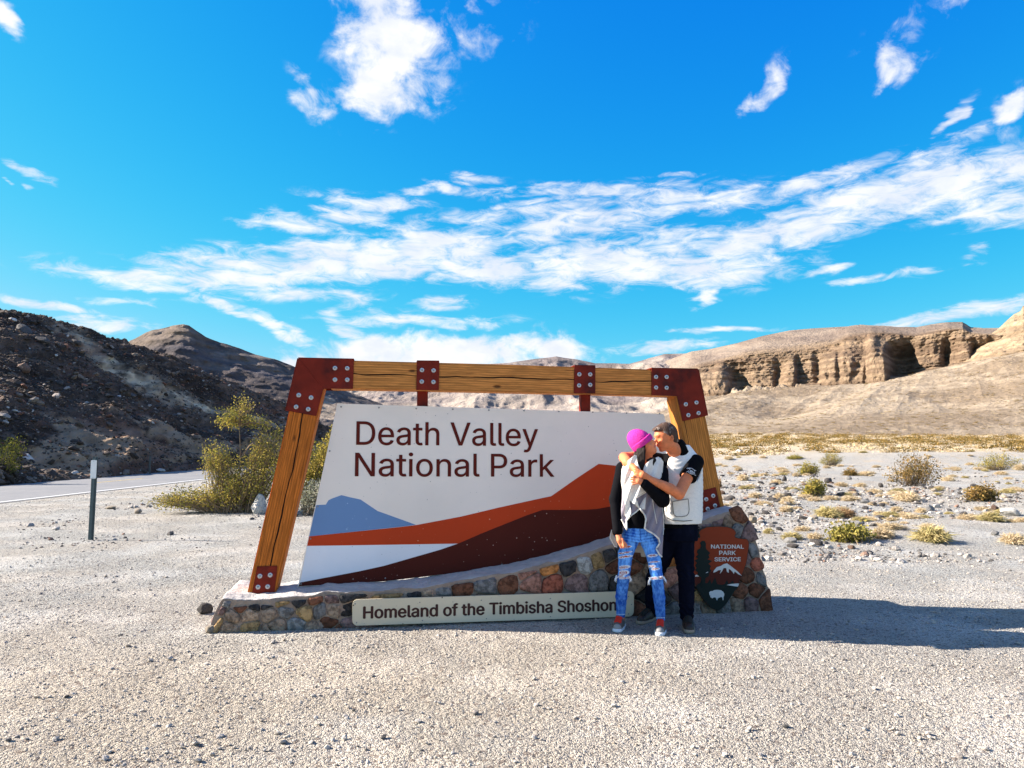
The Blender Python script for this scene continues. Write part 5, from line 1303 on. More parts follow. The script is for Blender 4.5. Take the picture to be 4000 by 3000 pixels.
bush_from_lobes('creosote_bush', [(1000, 1850, 130, 110, 1.9), (900, 1800, 90, 70, 0.8), (830, 1770, 55, 62, 0.75), (1075, 1760, 90, 80, 1.1), (1060, 1680, 60, 40, 0.45), (740, 1940, 130, 45, 1.2), (630, 1955, 85, 28, 0.55), (900, 1920, 130, 70, 1.5), (955, 1566, 44, 30, 0.13), (878, 1604, 50, 24, 0.13), (935, 1622, 70, 26, 0.12), (1035, 1655, 30, 24, 0.14), (905, 1648, 34, 14, 0.16), (985, 1634, 26, 18, 0.12), (860, 1640, 26, 16, 0.12)],
                (920, 2012), None, 61, 'large sprawling yellow-green creosote bush behind the left sign post', per=100, nleaf=21, lsize=0.047,
                trunk=[[(930, 2005), (935, 1850), (938, 1760), (936, 1700), (934, 1668)], [(934, 1668), (920, 1650), (905, 1640)], [(934, 1668), (945, 1620), (955, 1580)], [(945, 1625), (980, 1600), (1000, 1580)], [(940, 1790), (975, 1740), (990, 1730)]])
bush_from_lobes('creosote_bush', [(1235, 1800, 80, 70, 1.3), (1280, 1740, 45, 50, 0.5), (1190, 1860, 60, 60, 0.9), (1300, 1690, 30, 30, 0.2)], (1220, 1995), None, 62, 'yellow-green creosote bush seen between the left post and the panel', per=60, nleaf=50, lsize=0.055)
SILVER = [(0.34, 0.33, 0.24), (0.24, 0.25, 0.17), (0.42, 0.40, 0.32)]
bush_from_lobes('desert_holly_bush', [(1235, 1925, 50, 60, 1.2), (1200, 1960, 40, 35, 0.5)], (1235, 2020), None, 63, 'silvery pale leaved shrub low between the left post and the panel', cols=SILVER, per=55, nleaf=36, lsize=0.045)
bush_from_lobes('creosote_bush', [(10, 1800, 90, 90, 1.2), (60, 1740, 60, 45, 0.5), (-60, 1780, 90, 110, 1)], (-20, 1915), 31.0, 64, 'dark green bush at the left edge of the view, across the road', cols=[(0.10, 0.11, 0.02), (0.20, 0.19, 0.03), (0.05, 0.07, 0.015)], per=50, nleaf=40, lsize=0.06, stem_r=0.015)
# right side creosotes: (x, y of foot, half width, height, palette, label)
for i, (x, y, hw, h, pal, lab) in enumerate([
        (1450, 468, 190, 236, OLIVE, 'tall brown-green creosote bush, the biggest one right of the sign'), (2030, 335, 165, 116, GREENS, 'wide thin green creosote bush near the right edge below the gravel bank'), (880, 300, 84, 84, GREENS, 'rounded green creosote bush just under the gravel bank'),
        (630, 292, 56, 60, GREENS, 'small pale green bush under the bank nearest the right post'), (720, 376, 74, 90, GREENS, 'dull green creosote bush in front of the small pale one'), (1010, 382, 46, 52, OLIVE, 'small orange-brown bush between two green bushes'),
        (765, 520, 70, 112, GREENS, 'upright scraggly green creosote in the middle of the wash'), (1920, 560, 110, 112, OLIVE, 'thin yellow creosote bush above the purple brown boulder'), (1000, 820, 112, 84, [(0.27, 0.24, 0.055), (0.20, 0.185, 0.05), (0.34, 0.28, 0.08)], 'low bright yellow-green bush at the near edge of the wash')]):
    fx, fy = c8(x, y); hw *= .65; h *= .66
    bush_from_lobes('creosote_bush', [(fx, fy - h * 0.62, hw * 0.75, h * 0.36, 1.0), (fx - hw * 0.5, fy - h * 0.45, hw * 0.42, h * 0.3, 0.4), (fx + hw * 0.5, fy - h * 0.4, hw * 0.45, h * 0.28, 0.4), (fx + hw * 0.2, fy - h * 0.82, hw * 0.4, h * 0.24, 0.35), (fx - hw * 0.3, fy - h * 0.9, hw * 0.12, h * 0.2, 0.12), (fx + hw * 0.8, fy - h * 0.6, hw * 0.16, h * 0.2, 0.12), (fx - hw * 0.85, fy - h * 0.3, hw * 0.15, h * 0.15, 0.1)],
                    (fx, fy), None, 70 + i, lab, cols=pal, per=58, nleaf=17, lsize=0.062 if hw < 80 else 0.070, dspread=1.0)
# straw tufts
strawm = leafm
def tuft_mesh(seed, n=560, cols=STRAW, up=0.5):
    r_ = random.Random(seed); lv, lf, lc = [], [], []
    for q in range(n):
        az_ = r_.uniform(0, 6.283); el_ = math.asin(min(1, max(0.03, r_.betavariate(1.4, 1.6)))); L = r_.uniform(0.55, 1.0)
        d = Vector((math.cos(az_) * math.cos(el_), math.sin(az_) * math.cos(el_), math.sin(el_)))
        a = Vector((r_.gauss(0, .12), r_.gauss(0, .12), 0)); m_ = a + d * L * 0.6 + Vector((0, 0, 0.12)); b = a + d * L + Vector((r_.gauss(0, .08), r_.gauss(0, .08), r_.gauss(0, .06)))
        b.z = max(0.01, b.z * 0.8)
        s_ = d.cross(Vector((r_.gauss(0, 1), r_.gauss(0, 1), r_.gauss(0, 1)))).normalized() * 0.026
        n0 = len(lv); lv += [a - s_, a + s_, m_ + s_, m_ - s_, b]; lf += [(n0, n0 + 1, n0 + 2, n0 + 3), (n0 + 3, n0 + 2, n0 + 4)]
        # small side twig
        c_ = m_.lerp(b, 0.4); e_ = c_ + Vector((r_.gauss(0, .16), r_.gauss(0, .16), r_.gauss(0.04, .10))); lv += [c_ - s_ * .7, c_ + s_ * .7, e_]; lf.append((n0 + 5, n0 + 6, n0 + 7))
        k = r_.uniform(0.75, 1.25); base_c = r_.choice(cols); lc += [[c * k for c in base_c]] * 8
    return mesh_np('tuft', lv, lf, strawm, smooth=False, cols=lc, link=False)
TM = [tuft_mesh(800 + i) for i in range(5)] + [tuft_mesh(820 + i, 520, [(0.44, 0.36, 0.17), (0.35, 0.30, 0.13), (0.52, 0.42, 0.2)]) for i in range(2)] + [tuft_mesh(830, 500, [(0.34, 0.20, 0.10), (0.25, 0.15, 0.08), (0.42, 0.28, 0.15)])]
def tuft(px, py, hw, h, k, label, group=None, i=0):
    g = gnd(px, py); zz = float(ground_z(g.x, g.y)); s_ = g.y / FPX
    o = bpy.data.objects.new('straw_bush', TM[k]); sc.collection.objects.link(o); o.location = (g.x, g.y, zz - 0.01)
    o.scale = (hw * s_ * 1.08, hw * s_ * 0.9, h * s_ * 1.1); o.rotation_euler = (0, 0, i * 1.3); tag(o, label, 'dry bush', group); return o
TL_ = [(355, 528, 58, 55, 0, 'pale straw tuft nearest the right post'), (520, 535, 48, 62, 1, 'round pale straw tuft right of the small red stone'), (415, 598, 66, 42, 2, 'low wide straw tuft left of another wide one'), (570, 632, 66, 62, 3, 'low spreading straw tuft below the bleached stone'),
       (860, 664, 104, 104, 5, 'big olive straw bush in mid wash'), (985, 662, 80, 86, 7, 'brown dry bush grown into the big olive one'), (1400, 548, 112, 90, 4, 'wide pale straw bush under the tall creosote'), (448, 780, 42, 56, 5, 'small ochre tuft nearest the stone base'), (610, 812, 92, 72, 5, 'ochre spiky tuft second from the stone base'),
       (765, 812, 60, 60, 0, 'golden tuft between ochre tuft and bright green bush'), (1230, 806, 112, 96, 1, 'pale bush grown against the bright yellow-green bush'), (1575, 832, 160, 150, 5, 'largest straw bush on the near right gravel edge'), (1985, 722, 98, 90, 5, 'straw bush above the right edge, beside its dark shadow'),
       (2140, 846, 116, 100, 2, 'pale straw bush cut by the right edge of the view'), (1430, 700, 78, 50, 3, 'flat straw tuft above the largest straw bush'), (1330, 626, 52, 50, 4, 'small straw tuft right of the three dark rocks'), (1500, 632, 44, 54, 0, 'small straw tuft beside the light grey rock'), (1210, 652, 48, 40, 1, 'tiny straw tuft below the three dark rocks'),
       (1120, 380, 64, 66, 2, 'twiggy straw bush with bare stems right of the orange bush'), (950, 456, 54, 46, 3, 'pale tuft left of the grey mid wash rock'), (1085, 456, 48, 44, 4, 'pale tuft right of the grey mid wash rock'), (270, 420, 50, 60, 0, 'straw tuft close behind the right post'), (240, 336, 34, 40, 1, 'small tuft under the bank next to the white stone'),
       (170, 290, 44, 32, 2, 'faint tuft at the bank beside the post'), (420, 392, 36, 32, 3, 'small round straw tuft in the left wash'), (1690, 420, 58, 50, 4, 'straw tuft right of the tall creosote'), (2100, 500, 60, 50, 5, 'tuft above the large pale boulder'), (850, 334, 34, 30, 1, 'small tuft below the rounded green creosote'),
       (1680, 334, 34, 24, 2, 'lone flat tuft under the bank right of the tall creosote'), (2190, 350, 50, 60, 3, 'straw tuft at the right edge under the bank'), (105, 462, 26, 100, 7, 'brown upright tuft touching the right edge of the post'), (1180, 500, 60, 50, 0, 'pale tuft over the three dark rocks'), (640, 400, 40, 36, 1, 'pale tuft below the dull green creosote')]
for i, (x, y, hw, h, k, lab) in enumerate(TL_):
    px, py = c8(x, y); tuft(px, py, hw * .5651, h * .5651, k, lab, None, i)
n1 = 0; r5 = np.random.default_rng(51)
while n1 < 190:
    px = r5.uniform(2790, 4060); py = 1790 + 300 * r5.uniform(0, 1) ** 1.5
    if 2700 < px < 3020 and py > 2000: continue
    s_ = r5.uniform(9, 30) * (0.5 + (py - 1736) / 260)
    tuft(px, py, s_, s_ * 0.7, int(r5.integers(0, 6)), 'small pale straw tuft scattered in the wash', 'small straw tufts in the wash', i=n1); n1 += 1
# scrub flat beyond the bank: the nearest ones singly, the rest as one mass
def scrub_mesh(seed, cols, n=150, h=0.75):
    r_ = random.Random(seed); lv, lf, lc = [], [], []
    for q in range(n):
        a = Vector((r_.gauss(0, 0.42), r_.gauss(0, 0.42), abs(r_.gauss(0, 0.33)) * h + 0.05)); s_ = 0.16 * r_.uniform(0.6, 1.3)
        u_ = Vector((r_.gauss(0, 1), r_.gauss(0, 1), r_.gauss(0, 1))).normalized() * s_; v_ = u_.cross(Vector((r_.gauss(0, 1), r_.gauss(0, 1), r_.gauss(0, 1)))).normalized() * s_ * 0.6
        n0 = len(lv); lv += [a - u_ * .5, a + v_ * .5, a + u_ * .5, a - v_ * .5]; lf.append((n0, n0 + 1, n0 + 2, n0 + 3)); k = r_.uniform(0.7, 1.3); c0 = r_.choice(cols); lc += [[c * k for c in c0]] * 4
    return mesh_np('scrub', lv, lf, leafm, smooth=False, cols=lc, link=False)
SB = [scrub_mesh(900 + i, OLIVE + [(0.10, 0.09, 0.03)]) for i in range(4)] + [scrub_mesh(910 + i, STRAW, 130, 0.5) for i in range(2)]
r6 = np.random.default_rng(61)
placed = 0
while placed < 200:
    Yq = 64 * (110 / 64) ** r6.uniform(0, 1); Xq = Yq * r6.uniform(0.24, 0.74)
    if Xq < 14: continue
    k = int(r6.choice(6, p=[0.16, 0.16, 0.14, 0.14, 0.20, 0.20])); o = bpy.data.objects.new('desert_scrub', SB[k]); sc.collection.objects.link(o)
    s_ = r6.uniform(0.45, 1.25); o.scale = (s_ * 1.3, s_, s_ * r6.uniform(0.7, 1.1)); o.location = (Xq, Yq, float(ground_z(Xq, Yq)) - 0.03); o.rotation_euler = (0, 0, r6.uniform(0, 6))
    if k < 4: tag(o, 'brown-green scrub bush on the flat beyond the gravel bank', 'bush', 'brown-green scrub beyond the bank')
    else: tag(o, 'pale straw scrub bush on the flat beyond the gravel bank', 'bush', 'pale scrub beyond the bank')
    placed += 1
scol = bpy.data.collections.new('scrub_kinds')
for i, me in enumerate(SB): scol.objects.link(bpy.data.objects.new('scrub_%02d' % i, me))
n = 1400; Yq = r6.uniform(84, 165, n); Xq = Yq * r6.uniform(0.12, 0.78, n)
keep = Xq > 14; Xq, Yq = Xq[keep], Yq[keep]; s_ = r6.uniform(0.4, 1.05, len(Xq))
scatter('far_scrub', np.stack([Xq, Yq, ground_z(Xq, Yq)], -1), np.stack([s_ * 1.4, s_, s_ * 0.8], -1), np.stack([0 * s_, 0 * s_, r6.uniform(0, 6, len(s_))], -1), scol, 6, 4)

# ---------------- roadside marker posts
def marker(px_top, py_top, px_bot, py_bot, label, plate=True, flat=True):
    g = gnd(px_bot, py_bot); Y0 = g.y; zt_ = at(px_top, py_top, Y0)
    e = empty('marker_post', (g.x, g.y, 0)); tag(e, label, 'marker post')
    H = zt_.z; lean = (zt_.x - g.x) / H; k = Y0 / FPX
    pm = mat('marker_post_metal', (0.085, 0.11, 0.115), 0.4, 0.2, 12, metal=0.4)
    W_ = 11 * k; mb = MB()
    prof_ = [(-W_, 0.012), (-W_ * 0.5, 0.012), (-W_ * 0.35, -0.018), (W_ * 0.35, -0.018), (W_ * 0.5, 0.012), (W_, 0.012), (W_, 0.016), (W_ * 0.42, 0.016), (W_ * 0.28, -0.013), (-W_ * 0.28, -0.013), (-W_ * 0.42, 0.016), (-W_, 0.016)]
    vs = [(x + lean * z, y, z) for z in (-0.2, H) for x, y in prof_]; n = len(prof_)
    fs = [(i, (i + 1) % n, n + (i + 1) % n, n + i) for i in range(n)] + [tuple(range(n))[::-1], tuple(range(n, 2 * n))]
    mb.add(vs, fs); mb.build('post', pm, e)
    if plate:
        a = (H - 0.05 * 1, H - 0.05 - 71 * k * 1.0); mb = MB(); q = [(-11.5 * k + lean * a[1], a[1]), (11.5 * k + lean * a[1], a[1]), (11.5 * k + lean * a[0], a[0]), (-11.5 * k + lean * a[0], a[0])]
        mb.prism(rounded(q, 0.02, 4), -0.026, -0.021); mb.build('reflector_plate', mat('reflector_white', (0.78, 0.77, 0.74), 0.4, 0.05, 10), e, bevel=0.001)
        for zz in (a[0] - 0.02, a[1] + 0.02):
            m2 = MB(); m2.disc((lean * zz, -0.026, zz), 0.006, 0.003, 8, dome=0.001); m2.build('screw', rivm, e)
    return e
marker(371, 1786, 353, 2105, 'slim dark metal roadside marker post with a white reflector plate, left of the sign')
def thin_marker():
    g = gnd(584, 1852); e = empty('marker_post', (g.x, g.y, 0)); tag(e, 'far thin marker post on the other side of the road, in front of the hill', 'marker post')
    mb = MB(); mb.box(-0.05, 0.05, -0.015, 0.015, -0.1, 1.0); mb.build('post', mat('far_marker', (0.10, 0.10, 0.09), 0.6, 0.1, 10), e)
thin_marker()

# low scrub speckled over the long slope below the cliffs
gm = mesa.data; nv = len(gm.vertices); co = np.empty(nv * 3, np.float32); gm.vertices.foreach_get('co', co); co = co.reshape(-1, 3)
ncol = len(pxs) if False else None
sel = r6.integers(0, nv, 60000); P_ = co[sel]; okk = (P_[:, 1] > 150) & (P_[:, 1] < 330) & (P_[:, 2] > 3) & (P_[:, 0] > 0)
slope_rows = sel < (112 * (nv // 311)) if True else None
P_ = P_[okk & slope_rows][:2600]; s_ = r6.uniform(0.2, 0.65, len(P_))
scatter('slope_scrub', P_ + r6.uniform(-1, 1, (len(P_), 3)) * np.array([1.5, 1.5, 0.0]), np.stack([s_ * 1.3, s_, s_ * 0.7], -1), np.stack([0 * s_, 0 * s_, r6.uniform(0, 6, len(s_))], -1), scol, 6, 14)
# ================================================================== THE COUPLE
def topx(V):
    V = np.asarray(V); cy_ = V[:, 1] * math.cos(PITCH) + (V[:, 2] - CAMZ) * math.sin(PITCH); cu_ = -V[:, 1] * math.sin(PITCH) + (V[:, 2] - CAMZ) * math.cos(PITCH)
    return 2000 + FPX * V[:, 0] / cy_, 1500 - FPX * cu_ / cy_
class SDF:                                        # a body or garment as one smooth closed surface
    def __init__(s, lo, hi, h):
        s.h = h; s.lo = np.array(lo, float); s.n = np.ceil((np.array(hi, float) - s.lo) / h).astype(int) + 1
        s.D = np.full(tuple(s.n), 0.25, dtype=np.float32)
    def _sub(s, lo, hi, m):
        a = np.maximum(0, np.floor((np.array(lo) - m - s.lo) / s.h).astype(int)); b = np.minimum(s.n, np.ceil((np.array(hi) + m - s.lo) / s.h).astype(int) + 1)
        if (b <= a).any(): return None
        g = np.meshgrid(*[s.lo[i] + s.h * np.arange(a[i], b[i]) for i in range(3)], indexing='ij')
        return (slice(a[0], b[0]), slice(a[1], b[1]), slice(a[2], b[2])), g
    def _put(s, sl, d, k, op):
        A = s.D[sl]
        if op == 'add':
            if k > 0:
                h_ = np.clip(0.5 + 0.5 * (A - d) / k, 0, 1); s.D[sl] = A * (1 - h_) + d * h_ - k * h_ * (1 - h_)
            else: s.D[sl] = np.minimum(A, d)
        elif op == 'cut': s.D[sl] = np.maximum(A, -d)
    def cap(s, a, b, ra, rb, k=0.02, op='add', flat=None):
        a, b = np.array(a, float), np.array(b, float); r = max(ra, rb)
        q = s._sub(np.minimum(a, b) - r, np.maximum(a, b) + r, k + 3 * s.h)
        if q is None: return s
        sl, (x, y, z) = q; d = b - a; L = max(1e-9, d.dot(d))
        t = np.clip(((x - a[0]) * d[0] + (y - a[1]) * d[1] + (z - a[2]) * d[2]) / L, 0, 1)
        dx, dy, dz = x - a[0] - t * d[0], y - a[1] - t * d[1], z - a[2] - t * d[2]
        if flat is not None: dy = dy * flat
        s._put(sl, np.sqrt(dx * dx + dy * dy + dz * dz) - (ra + (rb - ra) * t), k, op); return s
    def chain(s, pts, rs, k=0.015, flat=None):
        for i in range(len(pts) - 1): s.cap(pts[i], pts[i + 1], rs[i], rs[i + 1], k, flat=flat)
        return s
    def ell(s, c, r, k=0.02, axes=None, op='add'):
        c = np.array(c, float); R_ = max(r); q = s._sub(c - R_, c + R_, k + 3 * s.h)
        if q is None: return s
        sl, (x, y, z) = q; P = np.stack([x - c[0], y - c[1], z - c[2]], -1)
        if axes is not None: P = P @ np.array(axes, float).T
        k0 = np.sqrt(((P / np.array(r)) ** 2).sum(-1)); k1 = np.sqrt(((P / np.array(r) ** 2) ** 2).sum(-1)) + 1e-9
        s._put(sl, k0 * (k0 - 1) / k1, k, op); return s
    def stack(s, lv, k=0.02, yc=None):
        """lv: list of (z, x centre, y centre, half x, half y) from low to high."""
        lv = sorted(lv); Z = [l[0] for l in lv]
        lo = (min(l[1] - l[3] for l in lv), min(l[2] - l[4] for l in lv), Z[0]); hi = (max(l[1] + l[3] for l in lv), max(l[2] + l[4] for l in lv), Z[-1])
        q = s._sub(lo, hi, k + 3 * s.h)
        if q is None: return s
        sl, (x, y, z) = q; f = [np.interp(z, Z, [l[i] for l in lv]) for i in (1, 2, 3, 4)]
        ex = np.abs((x - f[0]) / f[2]); ey = np.abs((y - f[1]) / f[3]); p = 2.4
        d = ((ex ** p + ey ** p) ** (1 / p) - 1) * np.minimum(f[2], f[3]); d = np.maximum(d, np.maximum(Z[0] - z, z - Z[-1])); s._put(sl, d, k, 'add'); return s
    def fn(s, f, op='max'):                       # combine with a function of x, y, z over the whole grid
        g = np.meshgrid(*[s.lo[i] + s.h * np.arange(s.n[i]) for i in range(3)], indexing='ij')
        d = f(*g); s.D = np.maximum(s.D, d) if op == 'max' else s.D + d; return s
    def mesh(s, name, m, parent=None, colfn=None, smooth_it=1):
        D = s.D; D[0], D[-1], D[:, 0], D[:, -1], D[:, :, 0], D[:, :, -1] = [0.2] * 6
        S = D < 0; n = np.array(D.shape); C = tuple(n - 1)
        cnt = np.zeros(C, np.int8); acc = np.zeros(C + (3,), np.float32)
        any_ = np.zeros(C, bool); all_ = np.ones(C, bool)
        cor = [(i, j, k) for i in (0, 1) for j in (0, 1) for k in (0, 1)]
        V_ = lambda A, c: A[c[0]:n[0] - 1 + c[0], c[1]:n[1] - 1 + c[1], c[2]:n[2] - 1 + c[2]]
        for c in cor: any_ |= V_(S, c); all_ &= V_(S, c)
        act = np.argwhere(any_ & ~all_); ai = np.full(C, -1, np.int64); ai[tuple(act.T)] = np.arange(len(act))
        val = {c: D[act[:, 0] + c[0], act[:, 1] + c[1], act[:, 2] + c[2]] for c in cor}
        P = np.zeros((len(act), 3)); W = np.zeros(len(act))
        for c in cor:
            for ax in range(3):
                if c[ax]: continue
                c2_ = tuple(c[i] + (i == ax) for i in range(3)); a, b = val[c], val[c2_]; cr = (a < 0) != (b < 0)
                t = np.where(cr, a / np.where(cr, a - b, 1), 0); q = np.tile(np.array(c, float), (len(act), 1)); q[:, ax] += t
                P[cr] += q[cr]; W[cr] += 1
        P = P / W[:, None]; V = s.lo + (act + P) * s.h
        F = []
        for ax in range(3):
            o1, o2 = [(1, 2), (2, 0), (0, 1)][ax]
            sl0 = [slice(None)] * 3; sl1 = [slice(None)] * 3; sl0[ax] = slice(0, -1); sl1[ax] = slice(1, None)
            cr = S[tuple(sl0)] != S[tuple(sl1)]; e = np.argwhere(cr)
            e = e[(e[:, o1] > 0) & (e[:, o2] > 0) & (e[:, o1] < n[o1] - 1) & (e[:, o2] < n[o2] - 1)]
            d1 = np.zeros(3, int); d1[o1] = 1; d2 = np.zeros(3, int); d2[o2] = 1
            idx = [ai[tuple((e - q).T)] for q in (d1 + d2, d2, np.zeros(3, int), d1)]
            f = np.stack(idx, 1); ins = S[tuple(e.T)]
            f[~ins] = f[~ins][:, ::-1]; F.append(f)
        F = np.concatenate(F); F = F[(F >= 0).all(1)]
        for _ in range(smooth_it):
            A = np.zeros_like(V); cn = np.zeros(len(V))
            for i in range(4):
                np.add.at(A, F[:, i], V[F[:, (i + 1) % 4]]); np.add.at(A, F[:, i], V[F[:, (i + 3) % 4]]); np.add.at(cn, F[:, i], 2)
            ok = cn > 0; V[ok] = V[ok] * 0.4 + 0.6 * A[ok] / cn[ok][:, None]
        cols = colfn(V) if colfn else None
        off = np.array(parent.location) if parent is not None else 0
        return mesh_np(name, V - off, F, m, parent, cols=cols)
def A3(px, py, Y): return np.array(at(px, py, Y))
def lv(py, xc, Y, hw, ry): p = at(xc, py, Y); return (p.z, p.x, p.y, hw / FPX * Y, ry)

skin_m = mat('skin', rough=0.55, vcol=True, var=0.08, scale=60, spec=0.2, bump=0.3, bscale=90, bdist=0.003)
cloth_m = mat('cloth', rough=0.9, vcol=True, var=0.08, scale=90, bump=0.5, bscale=130, bdist=0.004, spec=0.15)
denim_m = mat('denim', rough=0.95, vcol=True, var=0.10, scale=70, bump=0.4, bscale=160, bdist=0.003, spec=0.04)
fleece_m = mat('fleece', rough=0.95, vcol=True, var=0.10, scale=60, bump=1.0, bscale=110, bdist=0.01, spec=0.1)
hair_m = mat('hair', rough=0.7, vcol=True, var=0.35, scale=40, bump=0.9, bscale=70, bdist=0.008, spec=0.2, aniso=(1, 1, 0.3))
black_m = mat('black_knit', (0.004, 0.004, 0.006), 0.9, 0.2, 30, 0.4, 60, spec=0.08, bdist=0.004)
shirt_m = mat('black_shirt', (0.004, 0.004, 0.005), 0.9, 0.2, 30, 0.3, 60, spec=0.08, bdist=0.004)
def const(c): return lambda V: np.tile(np.array(c, float), (len(V), 1))
def skincol(base, seed):
    def f(V):
        n = fbm(V[:, 0] * 25, V[:, 1] * 25, V[:, 2] * 25, 3, seed)[:, None]; return np.clip(np.array(base)[None] * (1 + 0.18 * n) + np.array([[0.05, -0.01, -0.01]]) * np.maximum(n, 0), 0, 1)
    return f

def fingers(S_, root, dirv, across, lens, r=0.0085, curl=(0, 0, 0), gap=0.0175, k=0.004):
    """four unequal fingers with a knuckle bend, side by side along 'across'."""
    dirv = np.array(dirv, float); dirv /= np.linalg.norm(dirv); across = np.array(across, float); across /= np.linalg.norm(across); cu_ = np.array(curl, float)
    for i, L in enumerate(lens):
        a = root + across * gap * (i - 1.5); dd = dirv + across * 0.07 * (i - 1.5)
        p1 = a + dd * L * 0.45 + cu_ * 0.3 * L; p2 = p1 + (dd * 0.35 + cu_ * 0.5) * L * 0.8; p3 = p2 + (dd * 0.22 + cu_ * 0.8) * L * 0.7
        S_.cap(a - dd * 0.02, p1, r * 1.12, r, k); S_.cap(p1, p2, r, r * 0.92, k); S_.cap(p2, p3, r * 0.92, r * 0.72, k)

# ------------------------------------------------------------------ woman
WY = 6.695
wroot = empty('person', (float(at(2495, 2470, 6.6435).x), 6.6435, 0))
tag(wroot, 'woman in pink beanie, draped grey fleece vest and ripped blue jeans, kissing the man', 'person', 'couple kissing in front of the sign')
WS = (0.72, 0.235, 0.11)
def head_axes(tilt, yaw_left, pitch_y=0.0):
    """rows: face direction, side, up of a head; tilt leans the crown to picture left (negative) or right."""
    up = np.array([math.sin(tilt), pitch_y, math.cos(tilt)]); up /= np.linalg.norm(up)
    fwd = np.array([yaw_left[0], yaw_left[1], 0.0]); fwd = fwd - up * fwd.dot(up); fwd /= np.linalg.norm(fwd)
    side = np.cross(up, fwd); return np.stack([fwd, side, up])
B = SDF((0.850, 6.3654, -0.049), (1.494, 6.9525, 1.840), 0.0055)
hc_w = A3(2519, 1738, 6.6641); HW = head_axes(-0.60, (0.80, -0.60)); f_, s_w, u_ = HW
B.ell(hc_w + u_ * 0.018 - f_ * 0.006, (0.090, 0.070, 0.098), 0.0, HW)
B.ell(hc_w - u_ * 0.045 + f_ * 0.022, (0.058, 0.052, 0.062), 0.03, HW)           # jaw
B.ell(hc_w - u_ * 0.092 + f_ * 0.046, (0.020, 0.020, 0.016), 0.02, HW)           # chin
B.cap(hc_w + f_ * 0.080 + u_ * 0.006, hc_w + f_ * 0.094 - u_ * 0.026, 0.007, 0.011, 0.012)   # nose
for sg in (-1, 1):
    B.ell(hc_w + f_ * 0.062 - u_ * 0.022 + s_w * sg * 0.036, (0.020, 0.018, 0.018), 0.02, HW)   # cheeks
    B.ell(hc_w + f_ * 0.074 + u_ * 0.026 + s_w * sg * 0.028, (0.012, 0.020, 0.008), 0.012, HW)  # brow
    B.ell(hc_w - f_ * 0.008 - u_ * 0.01 + s_w * sg * 0.072, (0.014, 0.007, 0.026), 0.006, HW)   # ears
B.cap(hc_w + f_ * 0.080 - u_ * 0.048 - s_w * 0.018, hc_w + f_ * 0.080 - u_ * 0.048 + s_w * 0.018, 0.0065, 0.0065, 0.006)
B.cap(hc_w + f_ * 0.076 - u_ * 0.060 - s_w * 0.014, hc_w + f_ * 0.076 - u_ * 0.060 + s_w * 0.014, 0.0065, 0.0065, 0.006)
nk = A3(2512, 1812, 6.7362)
B.cap(hc_w - u_ * 0.07 - f_ * 0.02, nk, 0.052, 0.055, 0.02)
B.stack([lv(2105, 2497, WY, 58, 0.095), lv(2050, 2497, WY, 52, 0.085), lv(1950, 2505, WY, 50, 0.08), lv(1850, 2512, WY, 66, 0.085), lv(1820, 2512, WY, 40, 0.06)], 0.03)
for a, b, c, d, e in (((2467, 2085, 6.695), (2443, 2165, 6.6847), (2437, 2255, 6.695), (2428, 2330, 6.7671), (2424, 2420, 6.8392)), ((2527, 2085, 6.695), (2552, 2165, 6.6435), (2566, 2258, 6.6023), (2575, 2335, 6.6538), (2581, 2428, 6.7259))):
    B.chain([A3(*q) for q in (a, b, c, d, e)], [0.075, 0.060, 0.045, 0.045, 0.032], 0.01); e0 = A3(*e); B.cap(e0, (e0[0], e0[1] - 0.02, 0.07), 0.032, 0.032, 0.01)
# her right arm (left in the picture) hanging, hand on the thigh
sh1, el1, wr1 = A3(2432, 1832, 6.7156), A3(2404, 1950, 6.7156), A3(2413, 2078, 6.6332)
B.chain([sh1, el1, wr1], [0.045, 0.036, 0.024], 0.01)
pm1 = A3(2421, 2110, 6.6023)
B.cap(wr1, pm1, 0.026, 0.028, 0.01, flat=1.3)
fingers(B, A3(2427, 2118, 6.592), A3(2442, 2146, 6.5766) - A3(2424, 2118, 6.592), np.array([1, -0.2, 0.45]), (0.058, 0.066, 0.064, 0.052), 0.0078, gap=0.0155)
B.cap(pm1 + np.array([0.022, -0.012, 0.01]), A3(2437, 2136, 6.5663), 0.010, 0.007, 0.006)
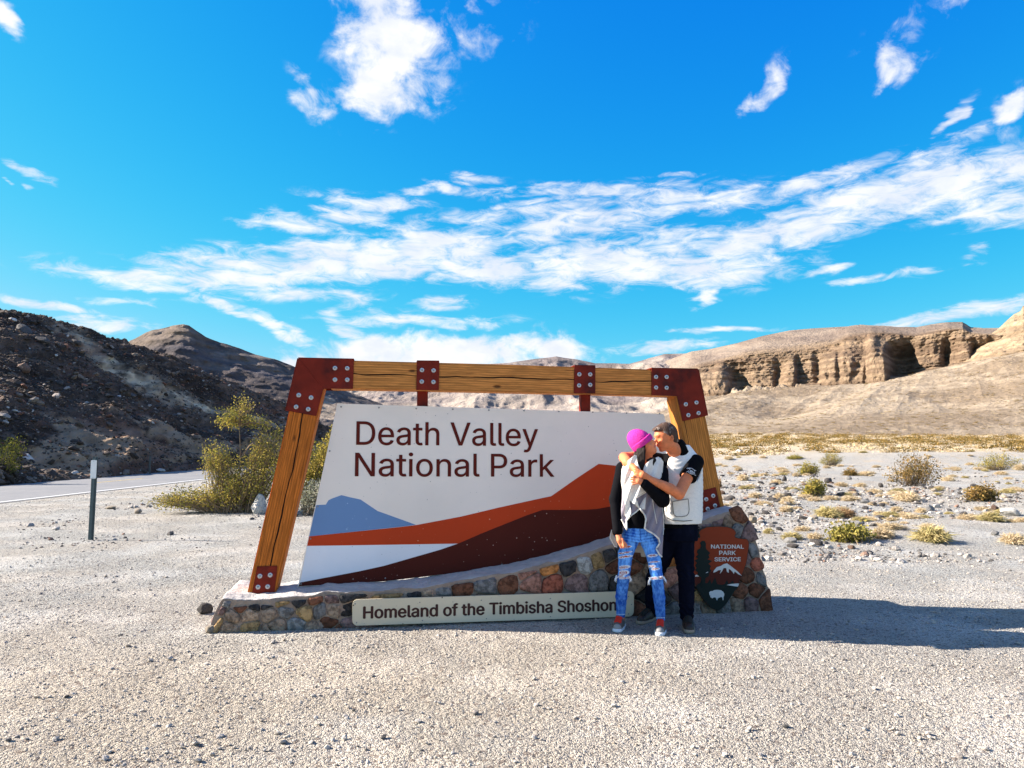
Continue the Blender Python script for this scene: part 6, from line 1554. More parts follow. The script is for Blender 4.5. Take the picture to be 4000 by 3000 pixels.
# her left arm (right in the picture) bent, hand laid over his on her chest
sh2, el2, wr2 = A3(2584, 1842, 6.7156), A3(2588, 1950, 6.5714), A3(2519, 1890, 6.4633)
B.chain([sh2, el2, wr2], [0.045, 0.036, 0.024], 0.01)
pm2 = A3(2497, 1878, 6.4499)
B.cap(wr2, pm2, 0.024, 0.029, 0.01, flat=1.35)
fingers(B, A3(2488, 1876, 6.4499), A3(2440, 1880, 6.4736) - A3(2490, 1876, 6.4499), np.array([0.12, 0, -1.0]), (0.060, 0.068, 0.066, 0.050), 0.0080, gap=0.0170, curl=(0, 0.10, 0))
B.cap(pm2 + np.array([0.004, -0.004, 0.02]), A3(2474, 1858, 6.4499), 0.0105, 0.0075, 0.006)
def wcol(V):
    c = skincol(WS, 5)(V); P = V - hc_w; F_, S_, U_ = P @ f_, P @ s_w, P @ u_
    eye = (np.exp(-(((U_ - 0.012) / 0.0045) ** 2 + ((np.abs(S_) - 0.030) / 0.014) ** 2)) * (F_ > 0.05)); brow = (np.exp(-(((U_ - 0.034) / 0.0045) ** 2 + ((np.abs(S_) - 0.028) / 0.018) ** 2)) * (F_ > 0.05))
    lip = np.exp(-(((U_ + 0.054) / 0.008) ** 2 + (S_ / 0.018) ** 2)) * (F_ > 0.07)
    c = c * (1 - np.clip(eye + brow, 0, 0.9)[:, None]) + np.array([[0.03, 0.015, 0.01]]) * np.clip(eye + brow, 0, 0.9)[:, None]
    return c * (1 - 0.7 * lip[:, None]) + np.array([[0.50, 0.10, 0.09]]) * 0.7 * lip[:, None]
B.mesh('body', skin_m, wroot, wcol)
# black long sleeved top
T_ = SDF((0.840, 6.386, 0.671), (1.504, 6.9834, 1.500), 0.0065)
T_.stack([lv(2068, 2497, WY, 56, 0.098), lv(1990, 2500, WY, 52, 0.092), lv(1900, 2508, WY, 60, 0.095), lv(1850, 2510, WY, 70, 0.095), lv(1826, 2512, WY, 48, 0.07)], 0.03)
T_.chain([sh1, el1, wr1 + np.array([0, 0, 0.01])], [0.062, 0.054, 0.044], 0.02); T_.ell(A3(2440, 1828, 6.7156), (0.066, 0.060, 0.055), 0.03)
T_.chain([sh2, el2 + np.array([0, 0, -0.01]), wr2], [0.062, 0.060, 0.043], 0.02)
T_.mesh('top', black_m, wroot)
# hat: ribbed beanie with a turned-up brim
H = SDF((0.900, 6.4684, 1.475), (1.360, 6.8804, 1.880), 0.0045)
hb_c = hc_w + u_ * 0.045 - f_ * 0.020
H.ell(hb_c, (0.104, 0.090, 0.112), 0.0, HW); H.ell(hc_w + u_ * 0.112 - f_ * 0.045, (0.052, 0.050, 0.050), 0.06, HW)
bn = (u_ * 0.90 - f_ * 0.44 * -1.0); bn = u_ * 0.99 - f_ * 0.08; bn /= np.linalg.norm(bn)
H.fn(lambda x, y, z: -((x - hc_w[0]) * bn[0] + (y - hc_w[1]) * bn[1] + (z - hc_w[2]) * bn[2] - 0.015))
h0 = H
def ribs(V):
    P = V - hc_w; a = np.arctan2(P @ s_w, P @ f_); return 0.5 + 0.5 * np.cos(a * 44)
def hatcol(V):
    r_ = ribs(V)[:, None]; return np.array([[0.78, 0.055, 0.40]]) * (0.72 + 0.28 * r_)
def ripple(x, y, z):
    P = np.stack([x - hc_w[0], y - hc_w[1], z - hc_w[2]], -1); a = np.arctan2(P @ s_w, P @ f_); return 0.0022 * np.cos(a * 44)
H.fn(ripple, 'plus')
hat = H.mesh('beanie', fleece_m, wroot, hatcol, 0)
H2 = SDF((0.900, 6.4684, 1.475), (1.360, 6.8804, 1.880), 0.0045); H2.ell(hc_w + u_ * 0.035 - f_ * 0.012, (0.112, 0.096, 0.120), 0.0, HW)
H2.fn(lambda x, y, z: np.abs((x - hc_w[0]) * bn[0] + (y - hc_w[1]) * bn[1] + (z - hc_w[2]) * bn[2] - 0.030) - 0.026); H2.fn(ripple, 'plus')
br_ = H2.mesh('beanie_brim', fleece_m, wroot, hatcol, 0); br_.parent = hat
# hair: dark locks under the hat
HR = SDF((0.900, 6.386, 1.135), (1.391, 6.8598, 1.720), 0.0045)
rr_ = random.Random(4)
for i in range(11):
    x0 = 2490 + i * 2.6; y0 = 1758 - i * 3.5; p = [A3(x0, y0, 6.6126), A3(x0 + rr_.uniform(-2, 3), y0 + 34, 6.5817), A3(2497 + i * 1.9 + rr_.uniform(-3, 3), y0 + 66, 6.5663), A3(2497 + i * 1.8 + rr_.uniform(-4, 3), 1838 + rr_.uniform(-14, 8), 6.556)]
    HR.chain(p, [0.010, 0.012, 0.011, 0.004], 0.006)
for i in range(6):
    p = [A3(2528 + i * 3, 1800 - i * 1.5, 6.5817), A3(2543 + i * 3, 1792 + i * 1.0, 6.5663), A3(2556 + rr_.uniform(-3, 4), 1796 + rr_.uniform(-6, 6), 6.5611), A3(2538 + i * 3, 1815 + rr_.uniform(-4, 6), 6.556)]
    HR.chain(p, [0.009, 0.012, 0.011, 0.003], 0.006)
HR.chain([A3(2490, 1775, 6.7156), A3(2488, 1800, 6.7362), A3(2500, 1830, 6.695)], [0.035, 0.04, 0.02], 0.02)
HR.mesh('hair', hair_m, wroot, const((0.016, 0.009, 0.007)))
# jeans
J = SDF((0.840, 6.4066, 0.033), (1.463, 6.9216, 0.970), 0.005)
legs_w = [((2468, 2090, 6.695), (2443, 2165, 6.6847), (2437, 2250, 6.695), (2427, 2330, 6.7671), (2425, 2402, 6.8289)), ((2526, 2090, 6.695), (2552, 2165, 6.6435), (2566, 2255, 6.6023), (2575, 2335, 6.6538), (2581, 2415, 6.7156))]
J.stack([lv(2112, 2497, WY, 62, 0.105), lv(2085, 2497, WY, 60, 0.105), lv(2056, 2497, WY, 53, 0.096)], 0.02)
for lg in legs_w: J.chain([A3(*q) for q in lg], [0.083, 0.064, 0.0515, 0.0515, 0.040], 0.012)
J.fn(lambda x, y, z: 0.0015 * np.sin(z * 190 + 3 * np.sin(x * 60)) * np.exp(-((z - 0.78) / 0.10) ** 2) + 0.0012 * np.sin(z * 120 + 9 * x), 'plus')
RIPS = [(2452, 2136, 12, 3.0), (2436, 2160, 20, 2.6), (2450, 2157, 14, 2.0), (2440, 2175, 22, 3.6), (2436, 2216, 18, 5.0), (2434, 2238, 16, 7.21), (2420, 2252, 14, 5.0), (2440, 2258, 16, 2.5), (2456, 2255, 6, 4.0),
        (2549, 2170, 14, 4.0), (2556, 2195, 16, 2.2), (2546, 2212, 11, 4.0), (2560, 2222, 12, 3.6), (2553, 2259, 20, 4.0), (2584, 2256, 12, 5.0)]
def jcol(V):
    px, py = topx(V); n = fbm(V[:, 0] * 30, V[:, 1] * 30, V[:, 2] * 9, 4, 7); n2 = fbm(V[:, 0] * 90, V[:, 1] * 60, V[:, 2] * 50, 3, 8)
    f = 0.15 + 0.7 * sstep(n + 0.5 * n2, -0.5, 0.5)
    wh = np.sin(py * 0.55 + 0.1 * (px - 2497) * np.sign(px - 2497)) * np.exp(-((py - 2100) / 28) ** 2); thigh = np.exp(-((py - 2190) / 55) ** 2)
    f = np.clip(f * (0.55 + 0.45 * (1 - sstep(py, 2270, 2330))) + 0.25 * wh + 0.22 * thigh + 0.12 * n2, 0, 1)[:, None]
    c = np.array([[0.010, 0.060, 0.38]]) * (1 - f) + np.array([[0.14, 0.40, 0.92]]) * f
    front = V[:, 1] < np.where(px < 2497, 6.6692, 6.6229)
    for (x, y, a, b) in RIPS:
        d = ((px - x) / a) ** 2 + ((py - y + 0.12 * (px - x) * (1 if x < 2497 else 0.6)) / b) ** 2
        edge = ((d < 2.3) & front)[:, None]; hole = ((d < 1.0) & front)[:, None]
        c = np.where(edge, np.array([[0.62, 0.70, 0.82]]), c); thread = (np.abs(((py * 0.9 + n2 * 3) % 4.2) - 2.1) < 0.45)[:, None] & (b > 3)
        c = np.where(hole & ~thread, np.array([[0.40, 0.085, 0.045]]), c)
    hem = ((py > np.where(px < 2497, 2396, 2409)))[:, None] & (np.abs(py - np.where(px < 2497, 2400, 2413)) < 1.5)[:, None]
    c = np.where(hem, np.array([[0.40, 0.60, 0.85]]), c)
    fly = ((np.abs(px - 2501) < 1.2) & (py > 2062) & (py < 2110) & (V[:, 1] < 6.6641))[:, None]; return np.where(fly, np.array([[0.03, 0.07, 0.25]]), c)
jeans = J.mesh('jeans', denim_m, wroot, jcol)
fr = MB(); rf = random.Random(8)
for (cx_, cy_, side, Yf) in ((2405, 2256, -1, 6.6538), (2462, 2258, 1, 6.6538), (2537, 2266, -1, 6.5611), (2597, 2260, 1, 6.5714)):
    for q in range(13):
        a = A3(cx_ - side * rf.uniform(0, 10), cy_ - rf.uniform(2, 10), Yf); b = A3(cx_ + side * rf.uniform(-2, 6), cy_ + rf.uniform(2, 10), Yf - 0.012); c = A3(cx_ + side * rf.uniform(-4, 7), cy_ + rf.uniform(10, 20), Yf - 0.015)
        fr.tube([Vector(a), Vector(b), Vector(c)], [0.0022, 0.0018, 0.001], 3)
for (x, y, a, b) in RIPS:
    for q in range(2):
        Yf = (6.625 if x < 2497 else 6.5405) + (0.012 if y < 2190 else 0)
        x0 = x - a * rf.uniform(0.6, 1.0); x1 = x + a * rf.uniform(0.5, 1.0); yy = y - 0.10 * 0 + rf.uniform(-b, b)
        fr.tube([Vector(A3(x0, yy + 1, Yf + 0.010)), Vector(A3((x0 + x1) / 2, yy + rf.uniform(-1, 2.5), Yf)), Vector(A3(x1, yy - 1, Yf + 0.010))], 0.0013, 3)
fo = fr.build('frayed_threads', mat('thread', (0.75, 0.78, 0.84), 0.9, 0.05, 30), None, fixn=False)
fo.data.transform(Matrix.Translation(-wroot.location)); fo.parent = jeans

# draped pieces: outline in the picture, laid over a rounded torso, with real thickness
def drape(name, poly, depth, m, parent, off, th=0.010, cols=(0.8, 0.8, 0.8), step=5.0, wave=None, c2_=None):
    n = len(poly); vs = []; 
    for i in range(n):
        a, b = Vector(poly[i]), Vector(poly[(i + 1) % n]); k = max(1, int((b - a).length / step))
        vs += [a.lerp(b, j / k) for j in range(k)]
    nb = len(vs); es = [(i, (i + 1) % nb) for i in range(nb)]
    xs = [v.x for v in vs]; ys_ = [v.y for v in vs]
    for x in np.arange(min(xs) + step / 2, max(xs), step):
        for y in np.arange(min(ys_) + step / 2, max(ys_), step): vs.append(Vector((x, y)))
    ov, oe, of, *_ = delaunay_2d_cdt(vs, es, [], 1, 1e-4)
    F3 = np.array([[v[0], v[1], depth(v[0], v[1])] for v in ov])
    fw = np.array([at(a, b, y - th) for a, b, y in F3]); bk = np.array([at(a, b, y) for a, b, y in F3]); N_ = len(fw)
    fs = [tuple(f) for f in of] + [tuple(N_ + i for i in f[::-1]) for f in of]
    ec = {}
    for f in of:
        for i in range(len(f)):
            e = (f[i], f[(i + 1) % len(f)]); k = tuple(sorted(e)); ec.setdefault(k, []).append(e)
    for k, l in ec.items():
        if len(l) == 1: a, b = l[0]; fs.append((a, N_ + a, N_ + b, b))
    V = np.concatenate([fw, bk]); C = np.tile(np.array(cols, float), (2 * N_, 1)); C *= (1 + 0.08 * fbm(V[:, 0] * 40, V[:, 1] * 40, V[:, 2] * 40, 3, 9))[:, None]
    o = mesh_np(name, V - np.array(off), fs, m, parent, cols=C)
    bm = bmesh.new(); bm.from_mesh(o.data); bmesh.ops.recalc_face_normals(bm, faces=bm.faces); bm.to_mesh(o.data); bm.free()
    return o
def wdep(extra=0.0, amp=0.012, fr_=0.16):
    def f(x, y):
        xc = np.interp(y, [1780, 1850, 1950, 2050, 2200], [2512, 2508, 2502, 2497, 2510]); hw = np.interp(y, [1780, 1850, 1950, 2050, 2110, 2200], [62, 78, 84, 92, 100, 104])
        q = min(0.995, abs(x - xc) / hw); return 6.6847 - 0.125 * math.sqrt(1 - q * q) - extra + amp * math.sin((x + 0.35 * (y - 1900)) * fr_) + 0.012 * float(sstep(np.array(y), 2050, 2200))
    return f
WH = (0.86, 0.80, 0.74); GY = (0.27, 0.235, 0.28)
k1 = lambda L: [(2300 + .5425 * x, 1600 + .5425 * y) for x, y in L]
VS = SDF((0.840, 6.4066, 0.569), (1.504, 7.004, 1.520), 0.0065)
VS.stack([lv(2130, 2502, 6.7362, 74, 0.11), lv(2060, 2500, 6.7259, 66, 0.11), lv(1950, 2504, 6.7156, 62, 0.108), lv(1860, 2510, 6.7156, 74, 0.108), lv(1830, 2511, 6.7156, 60, 0.085)], 0.02)
VS.fn(lambda x, y, z: 6.695 - y)                   # only the back and sides: the front hangs open
vest = VS.mesh('vest', cloth_m, wroot, const(GY))
wo_ = tuple(wroot.location)
gl = drape('vest_front', k1([(240, 545), (238, 640), (232, 720), (236, 790), (262, 850), (275, 868), (272, 800), (300, 765), (345, 735), (362, 712), (345, 690), (300, 660), (268, 620), (250, 560)]), wdep(0.004), cloth_m, vest, wo_, cols=GY)
gr_ = drape('vest_front', k1([(350, 625), (400, 588), (455, 600), (470, 640), (522, 680), (540, 770), (540, 860), (528, 1062), (505, 1040), (482, 1000), (512, 965), (505, 925), (472, 895), (425, 870), (400, 858), (422, 815), (412, 765), (368, 712), (345, 660)]), wdep(0.006, 0.016, 0.20), cloth_m, vest, wo_, cols=GY)
drape('vest_hem', k1([(165, 865), (175, 900), (205, 940), (205, 990), (185, 985), (150, 935), (152, 915)]), lambda x, y: 6.695, cloth_m, vest, wo_, cols=(0.55, 0.47, 0.40))
drape('vest_hem', k1([(360, 930), (405, 940), (410, 1062), (378, 1058), (372, 1030), (330, 1028), (345, 975)]), lambda x, y: 6.8392, cloth_m, vest, wo_, cols=(0.50, 0.44, 0.36))
drape('lapel', k1([(330, 325), (290, 360), (250, 395), (236, 430), (232, 520), (244, 600), (262, 690), (258, 760), (285, 790), (305, 745), (300, 690), (292, 655), (340, 690), (368, 716), (350, 660), (336, 632), (415, 590), (428, 560), (415, 520), (395, 505), (380, 470), (372, 430), (350, 380), (345, 330)]), wdep(0.022), fleece_m, vest, wo_, cols=WH, th=0.016)
drape('lapel', k1([(470, 352), (500, 338), (520, 350), (538, 376), (532, 450), (522, 488), (508, 506), (460, 500), (420, 485), (394, 462), (392, 430), (405, 396), (440, 365)]), wdep(0.024), fleece_m, vest, wo_, cols=WH, th=0.016)
drape('vest_lining', k1([(338, 632), (415, 592), (410, 600), (350, 636), (344, 640)]), wdep(0.03), fleece_m, vest, wo_, cols=WH, th=0.006)
drape('vest_lining', k1([(398, 640), (412, 628), (406, 720), (385, 716), (362, 700), (385, 660)]), wdep(0.022), fleece_m, vest, wo_, cols=(0.7, 0.66, 0.64), th=0.006)
trim = mat('fleece_trim', (0.80, 0.76, 0.70), 0.95, 0.1, 60, 0.6, 90)
def piping(pts, dep, r, m, parent, off, name='trim', ex=0.016):
    mb = MB(); P = []
    for i in range(len(pts) - 1):
        a, b = Vector(pts[i]), Vector(pts[i + 1]); k = max(1, int((b - a).length / 4))
        P += [a.lerp(b, j / k) for j in range(k)]
    P.append(Vector(pts[-1])); mb.tube([at(p.x, p.y, dep(p.x, p.y) - ex) for p in P], r, 5); o = mb.build(name, m, None, smooth=True, fixn=False)
    o.data.transform(Matrix.Translation(-Vector(off))); o.parent = parent; return o
piping(k1([(342, 690), (370, 714), (405, 762), (412, 790), (402, 855), (425, 872), (470, 897), (505, 930), (512, 962), (484, 1002), (508, 1042), (528, 1062)]), wdep(0.006, 0.016, 0.20), 0.0075, trim, vest, wo_)
piping(k1([(365, 712), (340, 737), (300, 765), (272, 800), (275, 868), (236, 790)]), wdep(0.004), 0.0070, trim, vest, wo_)
piping(k1([(455, 620), (470, 720), (490, 820)]), wdep(0.006, 0.016, 0.20), 0.003, trim, vest, wo_)
piping(k1([(528, 690), (540, 790), (536, 900)]), wdep(0.006, 0.016, 0.20), 0.004, trim, vest, wo_)
piping(k1([(263, 560), (250, 640), (236, 705)]), wdep(0.01), 0.003, trim, vest, wo_)
piping(k1([(165, 865), (152, 918), (185, 985), (205, 990)]), lambda x, y: 6.695, 0.0045, trim, vest, wo_)

def shoe(parent, heel, toe, w_, up_m, up_col, sole_col, lace=None, hgt=0.085, name='shoe', ank=None, toecap=None):
    heel, toe = np.array(heel, float), np.array(toe, float); d = toe - heel; L = np.linalg.norm(d); d /= L; sd_ = np.array([-d[1], d[0], 0])
    lo = np.minimum(heel, toe) - 0.09; hi = np.maximum(heel, toe) + 0.09; lo[2] = -0.01; hi[2] = 0.20
    S1 = SDF(lo, hi, 0.0045); P = lambda f, s, z: heel + d * L * f + sd_ * s + np.array([0, 0, z])
    S1.cap(P(0.12, 0, 0.045), P(0.45, 0, 0.042), w_ * 0.42, w_ * 0.45, 0.02); S1.cap(P(0.45, 0, 0.040), P(0.82, 0, 0.030), w_ * 0.46, w_ * 0.40, 0.02)
    S1.cap(P(0.14, 0, 0.05), P(0.20, 0, hgt + 0.02), w_ * 0.40, w_ * 0.34, 0.02)
    S1.cap(P(0.22, 0, 0.085), P(0.68, 0, 0.045), w_ * 0.36, w_ * 0.41, 0.015)
    S1.fn(lambda x, y, z: 0.022 - z)
    def uc(V):
        t = (V - heel) @ d / L; c = np.tile(np.array(up_col, float), (len(V), 1))
        if toecap is not None: c = np.where(((t > 0.86) | (t < 0.2))[:, None], np.array([toecap]), c)
        return c
    s = S1.mesh(name, up_m, parent, uc)
    S2_ = SDF(lo, hi, 0.0045); S2_.cap(P(0.10, 0, 0.012), P(0.50, 0, 0.012), w_ * 0.46, w_ * 0.50, 0.01); S2_.cap(P(0.5, 0, 0.012), P(0.86, 0, 0.012), w_ * 0.50, w_ * 0.43, 0.01)
    S2_.fn(lambda x, y, z: np.maximum(z - 0.030, 0.001 - z))
    so_ = S2_.mesh('sole', cloth_m, parent, const(sole_col)); so_.parent = s; 
    if lace:
        mb = MB(); dn = lambda p: Vector(p) - Vector(parent.location)
        nrm = d * 0.34 + np.array([0, 0, 0.94])
        for i in range(6):
            t = i / 5; f = 0.70 - 0.40 * t; zc = 0.045 + 0.036 * t; r0 = w_ * (0.41 - 0.045 * t) + 0.003; c0 = P(f, 0, zc)
            q = lambda sg, ff=0.0: dn(c0 + nrm * r0 * math.cos(sg * 0.75) + sd_ * r0 * math.sin(sg * 0.75) + d * L * ff)
            mb.tube([q(-1), q(-0.5), q(0), q(0.5), q(1)], 0.0062, 5)
            if i < 5: mb.tube([q(-1), q(0, 0.03), q(1, 0.065)], 0.005, 4)
        mb.build('laces', lace, s, fixn=False)
    return s
lace_r = mat('lace_red', (0.62, 0.030, 0.015), 0.8, 0.1, 30); lace_d = mat('lace_dark', (0.02, 0.018, 0.016), 0.8, 0.1, 30)
shoe_m = mat('shoe_leather', rough=0.5, vcol=True, var=0.12, scale=40, spec=0.4)
def gp(px, py): p = gnd(px, py); return (p.x, p.y, 0)
shoe(wroot, (at(2427, 2440, 6.901).x, 6.9113, 0), gp(2409, 2472), 0.100, shoe_m, (0.10, 0.095, 0.09), (0.66, 0.70, 0.76), lace_r, 0.085, toecap=(0.25, 0.245, 0.24))
shoe(wroot, (at(2583, 2440, 6.7877).x, 6.7877, 0), gp(2577, 2486), 0.100, shoe_m, (0.10, 0.095, 0.09), (0.66, 0.70, 0.76), lace_r, 0.085, toecap=(0.25, 0.245, 0.24))

# ------------------------------------------------------------------ man
MY = 6.9216
mroot = empty('person', (float(at(2670, 2460, 6.901).x), 6.901, 0))
tag(mroot, 'greying man in white sleeveless vest, black shirt and dark jeans, hugging the woman', 'person', 'couple kissing in front of the sign')
MS = (0.70, 0.215, 0.090)
M = SDF((0.860, 6.3551, -0.049), (1.957, 7.1894, 1.970), 0.006)
hm = A3(2600, 1710, 6.7568); HM = head_axes(-0.20, (-0.97, -0.25)); fm, sm_, um = HM
M.ell(hm + um * 0.026 + fm * -0.006, (0.102, 0.079, 0.100), 0.0, HM)
M.ell(hm - um * 0.052 + fm * 0.026, (0.066, 0.056, 0.062), 0.03, HM)
M.ell(hm - um * 0.100 + fm * 0.064, (0.022, 0.024, 0.018), 0.02, HM)
M.cap(hm + fm * 0.092 + um * 0.010, hm + fm * 0.116 - um * 0.024, 0.008, 0.0125, 0.010)
M.ell(hm + fm * 0.084 + um * 0.034, (0.016, 0.045, 0.011), 0.015, HM)
for sg in (-1, 1):
    M.ell(hm + fm * 0.060 - um * 0.022 + sm_ * sg * 0.042, (0.024, 0.018, 0.020), 0.02, HM)
    M.ell(hm - fm * 0.022 - um * 0.008 + sm_ * sg * 0.082, (0.017, 0.008, 0.032), 0.006, HM)
    M.ell(hm - fm * 0.018 - um * 0.008 + sm_ * sg * 0.090, (0.007, 0.006, 0.016), 0.0, HM, op='cut')
M.cap(hm + fm * 0.094 - um * 0.046 - sm_ * 0.02, hm + fm * 0.094 - um * 0.046 + sm_ * 0.02, 0.007, 0.007, 0.006)
M.cap(hm + fm * 0.090 - um * 0.060 - sm_ * 0.017, hm + fm * 0.090 - um * 0.060 + sm_ * 0.017, 0.0075, 0.0075, 0.006)
M.cap(hm - um * 0.07 - fm * 0.03, A3(2645, 1775, 6.901), 0.062, 0.070, 0.02)
M.stack([lv(2110, 2660, MY, 62, 0.10), lv(2040, 2662, MY, 60, 0.10), lv(1900, 2665, MY, 68, 0.11), lv(1810, 2665, MY, 72, 0.10), lv(1778, 2660, MY, 40, 0.07)], 0.03)
for q in (((2672, 2090, 6.9216), (2672, 2170, 6.901), (2681, 2255, 6.8598), (2682, 2330, 6.8598), (2684, 2400, 6.8598)), ((2632, 2090, 6.9422), (2585, 2180, 7.0246), (2552, 2260, 7.0658), (2545, 2330, 7.107), (2549, 2395, 7.1379))):
    M.chain([A3(*p) for p in q], [0.085, 0.075, 0.055, 0.052, 0.038], 0.01)
# arm nearest the camera: upper arm down, forearm across to her chest
msh, mel, mwr = A3(2716, 1800, 6.8598), A3(2652, 1930, 6.592), A3(2538, 1872, 6.4736)
M.chain([msh, mel], [0.056, 0.050], 0.01)
M.chain([mel, A3(2615, 1908, 6.5508), mwr], [0.046, 0.047, 0.029], 0.012)
M.cap(mwr, A3(2512, 1856, 6.4633), 0.030, 0.034, 0.012, flat=1.3)
fingers(M, A3(2508, 1852, 6.4633), A3(2470, 1838, 6.489) - A3(2510, 1852, 6.4684), np.array([0.3, 0, -0.95]), (0.062, 0.072, 0.070, 0.056), 0.0095, gap=0.0185, curl=(0, 0.1, -0.1))
# other arm: round her neck and back down over her shoulder
osh, oel0, oel, owr = A3(2600, 1800, 6.9834), A3(2510, 1782, 6.8804), A3(2438, 1787, 6.798), A3(2483, 1833, 6.5251)
M.chain([osh, oel0, oel], [0.056, 0.048, 0.046], 0.015)
M.chain([oel, A3(2452, 1806, 6.6332), owr], [0.046, 0.046, 0.030], 0.015)
M.cap(owr, A3(2494, 1855, 6.489), 0.031, 0.034, 0.012, flat=1.3)
fingers(M, A3(2496, 1860, 6.4839), A3(2506, 1885, 6.4736) - A3(2494, 1855, 6.489), np.array([-1, 0, 0.3]), (0.052, 0.064, 0.062, 0.05), 0.0095, gap=0.0175)
M.cap(A3(2502, 1846, 6.489), A3(2518, 1862, 6.4736), 0.0125, 0.009, 0.006)
def mcol(V):
    c = skincol(MS, 15)(V); P = V - hm; F_, S_, U_ = P @ fm, P @ sm_, P @ um
    eye = np.exp(-(((U_ - 0.014) / 0.004) ** 2 + ((np.abs(S_) - 0.034) / 0.016) ** 2)) * (F_ > 0.05); br = np.exp(-(((U_ - 0.036) / 0.005) ** 2 + ((np.abs(S_) - 0.032) / 0.02) ** 2)) * (F_ > 0.06)
    k = np.clip(eye + 0.6 * br, 0, 0.85)[:, None]; c = c * (1 - k) + np.array([[0.05, 0.03, 0.025]]) * k
    ear = (np.exp(-(((U_ + 0.006) / 0.014) ** 2 + ((F_ + 0.018) / 0.008) ** 2)) * (np.abs(S_) > 0.07))[:, None]; c = c * (1 - 0.6 * ear)
    lip = (np.exp(-(((U_ + 0.052) / 0.007) ** 2)) * (F_ > 0.085))[:, None]; c = c * (1 - 0.5 * lip) + np.array([[0.45, 0.10, 0.08]]) * 0.5 * lip
    mole = (fbm(V[:, 0] * 60, V[:, 1] * 60, V[:, 2] * 60, 2, 3) > 0.35)[:, None]; return np.where(mole, c * 0.95, c)
M.mesh('body', skin_m, mroot, mcol)
HH = SDF((1.180, 6.5405, 1.547), (1.648, 6.9834, 1.970), 0.0045)
HH.ell(hm + um * 0.034 - fm * 0.012, (0.110, 0.088, 0.106), 0.0, HM); HH.ell(hm + um * 0.088 + fm * 0.062, (0.045, 0.055, 0.028), 0.02, HM); HH.ell(hm - um * 0.035 - fm * 0.070, (0.045, 0.062, 0.060), 0.03, HM)
def hairline(x, y, z):
    P = np.stack([x - hm[0], y - hm[1], z - hm[2]], -1); F_, S_, U_ = P @ fm, np.abs(P @ sm_), P @ um
    line = 0.085 + 0.0 * F_; line = np.where(F_ < 0.078, 0.075 + (F_ - 0.078) * 0.15, line)
    line = np.where(F_ < 0.040, 0.050 + (F_ - 0.04) * 0.9, line); line = np.where(F_ < 0.0, 0.012 + F_ * 0.5, line); line = np.where(F_ < -0.035, -0.06, line)
    return line - U_ + 0.003 * np.sin(F_ * 300)
HH.fn(hairline); HH.fn(lambda x, y, z: 0.0018 * np.sin((x + y * 0.4) * 420 + 9 * z) , 'plus')
def hcol(V):
    P = V - hm; F_, S_, U_ = P @ fm, np.abs(P @ sm_), P @ um; n = fbm(V[:, 0] * 70, V[:, 1] * 30, V[:, 2] * 25, 3, 12)
    g = np.clip(sstep(F_, 0.0, 0.05) * sstep(0.075 - U_, 0.0, 0.04) * 0.9 + 0.3 * (n > 0.38), 0, 1)[:, None]; return np.array([[0.070, 0.038, 0.026]]) * (1 - g) + np.array([[0.46, 0.40, 0.36]]) * g
HH.mesh('hair', hair_m, mroot, hcol)
SH = SDF((1.060, 6.4684, 0.723), (1.978, 7.21, 1.700), 0.0065)
SH.stack([lv(2060, 2650, MY, 66, 0.118), lv(1950, 2650, MY, 70, 0.122), lv(1850, 2652, MY, 78, 0.125), lv(1800, 2655, MY, 76, 0.112), lv(1770, 2650, MY, 46, 0.085)], 0.03)
SH.cap(A3(2658, 1770, 6.901), A3(2643, 1744, 6.8804), 0.095, 0.084, 0.03)
SH.cap(A3(2718, 1806, 6.8392), A3(2688, 1862, 6.7362), 0.074, 0.080, 0.02)
SH.cap(A3(2600, 1802, 6.9628), A3(2538, 1790, 6.9216), 0.068, 0.062, 0.02)
SH.cap(A3(2640, 1745, 6.8598), A3(2610, 1700, 6.8186), 0.058, 0.05, 0.0, op='cut')
e_ = A3(2688, 1862, 6.7362); ed = (A3(2688, 1862, 6.7362) - A3(2718, 1806, 6.8392)); ed /= np.linalg.norm(ed)
SH.fn(lambda x, y, z: np.where(((x - e_[0]) ** 2 + (y - e_[1]) ** 2 + (z - e_[2]) ** 2) < 0.020, (x - e_[0]) * ed[0] + (y - e_[1]) * ed[1] + (z - e_[2]) * ed[2] - 0.012, -1))
shirt = SH.mesh('shirt', shirt_m, mroot)
VM = SDF((1.250, 6.592, 0.826), (2.009, 7.2306, 1.740), 0.006)
VM.stack([lv(2042, 2657, 6.9319, 80, 0.150), lv(2020, 2657, 6.9319, 84, 0.155), lv(1900, 2658, 6.9319, 85, 0.155), lv(1830, 2658, 6.9319, 84, 0.152), lv(1795, 2660, 6.9319, 80, 0.140), lv(1765, 2660, 6.9319, 52, 0.11), lv(1738, 2656, 6.9216, 36, 0.09)], 0.02)
VM.cap(A3(2655, 1760, 6.9113), A3(2632, 1738, 6.8804), 0.080, 0.076, 0.0, op='cut')
p_e = [(2004, 2600), (1839, 2604), (1795, 2614), (1770, 2637), (1745, 2662), (1722, 2686)]
def front_edge(x, y, z):
    pz = [float(at(q[1], q[0], 6.798).z) for q in p_e]; pxx = [float(at(q[1], q[0], 6.798).x) for q in p_e]
    o = np.argsort(pz); ex = np.interp(z, np.array(pz)[o], np.array(pxx)[o]); return np.where(y < 6.9216, ex - x, -1)
VM.fn(front_edge)
VM.cap(A3(2728, 1805, 6.8186), A3(2712, 1850, 6.7774), 0.074, 0.072, 0.0, op='cut')
VM.fn(lambda x, y, z: 0.0018 * np.sin(z * 150 + 5 * np.sin(x * 22)) * 0.6 , 'plus')
VW = (0.82, 0.79, 0.74)
vestm = VM.mesh('vest', cloth_m, mroot, const(VW))
mo_ = tuple(mroot.location)
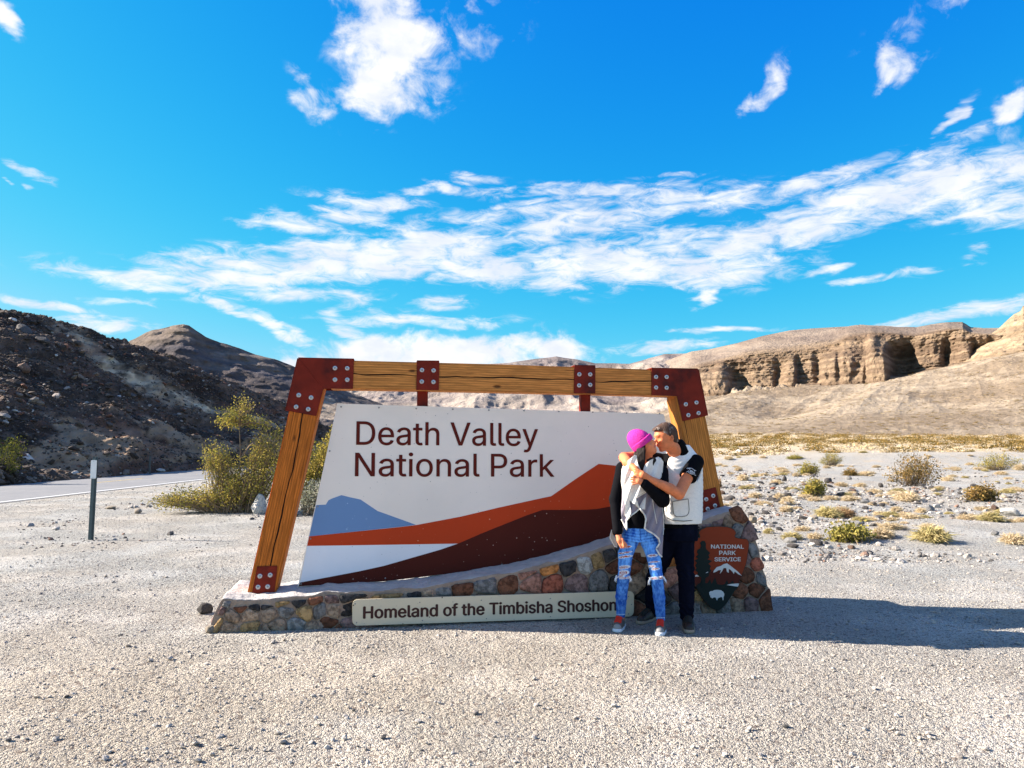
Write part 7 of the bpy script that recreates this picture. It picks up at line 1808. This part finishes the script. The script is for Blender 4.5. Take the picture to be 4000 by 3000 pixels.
def mdep(x, y):
    q = min(0.98, abs(x - 2658) / 85.0); return 6.9319 - 0.155 * (1 - q ** 2.4) ** (1 / 2.4)
pipem = mat('grey_binding', (0.20, 0.18, 0.155), 0.8, 0.1, 30)
pk = [(2627, 1959), (2688, 1949), (2690, 1965), (2692, 1990), (2690, 2005), (2682, 2015), (2664, 2018), (2642, 2018), (2634, 2012), (2630, 2000)]
drape('pocket', pk, lambda x, y: mdep(x, y) - 0.002, cloth_m, vestm, mo_, cols=VW, th=0.006)
piping(pk + [pk[0]], mdep, 0.0032, pipem, vestm, mo_, 'pocket_binding', 0.010)
piping([(2605, 2022), (2625, 2032), (2670, 2036), (2712, 2032), (2736, 2022)], mdep, 0.0040, pipem, vestm, mo_, 'hem_binding', 0.004)
piping([(2604, 2000), (2603, 1900), (2605, 1840), (2609, 1815)], mdep, 0.0035, pipem, vestm, mo_, 'front_binding', 0.003)
# white emblem on the sleeve
em = MB(); ec = A3(2709, 1843, 6.7413); 
SA, SB_ = A3(2718, 1806, 6.8392), A3(2688, 1862, 6.7362)
def sleeve(dx, dy):                               # a point just outside the sleeve
    for Y in np.arange(6.592, 6.9216, 0.002):
        p = A3(2700 + dx, 1840 + dy, Y); d = SB_ - SA; t = np.clip((p - SA) @ d / (d @ d), 0, 1)
        if np.linalg.norm(p - SA - t * d) < 0.0765 + 0.006 * t: break
    return Vector(p) - mroot.location
for a0, a1, rx, ry in ((200, 340, 15, 11), (20, 150, 15, 11), (30, 80, 10, 7)):
    em.tube([sleeve(rx * math.cos(R(a)) , ry * math.sin(R(a)) + 0.3 * rx * math.cos(R(a))) for a in np.linspace(a0, a1, 8)], 0.0024, 4)
for (a, b) in (((-8, -6), (8, 2)), ((-2, -4), (-3, 8)), ((3, -2), (2, 9)), ((-12, -2), (-6, 3)), ((7, 5), (14, 4)), ((-18, -10), (-12, -13)), ((-19, 4), (-14, 2)), ((14, -4), (19, -1)), ((12, 14), (18, 17)), ((-5, 1), (6, 4)), ((-10, -9), (-3, -10))):
    em.tube([sleeve(*a), sleeve((a[0] + b[0]) / 2, (a[1] + b[1]) / 2 + 0.6), sleeve(*b)], 0.0022, 4)
em.build('sleeve_emblem', mat('emblem_print', (0.75, 0.75, 0.75), 0.7, 0.05, 30), shirt, fixn=False)
for (x, y) in ((2620, 1765), (2619, 1785)):
    bt = MB(); p = at(x, y, 6.798); bt.disc((p.x - mroot.location.x, p.y - mroot.location.y, p.z), 0.0065, 0.003, 10, dome=0.001); bt.build('button', mat('button_grey', (0.25, 0.25, 0.25), 0.4, 0.05, 30), shirt)
JM = SDF((1.000, 6.6538, 0.012), (1.906, 7.2615, 1.040), 0.0065)
JM.stack([lv(2110, 2662, MY, 62, 0.118), lv(2040, 2662, MY, 62, 0.118), lv(2020, 2662, MY, 60, 0.112)], 0.02)
JM.chain([A3(*q) for q in ((2672, 2090, 6.9216), (2672, 2170, 6.901), (2681, 2255, 6.8598), (2682, 2330, 6.8598), (2682, 2402, 6.8598))], [0.098, 0.090, 0.073, 0.070, 0.062], 0.012)
JM.chain([A3(*q) for q in ((2632, 2090, 6.9422), (2585, 2180, 7.0246), (2553, 2260, 7.0658), (2546, 2330, 7.107), (2547, 2388, 7.1379))], [0.098, 0.088, 0.070, 0.064, 0.058], 0.012)
JM.fn(lambda x, y, z: 0.004 * np.sin(z * 110 + 4 * np.sin(x * 40)) * (np.exp(-((z - 0.14) / 0.08) ** 2) + np.exp(-((z - 0.5) / 0.06) ** 2) + 0.3), 'plus')
JM.mesh('jeans', denim_m, mroot, lambda V: np.array([[0.004, 0.005, 0.012]]) * (1 + 0.9 * np.maximum(0, fbm(V[:, 0] * 25, V[:, 1] * 25, V[:, 2] * 8, 3, 33)))[:, None])
shoe(mroot, (gp(2682, 2440)[0], 6.9216, 0), gp(2694, 2476), 0.108, shoe_m, (0.030, 0.018, 0.013), (0.34, 0.26, 0.19), lace_d, 0.09)
shoe(mroot, (at(2556, 2440, 7.1791).x, 7.1894, 0), gp(2494, 2440), 0.108, shoe_m, (0.030, 0.018, 0.013), (0.34, 0.26, 0.19), lace_d, 0.09)
